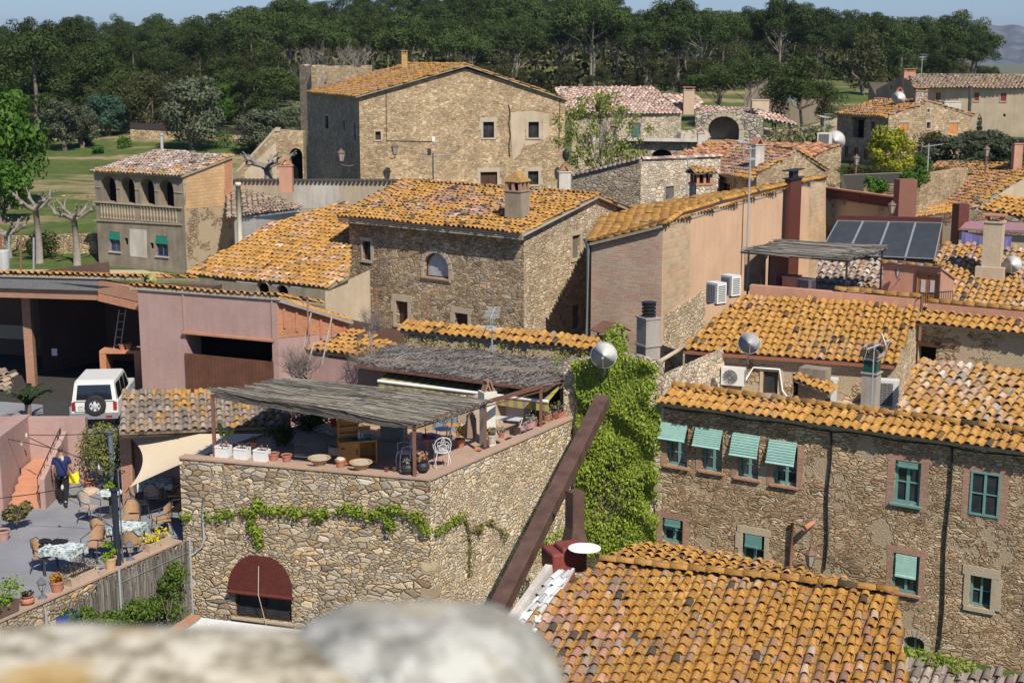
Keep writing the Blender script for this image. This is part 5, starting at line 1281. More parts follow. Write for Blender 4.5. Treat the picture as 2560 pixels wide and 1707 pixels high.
def acunit(P, rz, label, w=.8, d=.32, hh=.6, face='fan', feet=True):
    e = empty('air_conditioner', P, label, 'air conditioner', rz=rz); m = MB(); m.box((0,0,hh/2), (w,d,hh)); m.build('casing', ACW, e, world=False)
    m = MB(); m.box((w*.0,-d/2-.006,hh*.93), (w*.98,.01,.02)); 
    GR = flat('dark_grille', (.09,.09,.088), .6)
    g = MB()
    if face == 'fan':
        g.lathe([(.001,0),(hh*.4,0),(hh*.42,.012),(hh*.43,0)], n=24); g.v = [(v[0]-w*.1, -d/2-.004-v[2], v[1]+hh*.48) for v in g.v]; g.build('fan_grille', flat('grey_grille', (.42,.42,.4), .5), e, world=False)
        b = MB()
        for k in range(14):
            t = 2*pi*k/14; b.tube([(-w*.1+.05*cos(t), -d/2-.02, hh*.48+.05*sin(t)), (-w*.1+hh*.4*cos(t+.5), -d/2-.02, hh*.48+hh*.4*sin(t+.5))], .006, 3)
        b.lathe([(.001,0),(.06,0),(.06,-.01)], n=12) if False else None
        b.build('fan_blades', GR, e, world=False)
    else:
        g.box((-.05*w,-d/2-.008,hh*.5), (w*.72,.012,hh*.8)); g.build('coil_grille', GR, e, world=False)
        b = MB()
        for k in range(9): b.box((-.05*w,-d/2-.018,hh*(.14+.09*k)), (w*.7,.006,.008))
        for k in range(5): b.box((-.05*w-w*.3+w*.15*k,-d/2-.018,hh*.5), (.008,.006,hh*.78))
        b.build('wire_guard', flat('grey_plastic', (.35,.35,.33), .5), e, world=False)
    s = MB()
    for k in range(9): s.box((w/2+.004,0,hh*(.12+.09*k)), (.01,d*.75,.025)); s.box((-w/2-.004,0,hh*(.12+.09*k)), (.01,d*.75,.025))
    s.build('side_louvre', GR, e, world=False)
    if feet:
        f = MB(); 
        for k in (-.35,.35): f.box((w*k,0,-.03), (.05,d*1.1,.06))
        f.build('foot', BLK, e, world=False)
    return e
ang = atan2(WAC.d.y, WAC.d.x)
P = WAC.pt(*WAC.hit(1838, 956), .3); acunit(P, ang, 'white air conditioner with round fan under the rusty white dish', .72, .3, .55)
P = WAC.pt(*WAC.hit(2058, 1001), .32); acunit(P, ang, 'wide wall air conditioner with wire guard behind the chimney hut', .92, .34, .8, 'coil')
P = WAC.pt(*WAC.hit(2215, 1006), .6); acunit(P, ang, 'wall air conditioner with wire guard right of the tall concrete chimney', .8, .34, .85, 'coil')
m = MB(); m.tube([WAC.pt(*WAC.hit(1865,948), .12), WAC.pt(*WAC.hit(1885,917), .08), WAC.pt(*WAC.hit(1950,922), .08), WAC.pt(*WAC.hit(1957,975), .08), WAC.pt(*WAC.hit(1970,990), .1)], .03, 6); tag(m.build('conduit', WHT, smooth=True), 'white curved conduit on the wall beside the fan air conditioner', 'conduit')
# --- terrace with reed canopy behind the orange roof
dz = RL.z-.05; D0 = RL+Vector((.2,.4,-.1)); 
h = house('roof_terrace', D0, 'raised roof terrace floor with thin black railing behind the orange roof', 'terrace', 0)
m = MB(); a = RL+bk; b = RR+bk; m.poly([(a.x,a.y,dz-.2),(b.x,b.y,dz-.2),(b.x+3,b.y+5,dz-.2),(a.x+3,a.y+5,dz-.2)]); m.build('floor', PL_TERRA, h)
zr = PY(2050, 708, 49).z; m = MB(); r0 = PY(2045, 706, 49); r1 = PY(2205, 722, 47.6); n = 26
m.bar(r0, r1, .03, .03); lo = Vector((0,0,-.55)); m.bar(r0+lo, r1+lo, .02, .02)
for k in range(n+1): a = r0.lerp(r1, k/n); m.tube([a, a+lo], .009, 4)
m.build('railing', BLK, h)
# canopy
REED = reed_mat('grey_reed', (.12,.105,.09), (.2,.18,.15)); REED2 = reed_mat('weathered_reed', (.12,.11,.09), (.25,.22,.165)); HEATHER = reed_mat('grey_heather', (.15,.13,.115), (.25,.225,.2))
def reedmat(name, Q, parent, n, thick, mat, rad=.008, along_=(1,0), seglen=(1.2,2.4), jit=.05, over=.08, seed=1, sag=.05, droop=0, zj=.02):
    """Q: four 3D corners FL, FR, BR, BL. twigs run along u (1,0) or v (0,1)"""
    rg = random.Random(seed); m = MB()
    def at(u, v): return Q[0].lerp(Q[1], u).lerp(Q[3].lerp(Q[2], u), v)
    Lu = (Q[1]-Q[0]).length; Lv = (Q[3]-Q[0]).length
    for k in range(n):
        u = rg.uniform(-over/Lu, 1); v = rg.uniform(-over/Lv, 1+over/Lv); L = rg.uniform(*seglen); z = rg.uniform(-thick, zj)
        ja = rg.gauss(0, jit)
        if along_[0]: u2, v2 = min(u+L/Lu, 1+rg.uniform(0, over)/Lu), v+ja*L/Lv
        else: u2, v2 = u+ja*L/Lu, min(v+L/Lv, 1+over/Lv)
        w = lambda q, r_: -sag*(sin(q*9.5+seed)*.5+.5)-.04*sin(r_*7+seed)
        A = at(u, v)+Vector((0,0,z+w(u, v)-(droop if v < 0 else 0))); B = at(u2, v2)+Vector((0,0,z+w(u2, v2)+rg.gauss(0,.012)))
        if (B-A).length > .02: m.tube([A, B], rg.uniform(.6, 1.4)*rad, 3, cap=False)
    o = m.build(name, mat, parent)
    b = MB(); nn = 12
    for i in range(nn):
        for j in range(4):
            us = [(i/nn, j/4), ((i+1)/nn, j/4), ((i+1)/nn, (j+1)/4), (i/nn, (j+1)/4)]
            b.poly([at(u, v)+Vector((0,0,-thick*.6-sag*(sin(u*9.5+seed)*.5+.5)-.04*sin(v*7+seed))) for u, v in us])
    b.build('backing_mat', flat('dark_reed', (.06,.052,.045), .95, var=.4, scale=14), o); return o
h = house('reed_pergola', PY(2120,740,47), 'torn flat reed canopy on thin black posts on the rear roof terrace', 'pergola', 0)
Q = [PY(1853,624,47.5), PY(2120,646,46.8), PY(2214,617,49.5), PY(1938,598,50.5)]; 
reedmat('reed_roof', Q, h, 700, .06, REED, .014, seed=3)
for px, y0, y1, Y in ((1872,627,760,47.3),(2118,645,775,46.8),(2206,618,775,49.4),(1925,612,745,50),(1965,612,760,50)):
    m = MB(); a = PY(px, y0, Y); m.bar(a, (a.x, a.y, dz-.2), .06); m.build('post', BLK, h)
m = MB(); 
for i in range(4): m.bar(Q[i]-Vector((0,0,.1)), Q[(i+1) % 4]-Vector((0,0,.1)), .05)
m.build('frame', BLK, h)
m = MB(); a = PY(1862, 632, 49.6); b = PY(1915, 632, 50); rg = random.Random(2)
for k in range(60): p = a.lerp(b, k/60); m.tube([p, p+Vector((rg.gauss(0,.02), rg.gauss(0,.03), -1.35))], .018, 4, cap=False)
tag(m.build('reed_curtain', flat('beige_reed', (.36,.27,.18), .9, var=.3)), 'vertical beige reed curtain hanging under the torn canopy', 'curtain')
lantern(PY(1915, 636, 48.5), 'small black lantern hanging under the torn reed canopy', .5, BLK)
P = PY(1978, 735, 48.6); m = MB(); m.box((P.x, P.y, P.z+.3), (.5,.5,.62), rz=R(-30)); m.box((P.x, P.y, P.z+.63), (.56,.56,.04), rz=R(-30)); tag(m.build('cabinet', PL_TERRA), 'brown cabinet beside the standing air conditioner under the canopy', 'cabinet')
m = MB(); P = PY(1945, 738, 49.2); m.box((P.x, P.y, P.z+.8), (.55,.35,1.75), rz=R(32)); tag(m.build('pillar', flat('brown_render', (.2,.1,.075), .85)), 'dark brown pillar under the reed canopy', 'pillar')
P = PY(2014, 738, 48.3); acunit(Vector((P.x, P.y, P.z)), R(-40), 'air conditioner standing on the rear terrace beside the brown cabinet', .55, .32, .6, 'coil')
for px, lb, s in ((1790, 'lower of the two air conditioners fixed to the base of the peach wall', 0), (1826, 'upper right of the two air conditioners fixed to the base of the peach wall', 1)):
    P = PY(px, 756 if s == 0 else 737, 45+s*.9); acunit(P, R(-55), lb, .52, .4, .66, 'coil')
# hut
H0 = PY(2208, 657, 47.5); H1 = PY(2354, 670, 46.3); H2 = along(H1, 32, 2386, 692)
h = house('terrace_hut', H1, 'terracotta rendered stair hut with wooden door on the rear terrace', 'hut', 0)
W = Wall(H0, H1, 3, top=H1.z); DW = flat('varnished_wood', (.3,.13,.04), .5, var=.3)
o, r = window(W, (2292,686,2345,762), h, kind='door', frame=DW, depth=.1, panels=False); m = MB(); g = MB()
W.box(m, (r[0]+r[1])/2, r[3]+.03, .02, (r[1]-r[0]+.12, .06, .06)); W.box(m, r[0]-.03, (r[2]+r[3])/2, .02, (.05,.06,r[3]-r[2])); W.box(m, r[1]+.03, (r[2]+r[3])/2, .02, (.05,.06,r[3]-r[2])); m.build('door_frame', WOODD, o)
for k in (.28, .72): W.box(g, r[0]+(r[1]-r[0])*k, r[3]-.4, -.015, ((r[1]-r[0])*.2, .02, .42))
g.build('curtained_glass', flat('pale_curtain', (.45,.43,.45), .6), o); W.build(PL_TERRA, h)
W2 = Wall(H1, H2, 3, top_px=[(2354,670),(2386,696)]); W2.build(PL_TERRA, h)
m = MB(); q = [W.pt(-.05, H1.z+.02, .06), W.pt(W.L+.05, H1.z+.02, .06), W2.pt(W2.L, W2.top[-1][1]+.03, .06), Vector((H0.x+.8, H0.y+1.2, W2.top[-1][1]+.05))]; m.poly(q); m.poly([p-Vector((0,0,.06)) for p in q][::-1])
for i in range(4): a, b = q[i], q[(i+1) % 4]; m.poly([a-Vector((0,0,.06)), b-Vector((0,0,.06)), b, a])
m.build('roof', PL_TERRA, h); ridge(q[0]+Vector((0,0,0)), q[1], T_MIX, h, .08, .3, 90)
lantern(W.pt(*W.hit(2252, 678), .3), 'black lantern on the terracotta hut wall left of its door', .55, BLK, arm=(-W.n.x*.28, -W.n.y*.28, 0))
m = MB(); a = PY(2303, 734, 44.6); b = PY(2382, 728, 46); lo = Vector((0,0,-.6)); m.bar(a, b, .03)
for k in range(15): p = a.lerp(b, k/14); m.tube([p, p+lo], .01, 4)
tag(m.build('railing', BLK), 'short black iron railing in front of the terracotta hut door', 'railing')
# roofs behind the terrace
a = PY(2047, 716, 50.5); b = PY(2210, 729, 49.6); h = house('side_house', a, 'greyish pink barrel tiled roof under the solar panels', z=0)
rp = RoofPlane(a, b, pitch=17); rp.tile([(2044,716),(2212,730),(2212,650),(2046,645)], T_GREY, h, sp=.25, L=.36, seed=91, grad=lambda u, v: v*.0+u*.06); m = MB(); m.bar(a-Vector((0,0,.12)), b-Vector((0,0,.12)), .12, .08); m.build('gutter', flat('rust_gutter', (.26,.1,.06), .6), h)
W = Wall(a, b, 1, top=a.z-.1); W.build(PL_TERRA, h)
a = PZ(2385, 752, 4.9); b = PZ(2600, 768, 4.9); h = house('side_house', a, 'wide roof of grey and orange tiles around the tall plain chimney, right edge', z=0)
rp = RoofPlane(a, b, pitch=16); ro = rp.tile([(2384,752),(2600,772),(2600,625),(2358,610),(2338,645)], tile_mat('grey_orange_tiles', .76, [(.4,.27,.22),(.35,.24,.18),(.45,.35,.29)], grey=.35), h, sp=.25, L=.38, seed=92)
W = Wall(a, b, 1, top=a.z-.1); W.build(PL_TERRA, h); m = MB(); m.bar(a-rp.ev*.2-Vector((0,0,.12)), b-rp.ev*.2-Vector((0,0,.12)), .12, .1); m.build('gutter', flat('rust_gutter', (.26,.1,.06), .6), h)
P = rp.px(2478, 690); hc = chimney(h, P, .62, .5, PY(2490, 556, P.y).z-P.z, PL_SAND, rz=R(-30), cap='slab'); m = MB(); m.box((P.x, P.y, P.z+.1), (.95,.8,.5), rz=R(-30)); m.build('chimney_base', PL_SAND, h)
dish(PY(2531, 661, P.y-.3), .32, 205, 25, 'white dish on the roof right of the tall plain chimney')
# solar panels
SP = [PY(2048,634,53), PY(2338,648,51.2), PY(2357,558,53.2), PY(2094,552,55.2)]
h = house('solar_collector', SP[0], 'row of four tilted dark solar collector panels on the right-hand roofs', 'solar panels', 3)
PAN = flat('solar_glass', (.045,.05,.055), .45, var=.2, scale=3, spec=.25); ALU = flat('aluminium', (.25,.26,.27), .4)
for k in range(4):
    u0 = k/4+.004; u1 = (k+1)/4-.006; at = lambda u, v, e=0: SP[0].lerp(SP[1], u).lerp(SP[3].lerp(SP[2], u), v)+Vector((0,0,e))
    m = MB(); q = [at(u0,0), at(u1,0), at(u1,1), at(u0,1)]; m.poly(q); lo = [p-Vector((0,-.05,.1)) for p in q]; m.poly(lo[::-1])
    for i in range(4): m.poly([lo[i], lo[(i+1) % 4], q[(i+1) % 4], q[i]])
    o = m.build('panel', PAN, h); f = MB()
    for i in range(4): f.bar(q[i]+Vector((0,0,.012)), q[(i+1) % 4]+Vector((0,0,.012)), .03, .03)
    f.build('frame', ALU, o)
m = MB(); m.bar(SP[3]+Vector((0,.1,.1)), SP[2]+Vector((0,.1,.1)), .15, .2)
for k in range(5): a = SP[3].lerp(SP[2], k/4); m.bar(a+Vector((0,.08,0)), (a.x, a.y+.1, a.z-2.6), .06)
m.build('support', flat('brown_metal', (.11,.035,.025), .5, var=.2), h)
m = MB(); m.bar(SP[0]-Vector((0,0,.15)), SP[1]-Vector((0,0,.15)), .1); m.build('pipe_rail', BLK, h)
m = MB(); W_ = Wall(PY(2360,648,56), PY(2600,560,60), 0, top=5); 
# washing line cloth + mauve roof strip + slotted chimney
cl = MB(); n = 14; a = PY(2405, 578, 56); b = PY(2530, 590, 55)
for k in range(n):
    p = a.lerp(b, k/n); q = a.lerp(b, (k+1)/n); f = lambda t: Vector((0, .06*sin(t*5), 0)); sg = lambda t: -.12*sin(pi*t)
    cl.poly([p+f(k)+Vector((0,0,sg(k/n)-.62)), q+f(k+1)+Vector((0,0,sg((k+1)/n)-.62)), q+Vector((0,0,sg((k+1)/n))), p+Vector((0,0,sg(k/n)))])
tag(cl.build('cloth', flat('lilac_cloth', (.2,.17,.38), .9, var=.1)), 'lilac sheet hanging on a line behind the tall plain chimney', 'cloth')
m = MB(); a = PY(2398, 573, 57); b = PY(2600, 580, 55.5); m.poly([a, b, b+Vector((.6,1.0,.22)), a+Vector((.6,1.0,.22))]); m.bar(a, b, .06, .08); hh_ = m.build('awning', flat('mauve_sheet', (.3,.16,.17), .7)); tag(hh_, 'thin mauve corrugated awning above the lilac sheet', 'awning')
W = Wall(PY(2398,578,57.2), PY(2600,590,55.7), 2, top=PY(2398,578,57).z-.05); tag(W.build(PL_SAND, None, 'courtyard_wall'), 'pale wall behind the lilac sheet', 'wall')
P = PY(2395, 640, 58); m = MB(); m.box((P.x,P.y,P.z+.7), (.5,.45,2.9), rz=R(20)); tag(m.build('flue', flat('brown_metal', (.11,.035,.025), .5, var=.2)), 'rust brown square flue behind the right end of the solar panels', 'flue')
# --- stone foundations and parts under the AC roof at left: concrete chimney with black cowl
P = PY(1620, 900, 44.5); h = house('chimney', P, 'rough concrete chimney with stacked black plastic cowl', 'chimney', 3)
zt = PY(1620, 796, P.y).z; m = MB(); T = Matrix.Translation((P.x, P.y, 0)) @ Matrix.Rotation(R(28), 4, 'Z'); m.box((0,0,(1+zt)/2), (.55,.55,zt-1), M=T); m.box((0,0,zt-.85), (.62,.62,.06), M=T); m.box((0,0,zt+.03), (.6,.6,.06), M=T); m.build('shaft', CONC, h)
m = MB(); m.tube([(P.x,P.y,zt), (P.x,P.y,zt+.5)], .17, 12)
for k in range(4): m.lathe([(.17,0),(.23,.02),(.23,.07),(.17,.09)], (P.x,P.y,zt+.06+.11*k), 14)
m.lathe([(.24,0),(.25,.03),(.05,.05)], (P.x,P.y,zt+.5), 14); m.build('cowl', BLK, h)
P = PY(1525, 860, 45.5); h = house('chimney', P, 'low chimney with rusty sheet metal hood at the top of the ivy', 'chimney', 3)
zt = PY(1525, 840, P.y).z; m = MB(); m.box((P.x,P.y,(2+zt)/2), (.75,.6,zt-2), rz=R(30)); m.build('shaft', CONC, h)
m = MB(); T = Matrix.Translation((P.x,P.y,zt)) @ Matrix.Rotation(R(30), 4, 'Z')
for sx in (-1, 1): m.box((0,0,0), (.6,.8,.03), M=T @ Matrix.Translation((sx*.27,0,.32)) @ Matrix.Rotation(sx*.45, 4, 'Y'))
for sx in (-1, 1):
    for sy in (-1, 1): m.box((sx*.3, sy*.25, .1), (.05,.05,.4), M=T)
m.build('hood', flat('rusty_sheet', (.17,.08,.055), .7, var=.3), h)
# ground floor stone wall with pipe left of the orange roof
W = Wall(PY(1655, 900, 46), PY(1712, 990, 43.5), 0, top_px=[(1655,760),(1712,880)]); 
W = Wall(PY(1640, 930, 45.5), A0+Vector((-.05,.1,0)), 0, top=3.9); W.build(S_PLAST, None, 'stone_wall'); tag(col.objects[-1], 'small piece of stone wall below the concrete chimney', 'wall')
m = MB(); m.tube([PY(1635, 912, 43.5), PY(1712, 866, 44)], .07, 8); tag(m.build('pipe', PL_SAND, smooth=True), 'diagonal cement pipe left of the bright orange roof', 'pipe')
# ============================================================ ivy wall
IV0 = PZ(1444, 1030, 2.5); IA = V2(SA)+dirv(-58.5)*3.3; IB = V2(SA)
h = house('garden_wall', IB, 'high stone wall almost wholly hidden under bright green ivy', 'wall', -2)
W = Wall(IA, IB, -4, top_px=[(1440,905),(1540,878),(1600,885),(1660,905)]); W.build(S_PALE, h); IVW = W
c3 = V2(IB)+dirv(31)*5; close(h, S_PALE, [IB[:]+(4.2,), (IB+dirv(31)*5)[:]+(4.2,)], -2, 4)
L_IVY = leaf_mat('ivy_leaves', (.12,.175,.02), (.33,.41,.06), .3, 0); L_IVYD = leaf_mat('ivy_reddish_leaves', (.12,.16,.03), (.22,.17,.05), .3, 0)
def ivy(name, W, poly_px, n, size, mat, parent, seed, dens=None, depth=.16):
    rg = np.random.default_rng(seed); q = [W.hit(*p) for p in poly_px]; s = [a[0] for a in q]; z = [a[1] for a in q]
    S = rg.uniform(min(s), max(s), n*2); Z = rg.uniform(min(z), max(z), n*2)
    ins = np.zeros(len(S), bool); k = len(q)
    for i in range(k):
        a, b = q[i], q[(i+1) % k]
        if a[1] == b[1]: continue
        c = ((a[1] > Z) != (b[1] > Z)) & (S < (b[0]-a[0])*(Z-a[1])/(b[1]-a[1])+a[0]); ins ^= c
    if dens is not None: ins &= rg.random(len(S)) < dens(S, Z)
    S = S[ins][:n]; Z = Z[ins][:n]; n = len(S)
    bump = .5+.5*np.sin(S*3.1+np.sin(Z*2.3)*1.5)*np.cos(Z*2.7+np.sin(S*1.9))
    D = .03+depth*bump*rg.uniform(.5, 1.1, n)
    A = np.array([W.A.x, W.A.y, 0]); d = np.array([W.d.x, W.d.y, 0]); nn = np.array([W.n.x, W.n.y, 0]); up = np.array([0,0,1.])
    P = A+S[:, None]*d+D[:, None]*nn+Z[:, None]*up
    N = nn+rg.normal(size=(n, 3))*.38+np.array([0,0,.45]); N /= np.linalg.norm(N, axis=1)[:, None]
    dn = -up+rg.normal(size=(n, 3))*.45; b = dn-(dn*N).sum(1)[:, None]*N; b /= np.linalg.norm(b, axis=1)[:, None]; a = np.cross(N, b); sz = (size*rg.uniform(.6, 1.35, n))[:, None]
    V = np.stack([P-b*sz*.8, P+a*sz*.55+b*sz*.05, P+b*sz, P-a*sz*.55+b*sz*.05], 1).reshape(-1, 3)
    return np_mesh(name, V, np.arange(len(V)).reshape(-1, 4), mat, parent)
hi = empty('ivy', W.pt(W.L/2, -2), 'dense bright green ivy climbing over the high wall beside the satellite dish', 'ivy')
ivy('foliage', W, [(1440,900),(1500,890),(1525,825),(1550,822),(1562,885),(1650,905),(1660,1060),(1655,1350),(1600,1375),(1440,1385),(1450,1100)], 13000, .058, L_IVY, hi, 3,
    dens=lambda S, Z: np.clip(1.0-1.05*np.exp(-((S-1.75)/.85)**2-((Z-.2)/1.2)**2), .1, 1)*np.where(np.minimum(S-.05, W.L-S) < .18+.16*np.sin(Z*4.1)+.1*np.sin(Z*9.7), .12, 1)*np.where(np.sin(S*5.3+np.sin(Z*3.7)*1.3)*np.sin(Z*4.9+S*1.1) > .72, .25, 1), depth=.34)
ivy('reddish_foliage', W, [(1460,1160),(1600,1150),(1610,1370),(1450,1390)], 1500, .05, L_IVYD, hi, 4, depth=.1)
for (P0_, r_, n_, sd) in (((1535,860,43.2), .5, 700, 5), ((1540,835,43.4), .38, 450, 6)):
    P = PY(*P0_); V, F = leaves([(P.x,P.y,P.z,r_),(P.x+.05,P.y,P.z-.5,r_),(P.x+.1,P.y,P.z-1.0,r_*1.1)], 900, .06, sd, 0, .3); np_mesh('foliage', V, F, L_IVY, hi)
m = MB(); rg = random.Random(9)
for k in range(30):
    x = rg.uniform(1455, 1640); y = rg.uniform(1150, 1360); pts = [W.pt(*W.hit(x, y), .03)]
    for j in range(5): x += rg.uniform(-12, 12); y -= rg.uniform(8, 30); pts.append(W.pt(*W.hit(x, y), .03))
    m.tube(pts, .012, 4)
m.build('stems', flat('ivy_stem', (.22,.17,.12), .9), hi)
# ============================================================ foreground roof
FA = PZ(1500, 1408, 1.9); FB = PZ(2240, 1488, 1.9); ddn = Vector((-sin(R(19)), -cos(R(19)), -tan(R(13))))
h = house('street_level_house', FA, 'nearest roof with long rows of orange, pink and blackened barrel tiles', z=-4)
rp = RoofPlane(FA, FB, FA+ddn*3); RPF = rp
ro = rp.tile([(1500,1412),(2240,1490),(2300,1900),(1000,1900),(1270,1590)], T_FG, h, sp=.25, L=.3, seed=100, shear=.06, grad=lambda u, v: np.where(u < .8-v*.15, -.3, np.where((u > 4.8) & (v < -2.4), -.55, .12)), slab=MORTL)
ridge(FA+Vector((0,0,.1)), FB+Vector((0,0,.1)), T_ORANGE, ro, .1, .38, 101)
rp2 = RoofPlane(FA, FB, FA+Vector((sin(R(19)), cos(R(19)), -.12))*3)
rp2.tile([(1500,1404),(2236,1484),(2170,1462),(1980,1422),(1700,1366),(1612,1356),(1560,1372)], T_ORANGE, h, sp=.25, L=.36, seed=102, slab=MORTL)
m = MB(); a = rp.px(2240,1490); b = rp.px(2300,1900); m.poly([(a.x,a.y,-5),(b.x,b.y,-5),b-Vector((0,0,.1)),a-Vector((0,0,.1))], [(0,-5),(5,-5),(5,0),(0,0)]); m.build('wall', S_STREET, h)
# white painted tiles strip
wp = RoofPlane(FA-Vector((0,0,.02)), FB-Vector((0,0,.02)), FA-Vector((0,0,.02))+ddn*3)
h = house('roof_strip', wp.px(1380,1480), 'strip of white painted barrel tiles beside the steel beam', 'roof strip', -2)
q0 = wp.px(1290,1565); q1 = wp.px(1345,1580); qa = wp.px(1385,1432); qb = wp.px(1430,1425)
rpw = RoofPlane(q0, q1, qb); rpw.tile([q0, q1, qb, qa], tile_mat('white_painted_tiles', -1, [(.62,.62,.6),(.7,.7,.68),(.55,.56,.54)], grey=-.5, dark=-1), h, sp=.2, L=.34, seed=103, zl=.03)
m = MB(); m.bar(q0+Vector((-.1,.05,.05)), qa+Vector((-.1,.05,.05)), .16, .3); m.bar(q1+Vector((.03,0,.03)), qb+Vector((.03,0,.03)), .06, .06); m.build('flashing', PL_WHITE, h)
# red base with white plate
P = PY(1418, 1392, 32.6); m = MB(); T = Matrix.Translation(P) @ Matrix.Rotation(R(20), 4, 'Z'); m.box((0,.2,-.1), (.9,.8,.55), M=T); m.box((.1,.1,.2), (.6,.6,.2), M=T); m.box((-.3,-.3,-.3), (.6,.5,.3), M=T)
o = m.build('plinth', flat('red_paint', (.2,.05,.04), .6, var=.2)); md = o.modifiers.new('b', 'BEVEL'); md.width = .06; md.segments = 2; tag(o, 'red painted masonry plinth under the steel post', 'plinth')
m = MB(); T = Matrix.Translation(PY(1455, 1371, 32.2)) @ Matrix.Rotation(R(-5), 4, 'Z') @ Matrix.Rotation(R(6), 4, 'X'); m.lathe([(.001,0),(.3,0),(.32,.02),(.3,.03),(.001,.03)], n=18)
m.v = [tuple(T @ Vector((v[0]*1.05+(.12 if v[0] > 0 else 0), v[1]*.9, v[2]))) for v in m.v]; tag(m.build('plate', WHT), 'flat white oval plate lying on the red plinth', 'plate')
# corten beam and post
U = PY(1507, 1000, 39.6); Lw = PY(1262, 1490, 31.4); dv = (Lw-U).normalized(); Lw = Lw+dv*.6
h = house('steel_prop', Lw, 'huge rust brown steel beam leaning diagonally with a vertical post', 'steel beam', -4)
m = MB(); m.bar(Lw, U, .4, .38); o = m.build('beam', CORTEN, h); md = o.modifiers.new('b', 'BEVEL'); md.width = .02
mid = U.lerp(Lw, .36); pb = PY(1436, 1375, 33.6); tp = Vector((mid.x, mid.y, 0)); 
pz = mid.z; m = MB(); X0, Y0 = pb.x, pb.y; m.box((X0, Y0, (pb.z+.5+pz)/2), (.34,.34,pz-pb.z-.5+.4), rz=R(32)); o2 = m.build('post', CORTEN, h)
m = MB(); base = []; 
T = Matrix.Translation((X0, Y0, pb.z)) @ Matrix.Rotation(R(32), 4, 'Z')
n0 = len(m.v); m.v += [tuple(T @ Vector(p)) for p in ((-.3,-.24,0),(.3,-.24,0),(.3,.24,0),(-.3,.24,0),(-.17,-.17,.6),(.17,-.17,.6),(.17,.17,.6),(-.17,.17,.6))]
for f in ((0,3,2,1),(4,5,6,7),(0,1,5,4),(1,2,6,5),(2,3,7,6),(3,0,4,7)): m.f.append(tuple(n0+i for i in f)); m.uv.append(None); m.c.append(None)
m.build('foot', CORTEN, h)
dish(PY(1510, 888, 40.0), .38, 190, 14, 'large white satellite dish mounted at the top of the ivy')
# bottom right lower roof
a = PZ(2262, 1645, -.9); b = PZ(2600, 1712, -.9); h = house('lean_to', a, 'grey tiled lean-to roof at the foot of the street wall', 'roof', -4)
dd = Vector((-sin(R(20)), -cos(R(20)), -.35)); rp = RoofPlane(a, b, a+dd*3); rp.tile([(2255,1643),(2600,1706),(2700,1850),(2320,1900)], tile_mat('bare_grey_tiles', .12, [(.3,.22,.17),(.26,.2,.17),(.34,.26,.2)], grey=.6), h, sp=.26, L=.36, seed=105)
V, F = leaves([(*(PY(x, y, 30+(x-2270)*-.004)), .16) for x, y in ((2275,1632),(2300,1637),(2325,1643),(2350,1648),(2375,1656),(2400,1662),(2425,1668),(2340,1660),(2390,1675))], 2500, .045, 7); o = np_mesh('foliage', V, F, L_IVY); tag(o, 'low green creeper along the top of the grey lean-to roof', 'creeper')
# ============================================================ terrace building
ZT = 2.5
TC = PZ(1075, 1196, ZT); TLf = PZ(448, 1141, ZT); TRt = PZ(1462, 1030, ZT)
h = house('terrace_building', TC, 'rubble stone building carrying the roof terrace, with arched window and red blind', z=-4)
TB = h
W = Wall(TLf, TC, -6, top=ZT-.06); TW1 = W
o, r = window(W, (586,1393,727,1548), h, frame=flat('dark_brown_frame', (.035,.02,.015), .5), arch=1, depth=.16, fr=.07, mull=1, trans=0, sill=BEIGE, fill=CUR)
s0, s1, z0, z1 = r; BL_ = flat('dark_red_slats', (.1,.024,.018), .6, var=.2)
m = MB(); zc = z1-(s1-s0)/2; rr = (s1-s0)/2+.1; c = (s0+s1)/2; nsl = 20; za = zc-.12
for k in range(nsl):
    zz = za+(z1+.08-za)*k/nsl; hw = sqrt(max(0, rr*rr-max(0, zz-zc)**2)) if zz > zc else rr
    W.box(m, c, zz, .14-.1*k/nsl, (hw*2, .02, (z1+.08-za)/nsl*.86))
m.tube([W.pt(c-rr-.03, za-.04, .17), W.pt(c+rr+.03, za-.04, .17)], .055, 8); m.build('blind', BL_, o)
m = MB(); m.tube([W.pt(c-.02, z1-.2, .14), W.pt(c-.01, za, .24), W.pt(c+.12, z0-.1, .1), W.pt(c+.1, z0-.5, .1)], .012, 4); m.build('cord', flat('pale_cord', (.5,.4,.28), .9), o)
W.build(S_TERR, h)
m = MB(); 
zq = W.hit(586, 1548)[1]
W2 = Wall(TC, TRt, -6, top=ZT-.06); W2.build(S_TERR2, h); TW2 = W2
# quoins
rg = random.Random(4); QM = stone_mat('quoin_stone', [(.45,.37,.25),(.4,.32,.21),(.5,.38,.22)], (.4,.33,.24), .7, 1.5, .02, .02, .4, 13)
for k in range(22):
    z = ZT-.12-.36*k; a = rg.uniform(.2, .5)
    if rg.random() < .45: continue
    m = MB(); hq = .31+rg.uniform(-.06,.03); dz_ = rg.uniform(-.05,.05)
    for Wl, q, w in ((W, W.L-a/2, a), (W2, (.7-a)/2, .7-a)): Wl.box(m, q, z-.17+dz_, -.012, (w+.01, .05, hq))
    m.build('quoin', QM, h)
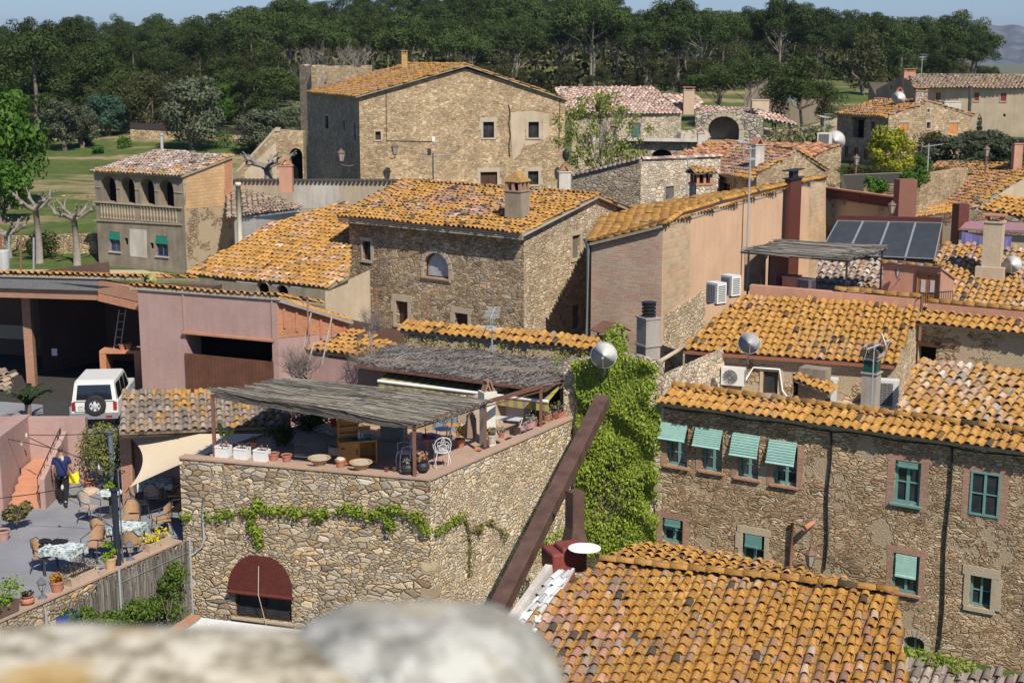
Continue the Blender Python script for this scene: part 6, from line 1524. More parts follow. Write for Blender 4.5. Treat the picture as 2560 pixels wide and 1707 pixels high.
# parapet coping and floor
COP = plaster_mat('clay_coping', (.42,.28,.2), (.3,.24,.19), .6, .01)
m = MB(); wd = .34
def strip(m, A, B, n_in, w, z0, z1, seg=.42, gap=.008):
    A = Vector(A); B = Vector(B); L = (B-A).length; n = int(L/seg)
    for k in range(n):
        a = A.lerp(B, k/n); b = A.lerp(B, (k+1)/n); c = (a+b)/2+n_in*(w/2-.04); m.box((c.x, c.y, (z0+z1)/2), ((b-a).length-gap, w, z1-z0), rz=atan2((B-A).y, (B-A).x))
nin1 = Vector((-W.n.x, -W.n.y, 0)); nin2 = Vector((-W2.n.x, -W2.n.y, 0))
strip(m, TLf, TC, nin1, wd, ZT-.05, ZT); strip(m, TC+Vector((0,0,0)), TRt, nin2, wd, ZT-.048, ZT+.003)
m.build('coping', COP, h)
ZF = 2.28
def inn(P, a, b): return Vector((P.x, P.y, 0))+nin1*a+nin2*b
bA = V2(TLf)-V2(TC); bl4 = V2(TRt)+bA
m = MB(); m.poly([(TC.x, TC.y, ZF), (TRt.x, TRt.y, ZF), (bl4.x, bl4.y, ZF), (TLf.x, TLf.y, ZF)]); 
m.build('terrace_floor', brick_mat('terrace_floor_tiles', (.36,.22,.15), (.4,.26,.18), (.3,.22,.16), .3, .3, .006), h) if False else m.build('terrace_floor', COP, h)
m = MB(); ia = inn(TC, wd-.04, wd-.04); ib = inn(TLf, wd-.04, 0); ic = inn(TRt, 0, wd-.04)
for a, b in ((ib, ia), (ia, ic)): m.poly([(a.x,a.y,ZF-.1),(b.x,b.y,ZF-.1),(b.x,b.y,ZT-.05),(a.x,a.y,ZT-.05)])
m.build('parapet_inner', PL_SAND, h)
close(h, S_TERR, [TLf[:2], bl4[:2]], -2, ZF)
# conduit on the front wall
m = MB(); m.tube([W.pt(*W.hit(x, y), .04) for x, y in ((511,1240),(509,1290),(512,1345),(506,1365),(490,1380),(470,1392))], .035, 6)
tag(m.build('conduit', flat('zinc', (.35,.36,.37), .5), smooth=True), 'grey curved conduit on the left end of the rubble front wall', 'conduit')
# creeper along the walls
hc = empty('creeper', W.pt(3, 0), 'thin green creeper running across both rubble walls of the terrace building', 'creeper')
def trail(W, pts, n, wpx, seed, mat=L_IVY, size=.05):
    rg = random.Random(seed); allV = []; m = MB(); sp3 = [W.pt(*W.hit(*p), .03) for p in pts]; m.tube(sp3, .012, 4); m.build('stem', flat('ivy_stem', (.22,.17,.12), .9), hc)
    blobs = []
    for k in range(n):
        i = rg.randrange(len(sp3)-1); P = sp3[i].lerp(sp3[i+1], rg.random()); n3 = Vector((W.n.x, W.n.y, 0)); blobs.append((P.x+n3.x*.04, P.y+n3.y*.04, P.z+rg.gauss(0, wpx), rg.uniform(.07, .16)))
    V, F = leaves(blobs, 1500, size, seed, 0, .4); np_mesh('foliage', V, F, mat, hc)
trail(W, [(520,1292),(600,1283),(645,1268),(720,1278),(800,1283),(870,1272),(925,1285),(990,1270),(1040,1290),(1070,1320)], 120, .05, 1)
trail(W, [(648,1250),(640,1275),(625,1310),(650,1330),(652,1362)], 34, .03, 2); trail(W, [(970,1290),(985,1330)], 8, .03, 3); trail(W, [(462,1290),(475,1288)], 5, .02, 5)
trail(W2, [(1080,1330),(1120,1305),(1150,1288)], 18, .04, 6, L_IVY, .04); trail(W2, [(1160,1295),(1172,1350),(1168,1440)], 20, .04, 7, L_IVYD, .035); trail(W2, [(1180,1330),(1220,1305),(1260,1335)], 16, .05, 8, L_IVYD, .035); trail(W2, [(1300,1310),(1345,1345),(1375,1370)], 10, .05, 9, L_IVY, .04)
V, F = leaves([(*PY(x, y, 37.2), .16) for x, y in ((1375,1340),(1385,1365),(1368,1385),(1400,1330),(1355,1380),(1395,1350))], 1500, .05, 12, 0, .4); np_mesh('foliage', V, F, L_IVY, hc)
# ---------------- pergolas
POST = flat('brown_steel_post', (.16,.075,.05), .6)
TP = lambda x, y: PZ(x, y, ZT)
f1 = TP(537, 1139); f2 = TP(1037, 1190); f3 = TP(1213, 1118); f4 = TP(1352, 1066)
h = house('reed_pergola', f2, 'front pergola with flat weathered reed roof on the stone terrace corner', 'pergola', ZT)
t1 = PY(537, 985, f1.y); t2 = PY(1037, 1062, f2.y); t3 = PY(1213, 1006, f3.y); t4 = PY(1352, 968, f4.y)
for a, b in ((f1, t1), (f2, t2), (f3, t3)): m = MB(); m.bar(a, (a.x, a.y, b.z), .09); m.build('post', POST, h)
bl_ = PY(718, 945, 40.6)
Q = [PY(524,974,f1.y+.05), PY(1042,1056,f2.y-.05), PY(1220,1000,f3.y), bl_]
reedmat('reed_roof', Q, h, 4600, .06, REED2, .008, seglen=(.8,1.8), seed=5, sag=.05, over=.1, jit=.06)
m = MB(); m.bar(t1, t2, .07, .09); m.bar(t2, t3, .07, .09); m.bar(t3, t4+Vector((0,0,.02)), .09, .1); m.bar(t2-Vector((0,0,.1)), t3-Vector((0,0,.1)), .03); m.bar(t3-Vector((0,0,.12)), t4-Vector((0,0,.12)), .03); m.build('beam', POST, h)
m = MB(); rg = random.Random(6); dv = (Q[1]-Q[0])
for k in range(320):
    u = rg.uniform(0, .8); L = rg.uniform(.6, 1.6); a = Q[0]+dv*u+Vector((-.02+rg.gauss(0,.01), -.06, -rg.uniform(0,.2))); m.tube([a, a+dv.normalized()*min(L, dv.length*(1-u))+Vector((0,0,rg.gauss(0,.015)))], .01, 3, cap=False)
m.build('reed_fringe', REED, h)
h = house('heather_pergola', f4, 'rear pergola thatched with grey heather brushwood in front of the tiled back wall', 'pergola', ZT)
m = MB(); m.bar(f4, (f4.x, f4.y, t4.z+.05), .09); m.build('post', POST, h)
Hq = [PY(885,905,43.2), PY(1362,966,f4.y+.1), PY(1462,900,44.0), PY(985,856,46.6)]
reedmat('heather_roof', Hq, h, 5200, .05, HEATHER, .007, along_=(0,1), seglen=(.25,.6), seed=7, sag=.06, over=.1, jit=.5, zj=.05)
m = MB(); m.bar(Hq[0]-Vector((0,0,.12)), Hq[1]-Vector((0,0,.12)), .08); m.bar(Hq[1]-Vector((0,0,.12)), Hq[2]-Vector((0,0,.12)), .08); m.build('beam', POST, h)
# awning
a = PY(945, 952, 42.6); b = PY(1371, 1004, 40.4); up = Vector((.5,1.5,.22))
e = house('striped_awning', a, 'striped yellow and grey awning with white front bar under the heather roof', 'awning', ZT)
m = MB(); m.tube([a, b], .05, 8); m.build('front_bar', WHT, e)
t = NT('striped_fabric'); uv = t.n('UVMap').outputs[0]; wv = t.n('TexWave', bands_direction='X', i={'Vector': uv, 'Scale': 1.1, 'Distortion': 0})
AWN = t.finish(t.ramp(wv.outputs['Fac'], [(.48, (.22,.19,.14)), (.52, (.36,.3,.07))], 'LINEAR'), .9)
m = MB(); Lb = (b-a).length; m.poly([a, b, b+up, a+up], [(0,0),(Lb,0),(Lb,1.5),(0,1.5)]); n = 20
for k in range(n):
    p = a.lerp(b, k/n); q = a.lerp(b, (k+1)/n); m.poly([p+Vector((.02,0.02*sin(k),-.3)), q+Vector((.02,.02*sin(k+1),-.3)), q, p], [(Lb*k/n,0),(Lb*(k+1)/n,0),(Lb*(k+1)/n,.3),(Lb*k/n,.3)])
m.build('fabric', AWN, e)
# back wall with tile coping behind the heather roof
a = PY(1010, 822, 47.2); b = PY(1492, 868, 44.6); h = house('terrace_house', a, 'back wall of the terrace with curved tile coping and trailing creeper', 'wall', 0)
W = Wall(a, b, 0, top=[(0, a.z-.05), ((V2(b)-V2(a)).length, b.z-.05)]); 
window(W, None, h, rect=(3.2, 4.1, 2.25, 3.35), kind='door', depth=.15, frame=WOODD); window(W, None, h, rect=(1.2, 2.0, 2.4, 3.3), kind='window', depth=.15, frame=flat('blue_grey_frame', (.2,.25,.28), .6)); W.build(S_PLAST, h)
rpc = RoofPlane(a, b, pitch=18); rpc.tile([rpc.pt(-.1,-.1), rpc.pt(W.L,-.1), rpc.pt(W.L,.5), rpc.pt(-.1,.5)], T_ORANGE, h, sp=.27, L=.4, seed=110)
m = MB(); c0 = rpc.pt(0,.5); c1 = rpc.pt(W.L,.5); m.poly([(c0.x,c0.y,0),(c1.x,c1.y,0),c1,c0]); m.build('wall', S_PLAST, h)
rg = random.Random(8); bb = []
for k in range(90):
    p = a.lerp(b, rg.random()); bb.append((p.x, p.y-.2-rg.random()*.3, p.z-.1-rg.random()*.5, rg.uniform(.08, .2)))
V, F = leaves(bb, 420, .05, 9, 0, .4); np_mesh('foliage', V, F, L_IVYD, h)
bb = [(p.x+rg.uniform(-.3,.3), p.y, p.z+rg.uniform(-.3,.3), rg.uniform(.12,.25)) for p in [PY(rg.uniform(1395,1470), rg.uniform(905,1060), 41.7) for _ in range(30)]]
V, F = leaves(bb, 700, .055, 10, 0, .4); np_mesh('foliage', V, F, L_IVY, hi)
m = MB(); m.tube([PY(1230, 880, 44.9), PY(1230, 785, 44.9)], .035, 8); 
e = mast(PY(1230, 880, 44.9), 1.35, 'blue-grey television aerial rising from the creeper covered back wall', .035, 12, 2, flat('blue_grey_metal', (.2,.27,.3), .5), (1.7,.6)); m = None
e = mast(PY(1083, 450, 84), PY(1083, 384, 84).z-PY(1083, 450, 84).z, 'teal coloured aerial in front of the big farmhouse facade', .05, 14, 1, flat('dark_metal', (.05,.05,.05), .6), (2.3,1.3))
for px, y0, y1 in ((942, 810, 715), (1068, 828, 740)): m = MB(); A_ = PY(px, y0+20, 48); m.tube([A_, Vector((A_.x, A_.y, PY(px, y1, 48).z))], .03, 5); tag(m.build('washing_line_post', flat('rusty_pipe', (.25,.11,.07), .8)), ['rusty post near the left door of the central house', 'rusty post in the middle before the central house'][px > 1000], 'post', 'rusty posts before the central house')
Wk = Wall(V2(TRt)+Vector((.957,-.29))*-7.4, V2(TRt)+Vector((-.1,.1)), 0, top=3.75); bgf = flat('blue_grey_frame', (.2,.25,.28), .6)
window(Wk, None, TB, rect=(2.2, 3.3, 2.3, 3.6), kind='dark', depth=.4); window(Wk, None, TB, rect=(3.9, 4.6, 2.3, 3.6), kind='door', frame=bgf, depth=.1); window(Wk, None, TB, rect=(5.0, 6.6, 2.7, 3.6), kind='dark', depth=.4); Wk.build(PL_GREY, TB, 'house_front')
Pk = PZ(1185, 1086, ZF); Lk = V2(Pk)+Vector((-.957,.29))*4.6; Wk = Wall(Lk, Pk, 1, top=3.45)
window(Wk, None, TB, rect=(3.3, 4.1, 2.3, 3.35), kind='door', frame=bgf, depth=.12); window(Wk, None, TB, rect=(1.6, 2.3, 2.7, 3.3), kind='dark', depth=.2); Wk.build(S_PLAST, TB, 'house_front')
Wk = Wall(Pk, V2(Pk)+Vector((.527,.85))*3, 1, top=3.45); Wk.build(PL_SAND, TB, 'house_front')
# white chimney pillar on the terrace
P = PZ(1219, 1112, ZF); h = house('chimney', P, 'white plastered chimney pillar with two tiles leaning on top, on the terrace', 'chimney', ZF)
zt = PY(1219, 978, P.y).z; m = MB(); m.box((P.x, P.y, (ZF+zt)/2), (.34,.34,zt-ZF), rz=R(28)); m.box((P.x, P.y, zt-.12), (.4,.4,.26), rz=R(28)); m.build('shaft', flat('cream_paint', (.6,.57,.48), .8, var=.15), h)
m = MB(); T = Matrix.Translation((P.x, P.y, zt)) @ Matrix.Rotation(R(28), 4, 'Z')
for dx, tl in ((-.13, .35), (.05, -.35), (.15, -.35)): m.box((0,0,.15), (.04,.26,.4), M=T @ Matrix.Translation((dx,0,0)) @ Matrix.Rotation(tl, 4, 'Y'))
m.build('cap', flat('old_clay', (.3,.17,.11), .9, var=.25), h)
# ---------------- things on the terrace
CLAY = flat('clay_pot', (.42,.17,.1), .8, var=.12); SOIL = flat('soil', (.06,.04,.03), 1); SUCC = leaf_mat('red_succulent', (.18,.07,.05), (.3,.14,.08), .1, 0); GREY_L = leaf_mat('grey_leaves', (.2,.19,.14), (.36,.35,.28), .2, 0)
def pot(P, r, hh, label, mat=None, plant=None, ps=.12, cat='pot', seed=1, prof=None, group=None, n=200, ph=.1, psize=.035):
    e = empty('plant_pot', P, label, cat, group); m = MB()
    m.lathe(prof or [(.001,0),(r*.68,0),(r*.92,hh*.78),(r,hh*.8),(r*1.02,hh),(r*.9,hh),(r*.86,hh*.85)], n=18); m.build('pot', mat or CLAY, e, world=False, smooth=False)
    m = MB(); m.lathe([(r*.88,hh*.86),(.001,hh*.88)], n=14); m.build('soil', SOIL, e, world=False)
    if plant:
        rg = random.Random(seed); bb = [(rg.uniform(-r*.6,r*.6), rg.uniform(-r*.6,r*.6), hh+rg.uniform(0, ph), ps*rg.uniform(.6,1)) for _ in range(6)]
        V, F = leaves(bb, n/ps/ps/6, psize, seed, .3, .5); np_mesh('foliage', V, F, plant, e, world=False)
    return e
def planter(P, w, d, hh, rz, label, mat, plant=None, ps=.15, seed=1, psize=.035, n=500, spread=1.0, ph=.15, cat='planter', name='planter', taper=.9):
    e = empty(name, P, label, cat, rz=rz); m = MB(); 
    bt = [(-w/2*taper,-d/2*taper,0),(w/2*taper,-d/2*taper,0),(w/2*taper,d/2*taper,0),(-w/2*taper,d/2*taper,0)]; tp = [(-w/2,-d/2,hh),(w/2,-d/2,hh),(w/2,d/2,hh),(-w/2,d/2,hh)]
    ti = [(x*.88, y*.82, z) for x, y, z in tp]; tj = [(x, y, z-.04) for x, y, z in ti]
    for i in range(4): j = (i+1) % 4; m.poly([bt[i],bt[j],tp[j],tp[i]]); m.poly([tp[i],tp[j],ti[j],ti[i]]); m.poly([ti[i],ti[j],tj[j],tj[i]])
    m.poly(bt[::-1]); m.box((0,-d/2*(1+taper)/2-.0,hh*.9), (w*1.01,.02,.03)); m.build('box', mat, e, world=False)
    m = MB(); m.poly(tj); m.build('soil', SOIL, e, world=False)
    if plant:
        rg = random.Random(seed); k_ = max(5, int(w/.12)); bb = [((-.5+(i+.5)/k_)*w*spread, rg.uniform(-d*.35,d*.35), hh+rg.uniform(.0, ph), ps*rg.uniform(.7,1.1)) for i in range(k_)]
        V, F = leaves(bb, n, psize, seed, .3, .4); np_mesh('foliage', V, F, plant, e, world=False)
    return e
angL = atan2(TW1.d.y, TW1.d.x); angR = atan2(TW2.d.y, TW2.d.x)
T_ = lambda x, y, z=ZT: PZ(x, y, z)+Vector((0,.12,0))
for i, (x, lb) in enumerate(((557,'white box planter below the cactus, leftmost of three'),(604,'middle one of three white box planters with reddish succulents'),(653,'white box planter next to the first clay pot'))):
    planter(T_(x, 1143+i*5), .38, .28, .3, angL-.1, lb, WHT, SUCC, .1, 20+i, .03, 900, .95, .05, taper=1)
e = house('cactus', T_(558, 1120), 'pale green columnar cactus rising from the leftmost white planter', 'cactus', ZT+.28)
m = MB(); P = e.location
for dx, hh, lean in ((-.05,.42,-.06),(.07,.3,.05),(.2,.22,.03)): m.tube([P+Vector((dx,0,0)), P+Vector((dx+lean*.5,0,hh*.5)), P+Vector((dx+lean,0,hh*.9)), P+Vector((dx+lean,0,hh))], [.05,.07,.06,.02], 8)
m.build('stem', flat('cactus_green', (.28,.3,.1), .8, var=.3, scale=20), e)
pot(T_(683, 1153), .15, .2, 'clay pot next to the third white planter on the parapet'); pot(T_(715, 1156), .15, .19, 'empty clay pot directly left of the wire cage')
BOWL = flat('stone_bowl', (.4,.28,.16), .8, var=.25)
bp = [(.001,0),(.15,0),(.16,.03),(.27,.17),(.31,.19),(.3,.21),(.24,.2),(.2,.14),(.001,.13)]
for x, y, lb in ((797,1165,'wide stone bowl with gravel in front of the wire cage'),(901,1176,'wide yellow rimmed bowl in front of the wooden play kitchen')):
    e = empty('bowl', T_(x, y), lb, 'bowl'); m = MB(); m.lathe(bp, n=24); m.build('dish', BOWL, e, world=False, smooth=False); m = MB(); m.lathe([(.22,.185),(.001,.19)], n=16); m.build('gravel', flat('gravel_fill', (.4,.36,.29), 1, var=.4, scale=30), e, world=False)
pot(T_(850, 1170), .15, .2, 'clay pot holding two pale stones between the two bowls', plant=None)
m = MB(); P = T_(850, 1170)+Vector((0,0,.2)); m.blob(P, (.14,.1,.07), 8, 5, .15); tag(m.build('stone', flat('pale_rock', (.5,.42,.33), .9)), 'pale stones lying in the clay pot between the bowls', 'stone')
planter(T_(845, 1142)+Vector((0,.15,0)), .5, .3, .22, angL, 'old grey wooden crate behind the clay pot with stones', flat('grey_wood', (.3,.26,.2), .9, var=.3), None, taper=1, name='crate', cat='crate')
# wire cage
P = T_(775, 1140, ZF+.15); e = empty('wire_cage', P, 'grey wire pet cage with arched top on the terrace', 'cage', rz=angL); m = MB(); w, d = .75, .5
for y in (-d/2, d/2):
    for k in range(22): x = -w/2+w*k/21; zt = .32+.14*sqrt(max(0, 1-(abs((x % (w/2+.001))-w/4+ (w/2 if x<0 else 0)*0)/(w/4))**2))*.8; m.tube([(x,y,0),(x,y,.36)], .005, 3)
    m.tube([(-w/2,y,.36),(-w/4,y,.46),(0,y,.36),(w/4,y,.46),(w/2,y,.36)], .012, 5)
for k in range(12): y = -d/2+d*k/11; m.tube([(-w/2,y,0),(-w/2,y,.36)], .005, 3); m.tube([(w/2,y,0),(w/2,y,.36)], .005, 3)
for z in (0,.18,.36):
    m.tube([(-w/2,-d/2,z),(w/2,-d/2,z),(w/2,d/2,z),(-w/2,d/2,z),(-w/2,-d/2,z)], .011, 4)
m.build('bars', flat('cage_grey', (.1,.11,.12), .5), e, world=False)
# play kitchen
WD = flat('pine_wood', (.46,.22,.06), .6, var=.18, scale=5)
P = PZ(892, 1165, ZF)+nin1*.25+nin2*.1; e = empty('play_kitchen', P, 'wooden toy kitchen with shelves, cupboard door and black worktop', 'toy kitchen', rz=angL+.55); e.scale = (1.1,1.15,1.45)
m = MB(); m.box((0,0,.45), (.9,.45,.03)) ; m.box((-.44,0,.24), (.03,.45,.44)); m.box((.44,0,.24), (.03,.45,.44)); m.box((.02,0,.24), (.03,.44,.42)); m.box((0,0,.05), (.86,.44,.03)); m.box((0,.21,.24), (.86,.02,.42)); m.build('cabinet', WD, e, world=False)
m = MB(); m.box((-.21,-.225,.25), (.42,.02,.38)); m.build('door', WD, e, world=False); m = MB(); m.box((-.04,-.24,.27), (.02,.02,.1)); m.build('handle', BLK, e, world=False)
for z in (.15,.35): m = MB(); m.box((-.38,-.24,z), (.09,.012,.02)); m.build('hinge', BLK, e, world=False)
m = MB(); m.box((.08,-.02,.472), (.62,.34,.015)); m.build('worktop', flat('dark_worktop', (.05,.055,.05), .3), e, world=False)
m = MB(); m.box((-.42,.2,.68), (.05,.08,.46)); m.box((.05,.2,.7), (.04,.08,.5)); 
for z in (.55,.68,.81): m.box((-.18,.16,z), (.46,.14,.025))
m.box((-.18,.22,.7), (.46,.02,.46)); m.box((.22,.22,.62), (.3,.02,.08)); m.box((.22,.22,.76), (.3,.02,.08)); m.build('shelf', WD, e, world=False)
m = MB(); T0_ = P; m.lathe([(.03,0),(.035,.1),(.012,.14),(.012,.17)], (.05,-.02,.48), 10); m.lathe([(.025,0),(.03,.08),(.01,.12)], (.13,.03,.48), 10); o = m.build('bottles', flat('clear_glass', (.45,.5,.5), .15), e, world=False); m = MB(); m.lathe([(.001,0),(.08,0),(.1,.04)], (.28,.0,.48), 14); m.lathe([(.001,0),(.05,0),(.07,.02)], (-.2,-.05,.48), 14); m.build('pans', flat('teal_plastic', (.04,.25,.22), .5), e, world=False)
# iron furniture
IRON = flat('white_iron', (.62,.61,.6), .5, var=.08); REDT = flat('red_enamel', (.4,.1,.09), .4)
def iron_chair():
    e = empty('garden_chair', (0,0,0), 'white wrought iron chair with ornate round back in front of the red table', 'chair'); 
    m = MB(); m.lathe([(.001,.42),(.2,.42),(.215,.43),(.2,.44),(.001,.44)], n=16); m.build('seat', IRON, e, world=False)
    m = MB(); bk = lambda x, z: (x, .2+(z-.44)*.15, z); r_ = .2
    m.tube([bk(r_*1.1*cos(t), .68+r_*sin(t)) for t in [-.6+ (pi+1.2)*k/16 for k in range(17)]], .012, 5); m.tube([bk(-.2,.44), bk(-.2,.6)], .012, 5); m.tube([bk(.2,.44), bk(.2,.6)], .012, 5)
    for cx, cz, rr in ((0,.78,.05),(-.1,.7,.05),(.1,.7,.05),(0,.63,.06),(-.06,.55,.04),(.06,.55,.04),(-.12,.62,.03),(.12,.62,.03)): m.tube([bk(cx+rr*cos(t), cz+rr*sin(t)) for t in [2*pi*k/10 for k in range(11)]], .009, 4, cap=False)
    m.tube([bk(0,.44), bk(0,.88)], .009, 4); m.build('backrest', IRON, e, world=False)
    for sx in (-1, 1):
        m = MB(); m.tube([(sx*.2,.2,.62),(sx*.25,.05,.64),(sx*.24,-.12,.62),(sx*.19,-.14,.44)], .011, 5); m.build('armrest', IRON, e, world=False)
        for y in (-.15,.17): m = MB(); m.tube([(sx*.15,y,.42),(sx*.2,y*1.25,.2),(sx*.18,y*1.2,0)], .013, 5); m.build('leg', IRON, e, world=False)
    return e
P = PZ(1072, 1152, ZF); tb = empty('garden_table', P, 'round red metal table with bowls between the white iron chairs', 'table')
m = MB(); m.lathe([(.001,.66),(.36,.66),(.37,.675),(.36,.69),(.001,.69)], n=28); m.build('tabletop', REDT, tb, world=False)
for k in range(3): t = 2*pi*k/3+.4; m = MB(); m.tube([(.3*cos(t),.3*sin(t),.66),(.1*cos(t),.1*sin(t),.35),(.28*cos(t),.28*sin(t),0)], .014, 5); m.build('leg', REDT, tb, world=False)
for dx, dy, c, r_, lb in ((-.12,.02,(.12,.15,.1),.08,'dark green bowl at the left of the red table'),(.05,.12,(.7,.7,.68),.1,'white plate at the back of the red table'),(.0,-.12,(.6,.05,.2),.07,'bright pink bowl at the front of the red table'),(.15,-.02,(.3,.22,.45),.08,'violet striped bowl at the right of the red table')):
    m = MB(); m.lathe([(.001,0),(r_*.6,0),(r_,.05),(r_*.94,.05),(r_*.55,.012),(.001,.012)], (P.x+dx, P.y+dy, ZF+.692), 14); tag(m.build('bowl', flat('dish_'+lb.split()[0], c, .4)), lb, 'bowl')
ch = iron_chair(); ch.location = PZ(1113, 1168, ZF)+nin2*.1; ch.rotation_euler.z = R(180)+R(10)
c2 = copy_tree(ch); c2.location = PZ(1012, 1168, ZF); c2.rotation_euler.z = R(-70); c2['label'] = 'white wrought iron chair with a pale towel over its back'
c3 = copy_tree(ch); c3.location = PZ(1108, 1118, ZF); c3.rotation_euler.z = R(0); c3['label'] = 'tall backed white iron chair in the shade behind the red table'; c3.scale = (1.15,1.15,1.25)
for c_ in (ch, c2, c3): c_['group'] = 'white iron chairs on the terrace'
m = MB(); P = c2.location; dx = Vector((cos(R(-70)), sin(R(-70)), 0)); dy = Vector((-dx.y, dx.x, 0)); n = 6
for i in range(n):
    for sgn in (0, 1):
        a0 = -.24+.48*i/n; a1 = -.24+.48*(i+1)/n; o0 = .02*sin(i*2); o1 = .02*sin((i+1)*2); y = .22 if sgn == 0 else .34; yt = .27; zb_ = .38+.05*sin(i)
        m.poly([P+dx*a0+dy*(y+o0)+Vector((0,0,zb_)), P+dx*a1+dy*(y+o1)+Vector((0,0,zb_)), P+dx*a1+dy*yt+Vector((0,0,.92)), P+dx*a0+dy*yt+Vector((0,0,.92))])
tag(m.build('towel', flat('pinkish_towel', (.52,.45,.45), .95, var=.1)), 'pale pinkish towel draped over a white iron chair', 'towel')
# dark pots at corner
DP = flat('black_pot', (.03,.028,.03), .5, var=.3)
dprof = [(.001,0),(.1,0),(.18,.1),(.18,.2),(.13,.27),(.15,.31),(.13,.31),(.11,.26)]
pot(T_(1018, 1188), .15, .3, 'black bulbous pot left of the front pergola post', DP, GREY_L, .07, prof=dprof, seed=3, psize=.025)
pot(T_(1056, 1184), .15, .3, 'black bulbous pot with dried brown plant right of the front post', DP, leaf_mat('dry_leaves', (.25,.14,.08), (.4,.25,.14), .1, 0), .12, prof=dprof, seed=4, psize=.04, ph=.2)
for x, lb in ((965,'tiny dark red pot, left one of the pair beside the black pot'),(985,'tiny dark red pot, right one of the pair beside the black pot')): pot(T_(x, 1182), .06, .11, lb, flat('dark_red_pot', (.14,.05,.04), .6))
m = MB(); m.lathe([(.001,0),(.1,0),(.14,.03),(.13,.03),(.09,.01),(.001,.01)], T_(1195, 1128), 16); tag(m.build('dish', flat('rust_plate', (.4,.17,.05), .5)), 'small orange dish on the side parapet near the second post', 'dish')
pot(T_(1229, 1112), .14, .27, 'cream pot with spiky aloe beside the white chimney pillar', flat('cream_pot', (.5,.42,.33), .8), leaf_mat('aloe', (.12,.14,.08), (.25,.2,.14), .1, 0), .12, seed=6, psize=.06, ph=.15, n=120)
hp = lambda x, y, w, lb, mt, pl, sd, ps=.14: planter(T_(x, y), w, .2, .17, angR, lb, mt, pl, ps, sd, .03, 900, 1.0, .18)
hp(1287, 1088, .3, 'dark basket planter on the side parapet', flat('dark_basket', (.06,.04,.035), .8, var=.4, scale=30), L_OAK, 31, .07)
hp(1322, 1072, .36, 'pink marbled planter full of grey brush on the side parapet', flat('pink_marble', (.5,.28,.28), .6, var=.25), GREY_L, 32, .17); hp(1365, 1052, .4, 'planter with pale silvery shrub between the pink planter and the brick coloured one', CLAY, GREY_L, 33, .2)
hp(1400, 1045, .5, 'brick coloured trough with grey lavender at the end of the parapet', flat('brick_trough', (.4,.15,.1), .8, var=.2), leaf_mat('lavender', (.13,.14,.1), (.24,.25,.18), .2, 0), 34, .19)
# brown cardboard / wooden sign and drying rack, stove in the shade
m = MB(); P = PZ(1178, 1100, ZF); T = Matrix.Translation(P) @ Matrix.Rotation(R(-10), 4, 'Z') @ Matrix.Rotation(R(-12), 4, 'X'); m.box((0,0,.35), (.24,.02,.6), M=T); m.box((0,0,.68), (.18,.02,.1), M=T); tag(m.build('board', flat('brown_board', (.25,.17,.12), .8)), 'brown pointed board leaning by the white chimney pillar', 'board')
P = PZ(1275, 1062, ZF); m = MB(); m.box(P+Vector((0,.6,.45)), (1.0,.5,.9), rz=angL); o = m.build('cooker', flat('white_cooker', (.5,.5,.5), .5)); tag(o, 'white outdoor counter in the shade under the awning', 'counter')
e = empty('drying_rack', PZ(1262, 1092, ZF)+Vector((.1,.2,0)), 'low white wire drying rack in front of the outdoor counter', 'drying rack', rz=angL); m = MB()
for k in range(9): m.tube([(-.4,-.2+.05*k,.5),(.4,-.2+.05*k,.5)], .006, 4)
m.build('wires', IRON, e, world=False)
for sx in (-1, 1): m = MB(); m.tube([(sx*.38,-.2,.5),(sx*.3,.2,0)], .01, 4); m.tube([(sx*.38,.2,.5),(sx*.3,-.2,0)], .01, 4); m.build('leg', IRON, e, world=False)
# more things standing about the terrace
m = MB(); P = PZ(985, 1098, ZF); m.box((P.x, P.y, ZF+.35), (.7,.35,.7), rz=angL); m.box((P.x, P.y, ZF+.72), (.8,.42,.04), rz=angL); tag(m.build('side_table', flat('grey_wood', (.3,.26,.2), .9, var=.3)), 'grey wooden side table against the rear terrace wall', 'table')
for k, (x, y, c, lb) in enumerate(((972,1090,(.1,.35,.33),'turquoise jar'),(990,1090,(.5,.52,.42),'pale glass jar'),(1003,1092,(.3,.32,.2),'green glass jar'))): m = MB(); m.lathe([(.001,0),(.06,0),(.08,.06),(.07,.16),(.04,.2),(.05,.22)], PZ(x, y, ZF)+Vector((0,0,.74)), 12); tag(m.build('jar', flat('jar_%d' % k, c, .3)), lb+' on the grey side table of the terrace', 'jar')
pot(PZ(1150, 1118, ZF), .15, .25, 'terracotta pot with yellow dried flowers near the brown board', CLAY, L_YF0 := leaf_mat('dried_yellow_flowers', (.4,.25,.04), (.55,.4,.08), .2, 0), .16, seed=90, n=300, ph=.35)
for k, (x, y, lb) in enumerate(((1052,1092,'low stool left of the tall backed white chair'),(1130,1100,'low wooden stool before the rear terrace wall'))):
    e = empty('stool', PZ(x, y, ZF), lb, 'stool'); m = MB(); m.box((0,0,.45), (.34,.3,.03)); m.build('seat', WD, e, world=False)
    for sx in (-1,1):
        for sy in (-1,1): m = MB(); m.tube([(sx*.13,sy*.11,.44),(sx*.16,sy*.14,0)], .014, 5); m.build('leg', WD, e, world=False)
for k, (x, y, lb) in enumerate(((1262,1098,'small clay pot between the dark basket planter and white pillar'),(1345,1068,'small clay pot just left of the side post'),(640,1122,'small pot with succulents behind the second white planter'))): pot(PZ(x, y, ZT)-(nin2*.0)+Vector((-.1,.2,0)), .1, .16, lb, None, GREY_L if k < 2 else SUCC, .09, seed=95+k, n=200)
